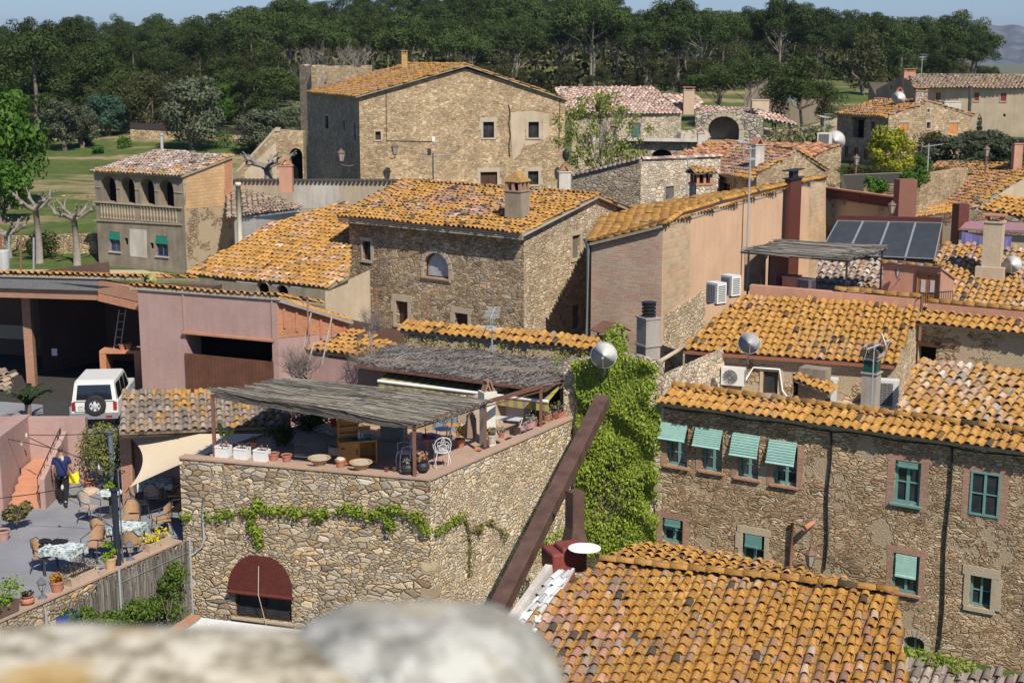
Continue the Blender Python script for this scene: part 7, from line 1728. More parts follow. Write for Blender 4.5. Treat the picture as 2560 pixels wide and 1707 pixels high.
# bushes behind terrace
DARKB = leaf_mat('dark_bush', (.03,.045,.015), (.09,.12,.03), .2, 0)
def bush(P, r, label, mat, n=1200, sz=.045, seed=1, cat='bush', flatten=.8, name='bush', nb=9):
    e = empty(name, P, label, cat); rg = random.Random(seed); m = MB()
    for k in range(5): m.tube([(0,0,-.1), (rg.uniform(-r,r)*.5, rg.uniform(-r,r)*.5, r*.9)], .02, 4)
    m.build('stem', BARK, e, world=False)
    bb = [(rg.uniform(-r,r)*.6, rg.uniform(-r,r)*.6, rg.uniform(.2, 1.3)*r*flatten, r*rg.uniform(.35,.55)) for _ in range(nb)]
    V, F = leaves(bb, n/(nb*(.45*r)**2), sz, seed, .2, .35); np_mesh('foliage', V, F, mat, e, world=False); return e
bush(PZ(765, 1085, ZF)+Vector((0,.6,0)), .55, 'dark leafy tangle behind the wire cage', DARKB, 2200, .045, 5)
bush(PZ(695, 1120, ZF)+Vector((0,.2,0)), .45, 'small dark green shrub behind the empty clay pots', DARKB, 1500, .04, 3)
tw = bare_tree('bare_shrub', 1.6, 1, 401, flat('grey_twig', (.2,.16,.14), .9), 6, cone=.6, r0=.05, start=.2); tw.location = PY(790, 1120, 40.5); tag(tw, 'tangle of bare dark twigs beneath the front reed roof', 'shrub')
for k, (x, y, Y, lb) in enumerate(((800,915,44.5,'bare grey climbing shrub left of the heather roof'),(880,905,45,'bare twiggy shrub touching the heather roof'),(740,930,44,'bare twiggy shrub above the front reed roof, leftmost'))):
    q = copy_tree(tw); q.location = PY(x, y+60, Y)-Vector((0,0,.3)); q.rotation_euler.z = k*2+1; q.scale = (1.9,1.6,1.25); q['label'] = lb
m = MB(); P = PY(820, 1085, 40.2); 
W = Wall(PY(720,1080,41.5), PY(850,1062,39.6), 0, top_px=[(720,1080),(850,1050)]); o = W.build(S_TERR2, None, 'stone_wall', thick=.3); tag(o, 'low sloping stone wall behind the wire cage on the terrace', 'wall')
pot(PY(833, 1064, 39.8), .1, .2, 'small bright red pot on the low sloping wall', flat('bright_red', (.5,.03,.04), .4))
for k, (x, y, Y, lb) in enumerate(((745,1110,41,'bare dark shrub behind the white planters'),(700,1075,42,'bare shrub rising in front of the tiled shelter'),(850,1090,41,'bare dark shrub left of the play kitchen shelf'),(930,880,46.5,'bare shrub tangled over the left end of the heather roof'))):
    q = copy_tree(tw); q.location = PY(x, y, Y)-Vector((0,0,.1)); q.rotation_euler.z = k*1.7; q.scale = (1.5,1.4,1.05); q['label'] = lb
# ============================================================ left: barn, pink wall, roofs
PKL = PY(343, 712, 51.6); PKR = along(PKL, 114, 691, 735); 
h = house('pink_garage', PKL, 'pink rendered building with wooden double gate and orange tile edge', z=0)
W = Wall(PKL, PKR, -1, top_px=[(343,716),(691,741)]); BRW = flat('brown_planks', (.12,.05,.028), .7, var=.3, scale=3)
r0 = W.rect(468, 845, 682, 990); o, r = window(W, (468,845,682,990), h, kind='dark', depth=.9, name='gateway')
m = MB(); n = 26; zg = W.hit(575, 893)[1]
for k in range(n): W.box(m, r[0]-.05+(r[1]-r[0]+.1)*(k+.5)/n, (zg+r[2])/2, .04, ((r[1]-r[0]+.1)/n-.012, .05, zg-r[2]))
m.build('gate', BRW, h)
m = MB(); W.box(m, (r[0]+r[1])/2, r[3]+.06, .06, (r[1]-r[0]+.2, .16, .07)); m.build('ledge', TERRA, h)
W.build(PL_PINK, h)
m = MB(); rr = W.rect(462, 733, 680, 838); bd = .05
for a0, a1, b0, b1 in ((rr[0]-.06, rr[0], rr[2], rr[3]), (rr[1], rr[1]+.06, rr[2], rr[3]), (rr[0]-.06, rr[1]+.06, rr[3], rr[3]+.06)): W.box(m, (a0+a1)/2, (b0+b1)/2, .02, (a1-a0, .05, b1-b0))
m.build('panel_frame', PL_PINK, h)
a = W.pt(0, W.top[0][1], .05); b = W.pt(W.L, W.top[1][1], .05); rp = RoofPlane(a, b, pitch=-13); rp.tile([rp.pt(-.3,0), rp.pt(W.L+.2,0), rp.pt(W.L+.2,3), rp.pt(-.3,3)], T_ORANGE, h, sp=.28, L=.4, seed=120)
B2 = along(PKR, 38, 872, 800); W2 = Wall(PKR, B2, -1, top_px=[(691,745),(872,800)]); W2.build(PL_PINK, h, 'side_wall'); patch(W2, [(695,755),(868,806),(868,830),(695,845)], B_ORG, h, 'brick_infill')
for k in range(6): m = MB(); q = W2.L*(k+.5)/6; z = W2.top[0][1]+(W2.top[1][1]-W2.top[0][1])*(k+.5)/6; W2.box(m, q, z-.55, .03, (.1,.06,.9)); m.build('pilaster', TERRA, h)
m = MB(); m.bar(W2.pt(0, W2.top[0][1]-.08, .1), W2.pt(W2.L, W2.top[1][1]-.08, .1), .25, .12); m.build('cornice', CONC, h)
ridge(W2.pt(0, W2.top[0][1], 0), W2.pt(W2.L, W2.top[1][1], 0), T_ORANGE, h, .12, .3, 121)
# low orange roof right of it
a = PY(700, 868, 51); b = PY(905, 885, 49); h = house('lean_to', a, 'low building with flat orange roof and small tiled edge behind the bare shrubs', 'outbuilding', 0)
rp = RoofPlane(a, b, pitch=10); rp.tile([(690,868),(905,888),(1000,868),(870,822)], T_ORANGE, h, sp=.27, L=.4, seed=122); W = Wall(rp.px(692,872), rp.px(903,890), -1, top=a.z-.1); window(W, (708,890,745,915), h, kind='window', depth=.1, frame=CONC); W.build(PL_PINK, h)
a = PY(862, 795, 54); b = PY(1010, 828, 51); W = Wall(a, b, -1, top_px=[(862,795),(1010,828)]); o = W.build(B_RED, None, 'brick_wall'); tag(o, 'red brick parapet wall below the doors of the central house', 'wall')
for k, (x0, y0, x1, y1) in enumerate(((745,935,778,782),(765,930,785,855),(805,910,830,790),(772,860,768,748))):
    m = MB(); m.tube([PY(x0, y0, 46), PY(x1, y1, 46.5)], .03, 5); tag(m.build('pole', flat('bleached_pole', (.34,.3,.26), .9) if k != 3 else flat('rusty_pipe', (.25,.11,.07), .8)), ['long pale slanting pole left of the bare shrubs','short thick pale pole between the slanting poles','pale slanting pole touching the bare shrubs','upright rusty pole before the brick wall'][k], 'pole', 'poles by the bare shrubs')
# barn
BNL = PY(-60, 700, 55.5); BNR = PKL+Vector((-.1,.3,0)); 
h = house('open_barn', BNL, 'big open fronted barn with dark brick inside and concrete beam', 'barn', 0)
zb = PY(150, 690, 54.6).z; fA = PY(-80, 682, 55.5); fB = PY(250, 690, 54); fC = PY(352, 712, 53.2)
m = MB(); m.bar(fA-Vector((0,0,.3)), fB-Vector((0,0,.3)), .3, .5); m.build('beam', flat('dark_concrete', (.16,.155,.15), .9, var=.2), h)
m = MB(); m.bar(fA-Vector((0,-.15,.75)), fB-Vector((0,-.15,.75)), .3, .38); m.build('brick_course', B_RED, h)
m = MB(); m.bar(fB-Vector((0,0,.38)), fC-Vector((0,0,.38)), .3, .5); m.build('brick_lintel', B_RED, h); m = MB(); m.bar(fB-Vector((0,.02,.8)), fC-Vector((0,.02,.82)), .34, .28); m.build('beam', TERRA, h)
rp = RoofPlane(fA, fB, pitch=-9); rp.tile([fA-rp.ev*.2, fB-rp.ev*.2, rp.uv and rp.pt(rp.uv(fC)[0], rp.uv(fC)[1]), rp.pt(rp.uv(fC)[0], 4.5), rp.pt(-.5, 4.5)], T_ORANGE, h, sp=.27, L=.4, seed=123)
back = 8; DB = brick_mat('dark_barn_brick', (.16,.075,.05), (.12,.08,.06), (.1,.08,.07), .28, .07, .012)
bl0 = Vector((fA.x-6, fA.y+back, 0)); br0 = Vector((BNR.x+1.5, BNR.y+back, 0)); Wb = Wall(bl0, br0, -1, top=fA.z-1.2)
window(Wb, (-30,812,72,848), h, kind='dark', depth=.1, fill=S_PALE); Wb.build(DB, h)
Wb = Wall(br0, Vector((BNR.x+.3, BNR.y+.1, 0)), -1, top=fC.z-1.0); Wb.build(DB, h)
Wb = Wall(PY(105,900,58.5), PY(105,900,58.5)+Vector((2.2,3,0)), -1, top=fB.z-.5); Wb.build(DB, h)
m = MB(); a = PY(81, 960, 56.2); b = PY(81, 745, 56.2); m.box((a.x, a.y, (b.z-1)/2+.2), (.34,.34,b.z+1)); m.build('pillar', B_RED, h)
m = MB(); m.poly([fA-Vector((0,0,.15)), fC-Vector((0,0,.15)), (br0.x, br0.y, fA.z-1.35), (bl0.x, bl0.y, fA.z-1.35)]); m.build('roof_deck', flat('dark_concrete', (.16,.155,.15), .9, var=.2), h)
m = MB(); m.poly([(fA.x-5, fA.y-.2, .012), (BNR.x+.1, BNR.y-.1, .012), (br0.x, br0.y, .012), (bl0.x, bl0.y, .012)]); m.build('barn_floor', flat('barn_floor_shade', (.045,.038,.032), .95, var=.3), h)  # shade inside the barn is painted into the near-black floor colour
# brick shelf with pots, ladder
P = PY(300, 925, 54.6); m = MB(); m.box((P.x, P.y+.5, P.z+.0), (1.6,.9,.1)); m.box((P.x-.65, P.y+.5, P.z-.9), (.3,.9,1.7)); m.box((P.x+.65, P.y+.5, P.z-.9), (.3,.9,1.7)); 
P = PY(298, 878, 54.6); m = MB(); m.box((P.x, P.y+.5, P.z-.05), (1.6,.9,.12)); m.box((P.x-.68, P.y+.5, P.z-1.0), (.25,.9,1.8)); m.box((P.x+.68, P.y+.5, P.z-1.0), (.25,.9,1.8)); tag(m.build('brick_bench', B_ORG), 'brick bench with concrete top inside the barn behind the car', 'bench')
for dx, lb in ((0.05,'clay pot at the left on the brick bench in the barn'),(.32,'second clay pot on the brick bench in the barn')): pot(Vector((P.x+dx, P.y+.25, P.z+.01)), .14, .24, lb)
e = empty('ladder', P+Vector((-.35,.5,0)), 'pale wooden ladder leaning inside the barn above the brick bench', 'ladder'); m = MB()
for sx in (0, .26): m.tube([(sx,0,0),(sx+.2,.35,1.5)], .025, 5)
m.build('rail', flat('pale_wood', (.4,.35,.28), .8), e, world=False); m = MB()
for k in range(5): m.tube([(.04*k,.07*k,.15+.3*k),(.26+.04*k,.07*k,.15+.3*k)], .015, 4)
m.build('rung', flat('pale_wood', (.4,.35,.28), .8), e, world=False)
# shed roof in front (tiles) over the covered tables
S0 = PZ(300, 1078, 2.55); S1 = PZ(700, 1070, 2.55); S1 = Vector((*along(S0, 77, 712, 1070), 2.55))
h = house('tiled_shelter', S0, 'small tiled shelter with grey concrete tiles speckled orange behind the cream sail', 'shelter', 0)
rp = RoofPlane(S0, S1, pitch=21); rp.tile([(298,1079),(706,1064),(700,978),(307,984)], T_DULL, h, sp=.25, L=.3, seed=124, over=.06)
m = MB(); m.box(((S0.x+S1.x)/2, S0.y+1.7, 1.2), ((S1-S0).length, .2, 2.9)); m.build('back_wall', PL_PINK, h)
m = MB(); m.bar(S0+Vector((0,.1,-.15)), S1+Vector((0,.1,-.15)), .12, .14); m.build('beam', WOODD, h)
m = MB(); P = PZ(323, 1262, 0); m.box((P.x, P.y+.1, 1.2), (.34,.34,2.5)); m.build('pillar', B_RED, h)
# little tiled corner at left edge
a = PY(-30, 955, 44); rp = RoofPlane(PY(-40,990,43.5), PY(22,975,43), pitch=20); h = house('porch_roof', a, 'corner of a small brown tiled porch roof at the left edge', 'roof', 0)
rp.tile([(-60,990),(20,975),(32,935),(-50,925)], T_BROWN, h, sp=.3, L=.3, seed=125)
m = MB(); m.box((a.x-.6, a.y+.3, a.z-1.5), (.15,.15,2.6)); m.build('post', WOODD, h)
# ============================================================ courtyard
def gravel_mat():
    t = NT('gravel'); g = t.n('TexCoord').outputs['Object']; a = t.noise(g, 40, 3, .8).outputs['Fac']; b = t.noise(g, .8, 4).outputs['Fac']
    c = t.ramp(t.math('ADD', t.math('MULTIPLY', a, .7), t.math('MULTIPLY', b, .3)), [(.35, (.14,.14,.145)), (.65, (.31,.31,.32))]); return t.finish(c, .95, a, .6, .02)
GRAV = gravel_mat()
m = MB(); a = PZ(-150, 1600, 0); b = PZ(455, 1360, 0); m.poly([a, b, (TLf.x+.2, TLf.y+.5, 0), (-3, 47, 0), (-3, 64, 0), (-28, 66, 0), (-24, 34, 0)]); m.build('courtyard_ground', GRAV, kind='structure')
# low retaining wall with coping
LA = PZ(-90, 1588, .32); LB = PZ(453, 1350, .32); W = Wall(LA, LB, -5, top=.27); h = house('retaining_wall', LA, 'low stone retaining wall with clay coping along the cafe courtyard', 'wall', -3)
W.build(S_TERR, h); LW = W; m = MB(); nin = Vector((-W.n.x, -W.n.y, 0)); strip(m, LA, LB, nin, .34, .27, .32); m.build('coping', COP, h)
# reed screen with posts and wires
e = house('reed_screen', LB, 'grey reed fence on galvanised posts below the courtyard wall', 'fence', -3)
m = MB(); rg = random.Random(12); sS, _ = W.hit(150, 1480)
for k in range(1500):
    q = rg.uniform(sS+.8*rg.random(), W.L+.1); t = (q-sS)/(W.L-sS); z1 = .2+rg.uniform(-.12,.1)+.05*t-(.25*(1-t) if t < .25 else 0); z0 = max(-3.6, z1-rg.uniform(1.0, 2.6)); z1 -= rg.random()**3*1.2; m.tube([W.pt(q, z0, .1+rg.uniform(0,.04)), W.pt(q+rg.gauss(0,.03), z1, .1+rg.uniform(0,.04))], .012, 3, cap=False)
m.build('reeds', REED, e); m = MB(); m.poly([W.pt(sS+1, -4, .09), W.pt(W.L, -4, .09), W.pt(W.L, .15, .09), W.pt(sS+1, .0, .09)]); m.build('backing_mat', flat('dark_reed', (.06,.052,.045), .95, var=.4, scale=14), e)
GALV = flat('galvanised', (.32,.33,.33), .45)
for px, y0 in ((98, 1515), (282, 1420), (459, 1342)):
    q, z = W.hit(px, y0); m = MB(); m.tube([W.pt(q, -4, .2), W.pt(q, z, .2)], .03, 6); m.build('post', GALV, e)
m = MB(); q, z = W.hit(459, 1380)
for zz in (0, -.8, -1.6): m.tube([W.pt(q, zz, .17), W.pt(W.hit(282, 1500)[0], zz, .17)], .006, 3)
m.build('wire', GALV, e)
# shrubs in front of the screen
L_MID = leaf_mat('shrub_leaves', (.05,.09,.02), (.16,.24,.04), .3, 0)
for i, (x, y, r_, lb, mt) in enumerate(((395,1400,.45,'tallest leafy shrub against the reed fence',L_MID),(385,1480,.6,'leafy shrub below the tallest one at the reed fence',L_MID),(320,1490,.5,'loose green shrub in the middle of the reed fence',L_MID),(250,1520,.5,'broad green shrub left of the middle fence post',L_MID),(165,1500,.45,'shrub mixed with ivy on the stone part of the fence',L_MID),(215,1540,.45,'low shrub near the blue object',L_MID),(120,1560,.45,'low straggly shrub at the left end of the fence',DARKB),(140,1490,.25,'bluish green small plant beside the left fence post',L_BLUE),(300,1570,.6,'lowest dark shrub at the foot of the fence',L_MID))):
    q, z = LW.hit(x, y+40); bush(LW.pt(q, z-.2, .45), r_, lb, mt, 1500, .04, 40+i)
m = MB(); m.box(LW.pt(*LW.hit(130, 1565), .4), (.35,.1,.6)); m.blob(LW.pt(*LW.hit(130, 1545), .45), (.2,.1,.2), 7, 5, .2); tag(m.build('bag', flat('blue_plastic', (.02,.04,.2), .5)), 'blue plastic bag hanging among the shrubs', 'bag')
# lower white terrace
e = house('lower_terrace', PZ(500, 1560, -2), 'flat white walled roof terrace with brick coping below the arched window', 'terrace', -4)
z_ = -1.55; a = PZ(490, 1540, z_); b = PZ(735, 1588, z_); c = PZ(260, 1690, z_)
b = along(a, 106.7, 760, 1580); b = Vector((b.x, b.y, z_)); Wd = (a-c).normalized(); c = a-Wd*6.5
m = MB(); m.poly([(a.x,a.y,z_-.45),(c.x,c.y,z_-.45),(c.x+8,c.y-2.3,z_-.45),(b.x+2,b.y-.6,z_-.45)]); m.build('floor', PL_WHITE, e)
m = MB(); m.bar(a-Vector((0,0,.3)), c-Vector((0,0,.3)), .2, .55); m.bar(a-Vector((0,0,.3)), Vector((b.x+2,b.y-.6,z_-.3)), .16, .5); m.poly([(a.x-.1,a.y,z_-.1),(c.x-.1,c.y,z_-.1),(c.x-.1,c.y,-6),(a.x-.1,a.y,-6)]); m.build('parapet', flat('whitewash', (.62,.62,.6), .9, var=.12, scale=4), e)
m = MB(); strip(m, c, a, Vector((.0,0,0)), .3, z_-.02, z_+.04); m.build('coping', flat('brick_coping', (.4,.2,.12), .85, var=.25), e)
m = MB(); m.poly([(-30,10,-6.5),(20,10,-6.5),(20,36,-6.5),(-30,36,-6.5)]); m.build('street', GRAV, kind='structure')
# steps block at left edge
h = house('entrance_steps', PZ(60, 1270, 0), 'terracotta steps between pink side walls at the left edge', 'steps', 0)
P0s = PZ(22, 1272, 0); P1s = PZ(98, 1270, 0); wds = (P1s-P0s).length; mid = (P0s+P1s)/2; rz = 0.0
STEP = flat('step_tiles', (.5,.24,.14), .8, var=.1)
m = MB()
for k in range(5): m.box((mid.x, mid.y+.3*k+1.2-.15*k, .085+.17*k), (wds, 2.4-.3*k, .165))
m.build('steps', STEP, h)
m = MB(); m.box((P0s.x-.35, mid.y+1.2, 1.1), (.5, 2.8, 2.2)); zc_ = PY(60, 1027, 43.4).z; m.box((P0s.x+.2, mid.y+2.5, zc_/2), (2.9, .25, zc_)); m.build('side_wall', PL_PINK, h)
m = MB(); 
bx0 = P1s.x+.08; yy0 = mid.y-.05; yy1 = mid.y+2.3
m.poly([(bx0,yy0,0),(bx0,yy0,.9),(bx0,yy1,1.75),(bx0,yy1,0)]); m.poly([(bx0+.15,yy0,0),(bx0+.15,yy1,0),(bx0+.15,yy1,1.75),(bx0+.15,yy0,.9)]); m.poly([(bx0,yy0,0),(bx0+.15,yy0,0),(bx0+.15,yy0,.9),(bx0,yy0,.9)]); m.poly([(bx0,yy0,.9),(bx0+.15,yy0,.9),(bx0+.15,yy1,1.75),(bx0,yy1,1.75)]); m.build('parapet', PL_PINK, h)
m = MB(); m.tube([(bx0-.05,yy0,.95),(bx0-.05,yy1,1.85)], .02, 5)
for k in range(8): t_ = k/7; m.tube([(bx0-.05,yy0+(yy1-yy0)*t_,.2+.6*t_),(bx0-.05,yy0+(yy1-yy0)*t_,.95+.9*t_)], .012, 4)
m.build('handrail', flat('dark_metal', (.05,.05,.05), .6), h)
# sail
q = [PY(308,1084,40.5), PY(455,1086,38.6), PY(520,1084,38.0), PY(450,1135,37.4), PZ(322,1216,1.1)]
e = house('shade_sail', q[0], 'cream triangular shade sail stretched below the tiled shelter', 'shade sail', 1)
m = MB(); n = 14; A_, B_, C_ = q[0], PY(660,1084,39.4), Vector(PY(323,1218,37.9))
g_ = []
for i in range(n+1):
    row = []
    for j in range(n+1-i):
        u, v = i/n, j/n; w_ = 1-u-v; p = A_*w_+B_*u+C_*v; ctr = (A_+B_+C_)/3
        e1_ = 4*w_*v; e2_ = 4*u*v; e3_ = 4*w_*u
        p = p+(B_-(A_+C_)/2)*.12*e1_+(A_-(B_+C_)/2)*.05*e2_-Vector((0,0,.25))*(u*v*w_*9); row.append(p)
    g_.append(row)
for i in range(n):
    for j in range(n-i):
        m.poly([g_[i][j], g_[i+1][j], g_[i][j+1]])
        if j < n-i-1: m.poly([g_[i+1][j], g_[i+1][j+1], g_[i][j+1]])
m.build('fabric', flat('cream_canvas', (.52,.43,.3), .9, var=.03), e, smooth=True)
m = MB(); m.tube([q[0], q[0]+Vector((-.4,.0,.1))], .015, 5); m.tube([C_, C_+Vector((-.05,-.15,-.1))], .015, 5); m.build('cord', BLK, e)
for (x, y0, y1, Y, c, rr, lb) in ((284,1240,1080,39.6,(.11,.14,.17),.08,'tall blue-grey round post holding the cream sail'),(306,1403,1222,36.2,(.02,.025,.035),.085,'dark navy round post on the courtyard wall'),(319,1410,1175,36.0,(.1,.1,.1),.018,'thin grey pole right beside the dark navy post')):
    b_ = PZ(x, y0, 0) if Y > 38 else LW.pt(LW.hit(x, y0)[0], .3, -.15); zt = PY(x, y1, b_.y).z; m = MB(); m.tube([b_, Vector((b_.x, b_.y, zt))], rr, 12); m.lathe([(rr*1.02,0),(rr*1.5,.01),(rr*1.5,.05),(rr*.5,.06)], (b_.x,b_.y,zt-.04), 12)
    tag(m.build('post', flat('post_%d' % x, c, .5), smooth=False), lb, 'post')
# tables and chairs
t = NT('patterned_cloth'); g = t.n('TexCoord').outputs['Object']; CLOTH = t.finish(t.ramp(t.noise(g, 9, 4, .6).outputs['Fac'], [(.42, (.16,.22,.2)), (.5, (.5,.54,.5)), (.6, (.62,.66,.62))]), .8)
TAN = flat('tan_wicker', (.36,.22,.12), .8, var=.25, scale=25); GRW = flat('grey_wicker', (.34,.28,.24), .8, var=.2, scale=25); MET = flat('dark_metal', (.05,.05,.05), .6)
def cafe_chair(mat, label):
    e = empty('cafe_chair', (0,0,0), label, 'chair', 'wicker chairs in the courtyard')
    m = MB(); m.box((0,0,.44), (.44,.42,.035)); m.build('seat', mat, e, world=False)
    m = MB(); n = 8
    for k in range(n):
        t0 = pi*(.12+.76*k/n); t1 = pi*(.12+.76*(k+1)/n); f = lambda t, z: (.24*cos(t), .06+.2*sin(t)+(z-.5)*.12, z)
        zt0 = .62+.26*sin(t0)**1.2; zt1 = .62+.26*sin(t1)**1.2; m.poly([f(t0,.5), f(t1,.5), f(t1,zt1), f(t0,zt0)]); m.poly([(p[0]*.93, p[1]-.02, p[2]) for p in (f(t0,zt0), f(t1,zt1), f(t1,.5), f(t0,.5))])
    m.build('backrest', mat, e, world=False)
    m = MB(); m.tube([(-.26,-.2,.44),(-.27,-.2,.62),(-.27,.05,.66),(-.22,.2,.72),(-.12,.3,.88),(.12,.3,.88),(.22,.2,.72),(.27,.05,.66),(.27,-.2,.62),(.26,-.2,.44)], .014, 5); m.build('arm_frame', MET, e, world=False)
    for sx in (-1, 1):
        for y0_, y1_ in ((-.19,-.23),(.18,.27)): m = MB(); m.tube([(sx*.21,y0_,.44),(sx*.24,y1_,0)], .014, 5); m.build('leg', MET, e, world=False)
    return e
def cafe_table(P, w, d, rz, label, round_=False):
    e = empty('cafe_table', P, label, 'table', rz=rz); m = MB()
    if round_: m.lathe([(.001,.73),(w/2,.73),(w/2+.01,.7),(w/2-.01,.7)], n=24); m.lathe([(w/2-.005,.735),(.001,.74)], n=24)
    else: m.box((0,0,.725), (w,d,.04))
    m.build('tabletop', CLOTH if round_ else CLOTH, e, world=False)
    if round_: m = MB(); m.lathe([(.25,0),(.22,.03),(.04,.05),(.035,.7)], n=12); m.build('leg', MET, e, world=False)
    else:
        c_ = MB()
        for i in range(4):
            xs = [(-w/2-.01,-d/2-.01),(w/2+.01,-d/2-.01),(w/2+.01,d/2+.01),(-w/2-.01,d/2+.01)]; a = xs[i]; b = xs[(i+1) % 4]; n = 6
            for k in range(n): f = lambda t: (a[0]+(b[0]-a[0])*t, a[1]+(b[1]-a[1])*t); p = f(k/n); q2 = f((k+1)/n); z = lambda t: .745-.14-.1*abs(2*t-1)**2; c_.poly([(*p,z(k/n)),(*q2,z((k+1)/n)),(*q2,.746),(*p,.746)])
        c_.build('tablecloth_edge', CLOTH, e, world=False)
        for sx in (-1,1):
            for sy in (-1,1): m = MB(); m.tube([(sx*(w/2-.08),sy*(d/2-.08),.71),(sx*(w/2-.06),sy*(d/2-.06),0)], .02, 5); m.build('leg', MET, e, world=False)
    return e
G_ = lambda x, y: PZ(x, y, 0)
cafe_table(G_(162, 1435), .95, .7, R(-18), 'white clothed table carrying a black cloth, nearest the courtyard wall')
cafe_table(G_(277, 1290), .72, .72, 0, 'round patterned table left of the posts', True)
cafe_table(G_(322, 1378), .85, .65, R(-10), 'patterned cloth table behind the dark navy post')
cafe_table(G_(392, 1262), 1.0, .65, R(8), 'patterned cloth table in the shade below the cream sail')
chT = cafe_chair(TAN, 'tan wicker chair at the left end of the table with the black cloth'); chT.location = G_(112, 1430); chT.rotation_euler.z = R(70)
for (x, y, rz, lb) in ((238,1400,-20,'tan wicker chair behind the long dark planter'),(258,1378,60,'tan wicker chair tilted toward the navy post table'),(333,1398,180,'tan wicker chair with its back to the courtyard wall'),(405,1335,-60,'tan wicker chair beside the yellow flowers'),(437,1270,-80,'tan wicker chair half hidden at the stone building corner'),(330,1330,10,'tan wicker chair in shade behind the navy post table'),(440,1310,-100,'lower tan wicker chair by the stone building corner')):
    c_ = copy_tree(chT); c_.location = G_(x, y); c_.rotation_euler.z = R(rz); c_['label'] = lb
chG = cafe_chair(GRW, 'grey wicker chair left of the round table'); chG.location = G_(225, 1305); chG.rotation_euler.z = R(70)
for (x, y, rz, lb) in ((352,1292,110,'grey chair with high back between round table and sail table'),(384,1275,180,'grey chair in front of the sail table')):
    c_ = copy_tree(chG); c_.location = G_(x, y); c_.rotation_euler.z = R(rz); c_['label'] = lb
m = MB(); P = G_(140, 1425)+Vector((-.05,0,.77)); rg = random.Random(3)
for k in range(9): m.blob(P+Vector((rg.uniform(-.25,.3), rg.uniform(-.12,.12), rg.uniform(-.02,.04))), (rg.uniform(.08,.18), rg.uniform(.06,.12), .05), 8, 5, .15)
tag(m.build('cloth', flat('black_cloth', (.012,.012,.014), .9), smooth=True), 'crumpled black cloth on the nearest white table', 'cloth')
# planters on the retaining wall
CP = lambda x, y: LW.pt(LW.hit(x, y)[0], .32, -.16)
aw = atan2(LW.d.y, LW.d.x); STN = flat('stone_trough', (.45,.34,.24), .85, var=.12); L_YF = leaf_mat('yellow_flowers', (.55,.42,.01), (.75,.6,.03), .2, 0); L_OF = leaf_mat('orange_flowers', (.6,.12,.02), (.25,.25,.03), .2, 0); L_HEDGE = leaf_mat('box_leaves', (.12,.22,.02), (.25,.36,.03), .3, 0)
planter(CP(403, 1375), .85, .28, .24, aw, 'stone trough overflowing with yellow flowers', STN, L_YF, .19, 61, .035, 1300, 1.15, .18)
planter(CP(215, 1452), .95, .28, .24, aw, 'long stone trough with dark reddish shrub', STN, leaf_mat('dark_reddish', (.05,.05,.02), (.15,.09,.05), .2, 0), .22, 62, .03, 1100, 1.1, .3)
pot(CP(288, 1422), .17, .3, 'yellowish clay pot with fresh green plant beside the navy post', flat('yellow_clay', (.5,.33,.17), .8), L_HEDGE, .14, seed=71, n=260, ph=.4, psize=.05)
pot(CP(155, 1475), .18, .28, 'terracotta pot with orange flowers on the courtyard wall', CLAY, L_OF, .13, seed=72, n=420, ph=.1)
pot(CP(80, 1503), .17, .22, 'rounded terracotta pot with small succulent left of the iron lantern', CLAY, L_OAK, .08, seed=73, prof=[(.001,0),(.1,0),(.17,.08),(.17,.14),(.13,.19),(.15,.22),(.12,.22),(.1,.18)], n=160)
planter(CP(20, 1520), .7, .35, .3, aw, 'square hedge of bright box leaves in a planter at the left edge', flat('dark_planter', (.12,.08,.06), .9), L_HEDGE, .25, 63, .045, 1500, 1.0, .35)
bush(G_(30, 1340)+Vector((0,.4,.3)), .4, 'spiky green and reddish plant by the foot of the steps', leaf_mat('spiky', (.1,.14,.05), (.25,.16,.08), .2, 0), 800, .07, 81, nb=7); pot(G_(8, 1350), .2, .3, 'pale pink pot under the spiky plant at the left edge', flat('pink_pot', (.42,.25,.2), .8))
pot(G_(228, 1222), .2, .28, 'terracotta pot standing on a stone block behind the round table'); m = MB(); m.blob(G_(228, 1232)+Vector((0,-.05,.05)), (.3,.25,.16), 8, 5, .12); tag(m.build('stone', STN), 'pale stone block under the terracotta pot by the post', 'stone')
# climbing plant on brown fence behind the man
m = MB(); A_ = G_(170, 1215); B_ = G_(262, 1180)
m.box(((PY(170,1100,47).x), 47.4, .3), (.06,2.4,.6), rz=R(-8)); tag(m.build('screen_fence', flat('brown_screen', (.09,.06,.045), .9)), 'brown screen panel behind the walking man', 'fence')
m = MB(); P = PY(145, 1100, 48.5); m.box((P.x, P.y, .6), (.9,.08,1.2)); tag(m.build('mesh_fence', flat('black_mesh', (.05,.05,.048), .9)), 'dark mesh fence beside the white off-roader', 'fence')
e = bush(G_(255, 1235)+Vector((0,.3,.2)), .95, 'tall flowering climber on the fence right of the walking man', leaf_mat('climber', (.07,.1,.03), (.3,.3,.08), .3, 0), 3800, .045, 91, flatten=1.3, nb=14)
bush(G_(262, 1252)+Vector((.2,.2,.1)), .3, 'low yellowish plant at the foot of the blue-grey post', L_HEDGE, 600, .05, 92)
cyc = empty('palm_plant', PY(70, 1020, 50.5), 'dark green cycad like palm in front of the barn', 'plant'); m = MB(); rg = random.Random(5)
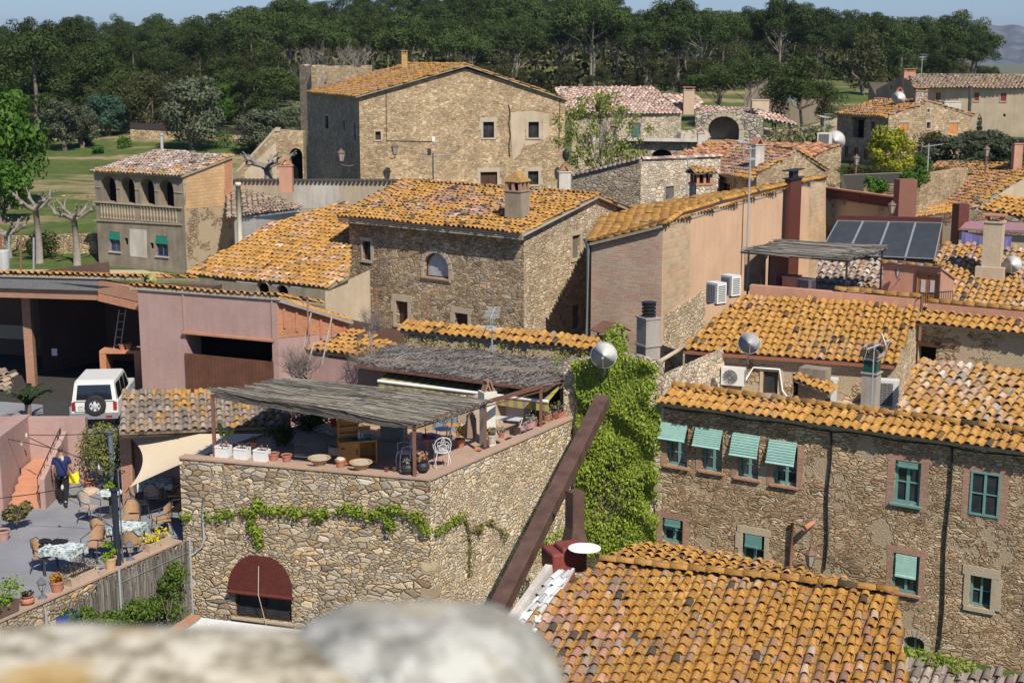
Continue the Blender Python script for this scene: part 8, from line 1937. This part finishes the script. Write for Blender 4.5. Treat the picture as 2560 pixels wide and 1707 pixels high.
for k in range(26):
    t_ = rg.uniform(0, 2*pi); L = rg.uniform(.7, 1.1); pr = [Vector((cos(t_)*L*s_, sin(t_)*L*s_, .1+.75*sin(s_*2.0)*L*.8)) for s_ in (0,.3,.6,.85,1)]
    sd_ = Vector((-sin(t_), cos(t_), 0))
    for i in range(4):
        a, b = pr[i], pr[i+1]; w0 = .1*(1-.15*i); m.poly([a-sd_*w0+Vector((0,0,-.03)), b-sd_*w0*.8+Vector((0,0,-.03)), b, a]); m.poly([a, b, b+sd_*w0*.8+Vector((0,0,-.03)), a+sd_*w0+Vector((0,0,-.03))])
m.build('frond', L_CYP, cyc, world=False); m = MB(); m.tube([(0,0,-.9),(0,0,.15)], .12, 8); m.build('trunk', BARK, cyc, world=False)
# iron lanterns on the wall
def wlamp(P, label):
    e = empty('garden_lantern', P, label, 'lantern', 'iron lanterns on the courtyard wall'); IR = flat('lead_grey_iron', (.11,.12,.13), .5)
    m = MB(); m.lathe([(.12,0),(.1,.03),(.03,.07),(.025,.16),(.06,.2)], n=10); m.build('base', IR, e, world=False); m = MB(); m.lathe([(.06,.2),(.1,.38)], n=6); m.build('glass', flat('lamp_glass', (.35,.31,.25), .3), e, world=False)
    m = MB(); m.lathe([(.13,.38),(.09,.43),(.04,.48),(.015,.53),(.001,.55)], n=6); m.build('cap', IR, e, world=False); m = MB()
    for k in range(6): t_ = 2*pi*k/6; m.tube([(.06*cos(t_),.06*sin(t_),.2),(.105*cos(t_),.105*sin(t_),.39)], .008, 4)
    m.build('frame', IR, e, world=False); return e
wlamp(CP(118, 1490), 'small iron lantern between two terracotta pots on the courtyard wall'); wlamp(CP(338, 1405), 'small iron lantern between the navy post and the yellow flowers')
# string lights
m = MB(); pts = [PY(-40,1085,41), PY(60,1105,40.5), PY(150,1125,40), PY(240,1160,38.5), PY(312,1178,36.1)]; m.tube(pts, .012, 4); m.tube([PY(-40,1250,38), PY(80,1235,37.5), PY(200,1215,37), PY(312,1180,36.1)], .012, 4); m.tube([PY(-20,1085,43), PY(140,1088,42), PY(284,1082,39.7)], .012, 4)
tag(m.build('cable', BLK), 'sagging string light cables across the courtyard', 'cable')
for k, (x, y, Y) in enumerate(((66,1092,41.5),(54,1112,40.6),(156,1150,39.6),(156,1222,37.2),(248,1172,38.2))): m = MB(); m.lathe([(.02,.12),(.03,.1),(.045,.03),(.03,-.02),(.001,-.03)], PY(x, y, Y), 8); tag(m.build('light_bulb', flat('bulb_glass', (.5,.48,.4), .2)), ['bulb highest on the string lights at the pink wall','bulb just below the highest one on the string lights','bulb on the back of the walking man','bulb in front of the walking man legs','bulb nearest the blue-grey post on the string lights'][k], 'light bulb', 'bulbs on the string lights')
# ============================================================ off-road car
CW = flat('car_white', (.62,.62,.58), .35, var=.05, spec=.5); TYR = flat('tyre_rubber', (.025,.025,.025), .85); CG = NT('car_glass').finish((.012,.014,.016), .06, spec=.8); PLG = flat('grey_bumper', (.2,.2,.2), .6)
car = empty('parked_car', Vector((*PZ(238, 1080, 0)[:2], 0)), 'white off-road car with spare wheel on its rear door, parked half inside the barn', 'car'); car.rotation_euler.z = R(6); car.location += Vector((-.05,.25,0)); cs = .95; car.scale = (cs,cs,cs)
# local: rear face at y=0, forward +y, width 1.75
m = MB(); w = .86
def loft(m, secs):
    n = len(secs[0]); base = len(m.v)
    for s_ in secs: m.v += [tuple(p) for p in s_]
    for i in range(len(secs)-1):
        for k in range(n): k2 = (k+1) % n; m.f.append((base+i*n+k, base+i*n+k2, base+(i+1)*n+k2, base+(i+1)*n+k)); m.uv.append(None); m.c.append(None)
    m.f.append(tuple(base+k for k in reversed(range(n)))); m.uv.append(None); m.c.append(None); e_ = base+(len(secs)-1)*n; m.f.append(tuple(e_+k for k in range(n))); m.uv.append(None); m.c.append(None)
def sec(y, zs, wl, wt): z0, z1 = zs; return [(-wl,y,z0),(wl,y,z0),(wl+.02,y,z0+.25),(wl,y,z1-.04),(wt,y,z1),(-wt,y,z1),(-wl,y,z1-.04),(-wl-.02,y,z0+.25)]
loft(m, [sec(.0,(.55,1.1),.84,.8), sec(.08,(.5,1.12),.86,.83), sec(3.1,(.5,1.12),.86,.83), sec(3.3,(.5,1.06),.85,.82), sec(4.4,(.5,1.02),.82,.78), sec(4.5,(.55,.95),.78,.74)])
def sec2(y, z1, wl, wt): return [(-wl,y,1.1),(wl,y,1.1),(wt,y,z1-.05),(wt-.06,y,z1),(-wt+.06,y,z1),(-wt,y,z1-.05)]
loft(m, [sec2(.03,1.1+.02,.82,.82), sec2(.16,1.83,.8,.72), sec2(.35,1.87,.81,.73), sec2(2.3,1.86,.81,.73), sec2(2.5,1.8,.81,.73), sec2(3.15,1.12,.8,.78)])
m.build('body', CW, car, world=False)
m = MB(); m.poly([(-.66,.045,1.17),(.66,.045,1.17),(.6,.145,1.72),(-.6,.145,1.72)]); m.v = [(x, y-.02, z) for x, y, z in m.v]; m.build('rear_window', CG, car, world=False)
for sx in (-1, 1):
    for y0_, y1_ in ((.3,1.1),(1.2,1.9),(2.0,2.75)):
        m = MB(); f = lambda y, t: (sx*(.835-.085*t), y, 1.14+.6*t); sh_ = 0 if y1_ < 2.5 else -.38; p = [f(y0_,.02), f(y1_,.02), f(y1_+sh_,.95), f(y0_+.03,.95)]; m.poly(p if sx > 0 else p[::-1]); m.build('side_window', CG, car, world=False)
    m = MB(); m.box((sx*.76,-.02,.95), (.13,.05,.3)); m.build('tail_light', flat('tail_light_red', (.3,.02,.02), .3), car, world=False)
    for y_ in (.85, 3.6):
        m = MB(); m.lathe([(.2,-.12),(.37,-.12),(.39,-.06),(.39,.06),(.37,.12),(.2,.12)], n=22, cap=False); m.v = [(sx*.76+v[2], y_+v[0], .38+v[1]) for v in m.v]; wh = m.build('wheel', TYR, car, world=False); r_ = MB(); r_.lathe([(.001,.1),(.2,.1),(.22,.06)], n=14); r_.v = [(sx*.76+sx*v[2], y_+v[0], .38+v[1]) for v in r_.v]; r_.build('rim', GALV, wh, world=False)
m = MB(); m.box((0,-.08,.58), (1.72,.18,.2)); m.build('bumper', PLG, car, world=False)
for sx in (-1,1): m = MB(); m.box((sx*.55,-.175,.57), (.22,.02,.08)); m.build('fog_light', flat('tail_light_red', (.3,.02,.02), .3), car, world=False)
m = MB(); m.lathe([(.2,-.1),(.35,-.1),(.385,-.05),(.385,.06),(.35,.11),(.21,.11),(.2,.03)], n=26, cap=False); m.v = [(.06+v[0], -.13-v[2], 1.0+v[1]) for v in m.v]; sw_ = m.build('spare_wheel', TYR, car, world=False)
m = MB(); m.lathe([(.2,.06),(.22,.1),(.19,.06),(.12,.05),(.08,.09),(.001,.1)], n=20); m.v = [(.06+v[0], -.13-v[2], 1.0+v[1]) for v in m.v]; m.build('rim', flat('alloy', (.5,.5,.48), .35, metal=0), sw_, world=False)
m = MB()
for k in range(6): t_ = 2*pi*k/6; m.tube([(.06+.15*cos(t_), -.235, 1.0+.15*sin(t_)), (.06+.15*cos(t_), -.22, 1.0+.15*sin(t_))], .032, 8)
m.build('spokes_gap', BLK, sw_, world=False)
m = MB(); m.box((-.52,-.03,.86), (.4,.025,.24)); pl = m.build('number_plate', WHT, car, world=False)
m = MB(); m.box((-.7,-.045,.86), (.04,.012,.23)); m.build('blue_strip', flat('plate_blue', (.02,.05,.3), .5), pl, world=False)
def text(body, P, size, parent, mat, M=None, name='lettering'):
    cu = bpy.data.curves.new(name, 'FONT'); cu.body = body; cu.size = size; cu.align_x = 'CENTER'; cu.extrude = .002; o = bpy.data.objects.new(name, cu); col.objects.link(o); o.data.materials.append(mat)
    dg = bpy.context.evaluated_depsgraph_get(); me = bpy.data.meshes.new_from_object(o.evaluated_get(dg)); bpy.data.objects.remove(o); o = bpy.data.objects.new(name, me); col.objects.link(o); o.location = P; o.rotation_euler = (pi/2, 0, 0); o.parent = parent; return o
text('5397', (-.5,-.046,.88), .1, pl, BLK); text('BTG', (-.5,-.046,.77), .1, pl, BLK)
m = MB(); m.box((0,-.01,1.12), (1.5,.02,.015)); m.tube([(.08,.0,1.5),(.02,-.01,1.2)], .008, 4); m.build('wiper', BLK, car, world=False)
m = MB(); P = PY(136, 880, 57.5); m.box(P, (.22,.03,.3)); tag(m.build('notice', WHT), 'small white paper sheet on the dark barn wall', 'paper')
# ============================================================ the man
SKIN = flat('skin', (.42,.23,.16), .6, var=.05); SHIRT = flat('navy_shirt', (.018,.026,.085), .9, var=.15); TROU = flat('black_trousers', (.012,.012,.015), .9, var=.15)
man = empty('person', PZ(160, 1262, 0), 'man in navy T-shirt and black trousers walking away holding a yellow bag', 'person', rz=R(8))
def skin(name, verts, edges, mat, parent, sub=2, root_=0):
    me = bpy.data.meshes.new(name); me.from_pydata([v[:3] for v in verts], edges, []); o = bpy.data.objects.new(name, me); col.objects.link(o); o.parent = parent
    md = o.modifiers.new('s', 'SKIN'); md.use_smooth_shade = True
    sv = me.skin_vertices[0].data
    for i, v in enumerate(verts): sv[i].radius = (v[3], v[4] if len(v) > 4 else v[3]); sv[i].use_root = (i == root_)
    s2 = o.modifiers.new('u', 'SUBSURF'); s2.levels = sub; s2.render_levels = sub
    dg = bpy.context.evaluated_depsgraph_get(); bpy.context.view_layer.update(); nm = bpy.data.meshes.new_from_object(o.evaluated_get(dg)); nm.materials.clear(); nm.materials.append(mat); nm.polygons.foreach_set('use_smooth', [True]*len(nm.polygons)); nm.name = name
    o.modifiers.clear(); o.data = nm; return o
# x right, y forward (walking away +y), z up ; body: pelvis, torso, neck, head, arms, hands
v = [(0,0,.95,.06,.05),(0,0,1.15,.1,.07),(0,-.01,1.38,.13,.08),(0,0,1.48,.07,.06),(0,.01,1.55,.055),(0,.02,1.62,.075,.085),(0,.02,1.7,.08,.092),(0,.015,1.76,.055,.065),
     (-.19,0,1.42,.055),(-.25,-.02,1.15,.04),(-.27,.06,.93,.03),(-.27,.1,.85,.028,.02),
     (.19,0,1.42,.055),(.26,.0,1.16,.04),(.31,.1,.95,.03),(.32,.13,.87,.028,.02),
     (-.1,0,.86,.05),(-.1,.18,.5,.04),(-.1,.12,.1,.04),(.1,0,.86,.05),(.11,-.1,.5,.04),(.11,-.35,.16,.04)]
ed = [(0,1),(1,2),(2,3),(3,4),(4,5),(5,6),(6,7),(2,8),(8,9),(9,10),(10,11),(2,12),(12,13),(13,14),(14,15),(0,16),(16,17),(17,18),(0,19),(19,20),(20,21)]
n0 = len(v)
for hi_, sx in ((11,-1),(15,1)):
    hx, hy, hz = v[hi_][:3]
    for k in range(4):
        a = len(v); v.append((hx+.004*sx, hy-.025+.016*k, hz-.035, .009)); v.append((hx-.004*sx, hy-.022+.018*k, hz-.065-(.008 if k in (1,2) else 0), .008)); v.append((hx-.02*sx, hy-.018+.018*k, hz-.09-(.01 if k in (1,2) else 0), .007)); ed += [(hi_, a),(a,a+1),(a+1,a+2)]
    a = len(v); v.append((hx-.01*sx, hy+.035, hz-.01, .01)); v.append((hx-.02*sx, hy+.045, hz-.04, .008)); ed += [(hi_, a),(a,a+1)]
v = [((q[0], q[1]+.03, q[2])+q[3:] if i < 3 else q) for i, q in enumerate(v)]; skin('body', v, ed, SKIN, man, 1)
m = MB(); 
for sx in (-1,1): m.blob((sx*.082,.02,1.68), (.012,.02,.03), 6, 5)
m.blob((0,.115,1.67), (.014,.02,.022), 6, 5); m.build('ears_and_nose', SKIN, man, world=False, smooth=True)
v = [(0,0,.84,.175,.15),(0,0,1.12,.17,.135),(0,-.01,1.36,.185,.125),(0,0,1.46,.1,.08),(-.2,0,1.42,.08),(-.245,-.01,1.24,.065),(.2,0,1.42,.08),(.25,0,1.25,.065)]
skin('t_shirt', v, [(0,1),(1,2),(2,3),(2,4),(4,5),(2,6),(6,7)], SHIRT, man, 2)
v = [(0,0,.95,.15,.12),(-.1,.0,.84,.11),(-.105,.17,.5,.08),(-.1,.1,.09,.065),(.1,0,.84,.11),(.115,-.09,.5,.08),(.11,-.33,.2,.062)]
skin('trousers', v, [(0,1),(1,2),(2,3),(0,4),(4,5),(5,6)], TROU, man, 2)
for v_ in ([(-.1,.06,.05,.045),(-.1,.16,.04,.045),(-.1,.26,.03,.035)], [(.11,-.38,.13,.045),(.11,-.3,.06,.045),(.11,-.22,.02,.035)]): skin('shoe', v_, [(0,1),(1,2)], BLK, man, 2, 0)
m = MB(); m.blob((0,.0,1.715), (.086,.1,.085), 12, 8); m.v = [(x, y if z > 1.68 or y < 0 else y, z) for x, y, z in m.v]; m.build('hair', flat('grey_brown_hair', (.09,.065,.05), .95), man, world=False, smooth=True)
m = MB(); P = man.matrix_world; base = man.location+Matrix.Rotation(R(8), 3, 'Z') @ Vector((.3,.1,.8)); nn = 8
for i in range(nn):
    for j in range(6):
        f = lambda u, v_: base+Vector((-.14+.3*u, .04*sin(u*6+v_*3), -.16+.34*v_-.05*sin(u*4)*v_)); m.poly([f(i/nn,j/6), f((i+1)/nn,j/6), f((i+1)/nn,(j+1)/6), f(i/nn,(j+1)/6)])
tag(m.build('bag', flat('yellow_plastic', (.62,.55,.02), .4)), 'yellow plastic bag held by the walking man', 'bag')
# ============================================================ foreground parapet of the tower
def rock(name, seed, cx, cy, cz, rx, ry, rz_, amp, mat, label=None):
    rg = random.Random(seed); m = MB(); n, k = 64, 40; ph = [rg.uniform(0, 6.28) for _ in range(9)]
    for i in range(k+1):
        a = -pi/2+pi*i/k
        for j in range(n):
            t_ = 2*pi*j/n; x, y, z = cos(a)*cos(t_), cos(a)*sin(t_), sin(a); s_ = 1+amp*(sin(4*x+ph[0])*sin(3*y+ph[1])+.5*sin(8*x+ph[2]+3*z)*sin(7*y+ph[3])+.3*sin(15*x+ph[4])*sin(13*z+ph[5]))
            e_ = .9; sg = lambda q: (abs(q)**e_)*(1 if q > 0 else -1); m.v.append((cx+rx*sg(x)*s_, cy+ry*sg(y)*s_, cz+rz_*sg(z)*s_))
    for i in range(k):
        for j in range(n): j2 = (j+1) % n; m.f.append((i*n+j, i*n+j2, (i+1)*n+j2, (i+1)*n+j)); m.uv.append(None); m.c.append(None)
    o = m.build(name, mat, smooth=True); tag(o, label, 'stone'); return o
t = NT('parapet_stone'); g = t.n('TexCoord').outputs['Object']; a_ = t.noise(g, 14, 5, .7).outputs['Fac']; b_ = t.noise(g, 45, 3, .7).outputs['Fac']; c_ = t.noise(g, 5, 3).outputs['Fac']
cc = t.ramp(a_, [(.36, (.15,.145,.12)), (.5, (.29,.28,.24)), (.62, (.46,.45,.39))]); cc = t.mix(t.ramp(b_, [(.62, 0), (.68, 1)]), cc, (.6,.61,.57)); cc = t.mix(t.ramp(c_, [(.5,0),(.62,.5)]), cc, (.42,.31,.14))
PST = t.finish(cc, .9, b_, .4, .01)
t = NT('parapet_ochre_stone'); g = t.n('TexCoord').outputs['Object']; a_ = t.noise(g, 22, 5, .7).outputs['Fac']; c_ = t.noise(g, 6, 3).outputs['Fac']
cc = t.ramp(a_, [(.38, (.15,.13,.08)), (.5, (.4,.35,.25)), (.6, (.6,.55,.43))]); cc = t.mix(t.ramp(c_, [(.52,0),(.62,.7)]), cc, (.42,.26,.07)); PST2 = t.finish(cc, .9, a_, .4, .01)
def fg(x, y, Y): return PY(x, y, Y)
c = fg(1050, 1745, 1.35); rock('parapet_stone', 3, c.x-.005, c.y, c.z-.012, .152, .15, .104, .035, PST, 'big blurred grey lichened stone right at the bottom centre of the picture')
c = fg(380, 1770, 1.3); rock('parapet_wall', 5, c.x, c.y, c.z-.006, .42, .16, .062, .06, PST2, 'blurred ochre top of the tower parapet along the bottom left')
# ============================================================ planting and small things around the village
spot(yellow, 2225, 395, 96, 3.9, .72, 'bushy yellow-green lemon tree before the gabled far stone house', ph=5.8, z='g')
spot(cyp, 2447, 330, 103, 4.3, .8, 'small dark cypress beside the gabled far stone house', z='g', ph=4.8)
spot(olive[0], 2395, 405, 100, 3.0, 1.0, 'round dark grey-green olive bush right of the lemon tree', z='g', ph=5.8)
spot(olive[1], 2460, 400, 102, 3.0, .9, 'second grey-green olive bush behind the orange roof, further right', z='g', ph=5.8)
spot(oaks[0], 2330, 400, 101, 2.9, .6, 'dark bush between lemon tree and olive bushes', z='g', ph=7)
spot(olive[1], 2545, 375, 100, 2.6, .7, 'olive bush cut by the right edge of the picture', z='g', ph=5.8)
spot(olive[0], 2420, 270, 128, 2.0, .8, 'low olive against the pale far farmhouse wall', ph=5.8)
for k, (u, Y, w_) in enumerate(((2130, 88, .5),(2175, 88, .55),(2220, 87, .55),(2265, 87, .6),(2310, 86, .65),(2345, 87, .6))):
    spot(oaks[k % 3], u, 440, Y, 2.0+.2*(k > 3), w_, ['leftmost','second','third','fourth','fifth','rightmost'][k]+' rounded bush in the clipped row below the lemon tree', cat='bush', ph=7, z='g', grp='row of rounded bushes')
spot(bright, 1995, 335, 100, 2.6, .5, 'fresh green bush above the orange roof with the air conditioner', cat='bush', ph=5.8, z=PY(1995, 335, 100).z)
L_MIX = leaf_mat('pinkish_green_leaves', (.16,.17,.07), (.3,.27,.14), .3, .1)
e = bush(PY(1985, 380, 94)-Vector((0,0,1.2)), 2.3, 'pale dusty green bush right of the ruined apse', L_MIX, 2600, .12, 101, nb=14); e['category'] = 'bush'
e = bush(PY(2052, 365, 95)-Vector((0,0,1.0)), 1.6, 'smaller pale bush before the tan field right of the apse', L_MIX, 1800, .12, 102, nb=10)
for k, (u, y, Y, r_, lb) in enumerate(((1830,500-60,86,.0,''),(2192,470,76,.65,'bright green shrub on the stone wall beside the cabinet'),(2290,448,74,.8,'bright green shrub behind the red-brown cabinet'),(2310,408,86,.7,'bright green shrub behind the orange tiled roof'),(2550,400,84,.7,'bright green shrub at the right edge near the sooty chimney'),(2195,468,76,0,''))):
    if r_: bush(PY(u, y, Y)-Vector((0,0,r_*.6)), r_, lb, L_BRIGHT, 1200, .08, 110+k)
# young tree in front of the long house
tr = empty('young_tree', (0,0,0)); yt = bare_tree('young_tree', 6, 1, 777, BARKG, 5, root=tr, cone=.42, r0=.16, start=.2)
rg = random.Random(31); bb = []
for k in range(110):
    a = rg.uniform(0, 6.28); t_ = rg.random(); q = 2.9*sqrt(rg.random())*(.55+.6*sin(pi*min(1, t_*1.05))); bb.append((q*cos(a), q*sin(a), 1.3+t_*4.4, rg.uniform(.22, .5)))
V, F = leaves(bb, 300, .1, 33, .2, .6); np_mesh('crown', V, F, L_SPRING, tr, world=False)
P = PY(1500, 440, 86); tr.location = (P.x, P.y, P.z-1.2); tr['label'] = 'airy young tree with fresh yellow-green leaves beside the big farmhouse'; tr['category'] = 'tree'; tr.scale = (.92,.92,1.05)
# pollarded plane trees in the left meadow
def pollard(P, h, label, seed, rz=0):
    rg = random.Random(seed); e = empty('plane_tree', P, label, 'tree', 'pollarded plane trees'); m = MB(); m.tube([(0,0,-.2),(.05,0,h*.3),(-.05,.05,h*.6)], [.26,.21,.19], 8)
    m.blob((-.05,.05,h*.62), .27, 8, 6, .2, rg)
    for k in range(6):
        a = 2*pi*k/6+rg.uniform(-.3,.3); L = rg.uniform(.9, 1.5); p0 = Vector((-.05,.05,h*.6)); p1 = p0+Vector((cos(a)*L*.5, sin(a)*L*.5, .25)); p2 = p1+Vector((cos(a+.4)*L*.5, sin(a+.4)*L*.5, rg.uniform(.1,.5)))
        m.tube([p0, p1, p2], [.15,.11,.09], 6); m.blob(p2, .15, 7, 5, .25, rg)
        for j in range(3): a2 = a+rg.uniform(-1,1); p3 = p2+Vector((cos(a2)*.45, sin(a2)*.45, rg.uniform(.25,.7))); m.tube([p2, p2.lerp(p3,.5)+Vector((0,0,.08)), p3], [.06,.045,.03], 5); m.blob(p3, .06, 6, 4, .2, rg)
    m.build('trunk', BARKG, e, world=False, smooth=True); return e
P = PY(97, 632, 92); pollard((P.x, P.y, 0), 5.6, 'taller pollarded plane tree with knobbly arms in the left meadow', 5)
P = PY(192, 648, 91); pollard((P.x, P.y, 0), 4.8, 'shorter pollarded plane tree just left of the tower house', 9)
P = PY(20, 632, 95); pollard((P.x, P.y, 0), 2.2, 'low pollarded stump at the left edge of the meadow', 11)
e = pollard(PY(672, 452, 95), 2.0, 'knotted pollarded tree in front of the stone staircase', 15); e.location = PY(670, 455, 95); e.scale = (1.3,1.3,.8)
# meadow walls
def gwall(p, Y0, q, Y1, hh, mat, label, thick=.5, name='stone_wall', zoff=0):
    A = PY(p[0], p[1], Y0); B = PY(q[0], q[1], Y1); W = Wall(A, B, -2, top=[(0, A.z), ((V2(B)-V2(A)).length, B.z)]); o = W.build(mat, None, name, thick=thick); return tag(o, label, 'wall'), W
S_DRY = stone_mat('dry_wall_stone', [(.42,.31,.18),(.5,.38,.22),(.36,.27,.17),(.55,.44,.28)], (.25,.18,.11), 2.2, 3.4, .09, .08, .4, 15)
gwall((-20,592), 99, (240,584), 95, 1, S_DRY, 'ochre dry stone wall behind the pollarded plane trees')
gwall((-20,492), 126, (240,487), 124, 1, S_DRY, 'low dry stone terrace wall across the left meadow')
gwall((70,345), 172, (330,352), 170, 1, S_DRY, 'earth coloured terrace wall under the grey olive tree')
o, W = gwall((325,324), 170, (630,340), 166, 1, S_DRY, 'long stone garden wall topped by a dark fence screen')
m = MB(); m.bar(W.pt(0, W.top[0][1]+.42, -.1), W.pt(W.L, W.top[1][1]+.42, -.1), .1, .8); tag(m.build('fence_screen', flat('dark_screen', (.045,.035,.032), .9, var=.3, scale=3)), 'dark heather screen on top of the long stone garden wall', 'fence')
for k, (u, Y, r_) in enumerate(((215,166,.9),(315,164,1.0),(555,160,1.6),(245,160,.7),(625,158,1.0))):
    X = PY(u, 380, Y).x; bush(Vector((X, Y, ground(X, Y))), r_, ['small green bush at the foot of the earth terrace','bush at the left end of the fenced wall','bright bush in front of the fenced wall, right of the silvery olive','tiny bush on the earth terrace','little bush left of the staircase'][k], L_BRIGHT, 900, .1, 130+k, nb=8)
bush(Vector((PY(100,625,94).x, 94, 0)), 1.2, 'dark shrub against the ochre dry stone wall', DARKB, 1600, .09, 140)
P = PY(130, 655, 88.5); m = MB(); m.box((P.x, P.y, ground(P.x, P.y)+.04), (18, 1.6, .03), rz=-.02); o = m.build('path', flat('sandy_path', (.42,.35,.24), .95, var=.15)); o['kind'] = 'structure'
m = MB(); px_ = [(2, 650, 87), (22, 650, 87), (52, 660, 84), (84, 655, 86)]
for k, (u, y, Y) in enumerate(px_):
    A = PY(u, 690, 70); B = PY(u, 588+k*2, 70); m = MB(); m.tube([A, B], .05, 6); tag(m.build('fence_post', GALV if k % 2 else flat('rusty_pipe', (.25,.11,.07), .8)), ['first','second','third','fourth'][k]+' thin fence post from the left above the barn roof', 'post', 'fence posts above the barn roof')
P = PY(10, 690, 66); m = MB(); m.lathe([(.25,0),(.3,.9),(.3,1.2),(.28,1.22),(.001,1.24)], (P.x, P.y, P.z), 14); tag(m.build('water_tank', flat('pale_tank', (.45,.45,.42), .6)), 'small pale tank above the barn roof at the left edge', 'tank')
# wire fence at the wood edge
m = MB(); 
A = PY(560, 208, 214); B = PY(750, 214, 200)
e = empty('wire_fence', A, 'thin wire fence between the field and the wood left of the ruined tower', 'fence')
for k in range(8): p = A.lerp(B, k/7); m = MB(); m.tube([(p.x,p.y,ground(p.x,p.y)-.2),(p.x,p.y,ground(p.x,p.y)+1.6)], .08, 5); m.build('post', BARK, e)
m = MB()
for zz in (.5, 1.0, 1.5): m.tube([(A.x,A.y,ground(A.x,A.y)+zz),(B.x,B.y,ground(B.x,B.y)+zz)], .03, 3)
m.build('wire', flat('galvanised', (.32,.33,.33), .45), e)
# lamps on facades and posts
P = PY(987, 372, 113.6); lantern(P, 'brownish street lamp on the sunny wall of the big farmhouse', 1.7, arm=(-.5,.9,0))
P = PY(853, 388, 108); lantern(P, 'brownish street lamp at the shaded side of the big farmhouse', 1.7, arm=(.9,.3,0))
P = PY(2230, 518, 62); lantern(P, 'street lamp in front of the dark lattice wall', 1.0, arm=(-.4,.3,0))
for (u, y0, y1, Y, lb) in ((2141, 470, 400, 84, 'street lamp on a tall post left of the row of bushes'),(2467, 410, 378, 84, 'street lamp on a post behind the orange tiled roof')):
    P = PY(u, y1, Y); b = PY(u, y0, Y); l_ = lantern(P, lb, 1.15); m = MB(); m.tube([P-Vector((0,0,.3)), (P.x, P.y, b.z-1.5)], .06, 6); m.build('post', flat('brown_lamp_metal', (.17,.1,.075), .6), l_)
P = PY(1415, 388, 117); m = MB(); m.blob(P, (.3,.2,.5), 8, 6, .1); tag(m.build('wall_box', flat('black_metal', (.02,.02,.022), .5)), 'black box on the right edge of the farmhouse facade', 'box')
m = MB(); P = PY(1084, 348, 115.2); m.box((P.x, P.y, P.z), (.25,.2,.4)); tag(m.build('electric_box', WHT), 'tiny white box at the end of the cable on the farmhouse facade', 'box')
P = PY(1410, 468, 72); hh = house('chimney', P, 'white plastered chimney with sloping tile cap right of the central house ridge', 'chimney', 0); chimney(hh, Vector((P.x,P.y,P.z)), .6, .5, .75, PL_WHITE, rz=R(10), cap='tiles', name='shaft')
m = MB(); A = PY(1713, 560, 56.2)
# wall and reed fence at the right behind lattice wall
gwall((2105,438), 82, (2260,432), 80, 1, REED2, 'pale reed fence along the lane below the row of bushes', name='reed_fence')
gwall((2160,462), 78, (2300,458), 76, 1, S_BIG, 'low sunny stone wall behind the lattice wall')
gwall((2290,440), 76, (2420,420), 84, 1, S_BIG, 'stone wall behind the bright green shrubs')
for (u, y0, y1, Y, lb) in ((2318,440,360,80,'thin aerial mast above the orange tiled roof at right'),(2300,255,140,140,'tall aerial mast before the far farmhouse gable'),(2331,270,205,140,'shorter pole before the far farmhouse gable'),(2060,360,288,93,'aerial mast beside the rooftop air conditioner'),(1717,500,390,76,'thin aerial pole beside the lantern chimney'),(1858,385,350,83,'aerial tipped over beside the white chimney')):
    b_ = PY(u, y0, Y); mast(b_, PY(u, y1, Y).z-b_.z, lb, .04, int(u), 1, yagi=(1.3,.6))
dish(PY(2088, 351, 91), .62, 190, 15, 'white satellite dish on the orange roof behind the peach building'); acunit(PY(2062, 362, 91), R(-20), 'small air conditioner on the orange roof behind the peach building', .9,.5,.75,'coil')
dish(PY(2247, 246, 109), .5, 200, 15, 'white dish on the roof of the gabled far stone house')
dish(PY(375, 700, 52.4), .25, 190, 20, 'small yellowish dish on the pink garage roof edge', flat('lichen_dish', (.4,.38,.12), .8))
# utility pole right
P = PY(2423, 285, 118); m = MB(); m.tube([P, Vector((P.x, P.y, PY(2425, 215, 118).z))], .14, 6); tag(m.build('utility_pole', flat('dark_pole', (.07,.065,.06), .9)), 'dark wooden pole before the pale far farmhouse', 'pole')
for k, (u, Y) in enumerate(((1812, 168), (1470, 210))):
    X = PY(u, 250, Y).x; bush(Vector((X, Y, ground(X, Y))), 1.6, ['heap of grey brushwood under the twin trunked pine','brown bush at the edge of the wood'][k], flat('brushwood', (.16,.12,.09), .95), 900, .16, 150+k, nb=8)
for k, (u, Y) in enumerate(((1965, 150),)):
    X = PY(u, 250, Y).x; bush(Vector((X, Y, ground(X, Y))), 1.5, 'brown brushwood heap in front of the blue shed doors', flat('brushwood', (.16,.12,.09), .95), 900, .14, 160+k, nb=8)
# bare tan field right of the apse
m = MB(); pp = [(1900,272),(2100,272),(2100,340),(2050,352),(1950,330)]
pts = []
for i in range(9):
    for j in range(7):
        u = 1800+(2200-1800)*i/8; Y = 112+(168-112)*j/6; X = (u-1280)/FPX*Y; m.v.append((X, Y, ground(X, Y)+.06))
for i in range(8):
    for j in range(6): a = i*7+j; m.f.append((a, a+7, a+8, a+1)); m.uv.append(None); m.c.append(None)
o = m.build('ploughed_field', flat('tan_earth', (.42,.33,.21), .95, var=.12, scale=.6)); o['kind'] = 'structure'
# ------------------------------------------------------------ haze
t = NT('haze_air'); pv = t.n('VolumePrincipled', i={'Color': (.42,.6,.95,1), 'Density': .00008, 'Anisotropy': .2}); t.t.links.new(pv.outputs[0], t.out.inputs['Volume'])
m = MB(); m.box((0, 3600, 80), (9000, 7400, 180)); hz = m.build('haze', t.m); hz['kind'] = 'stuff'; hz['label'] = 'thin blue summer haze in the far distance'; hz['category'] = 'haze'
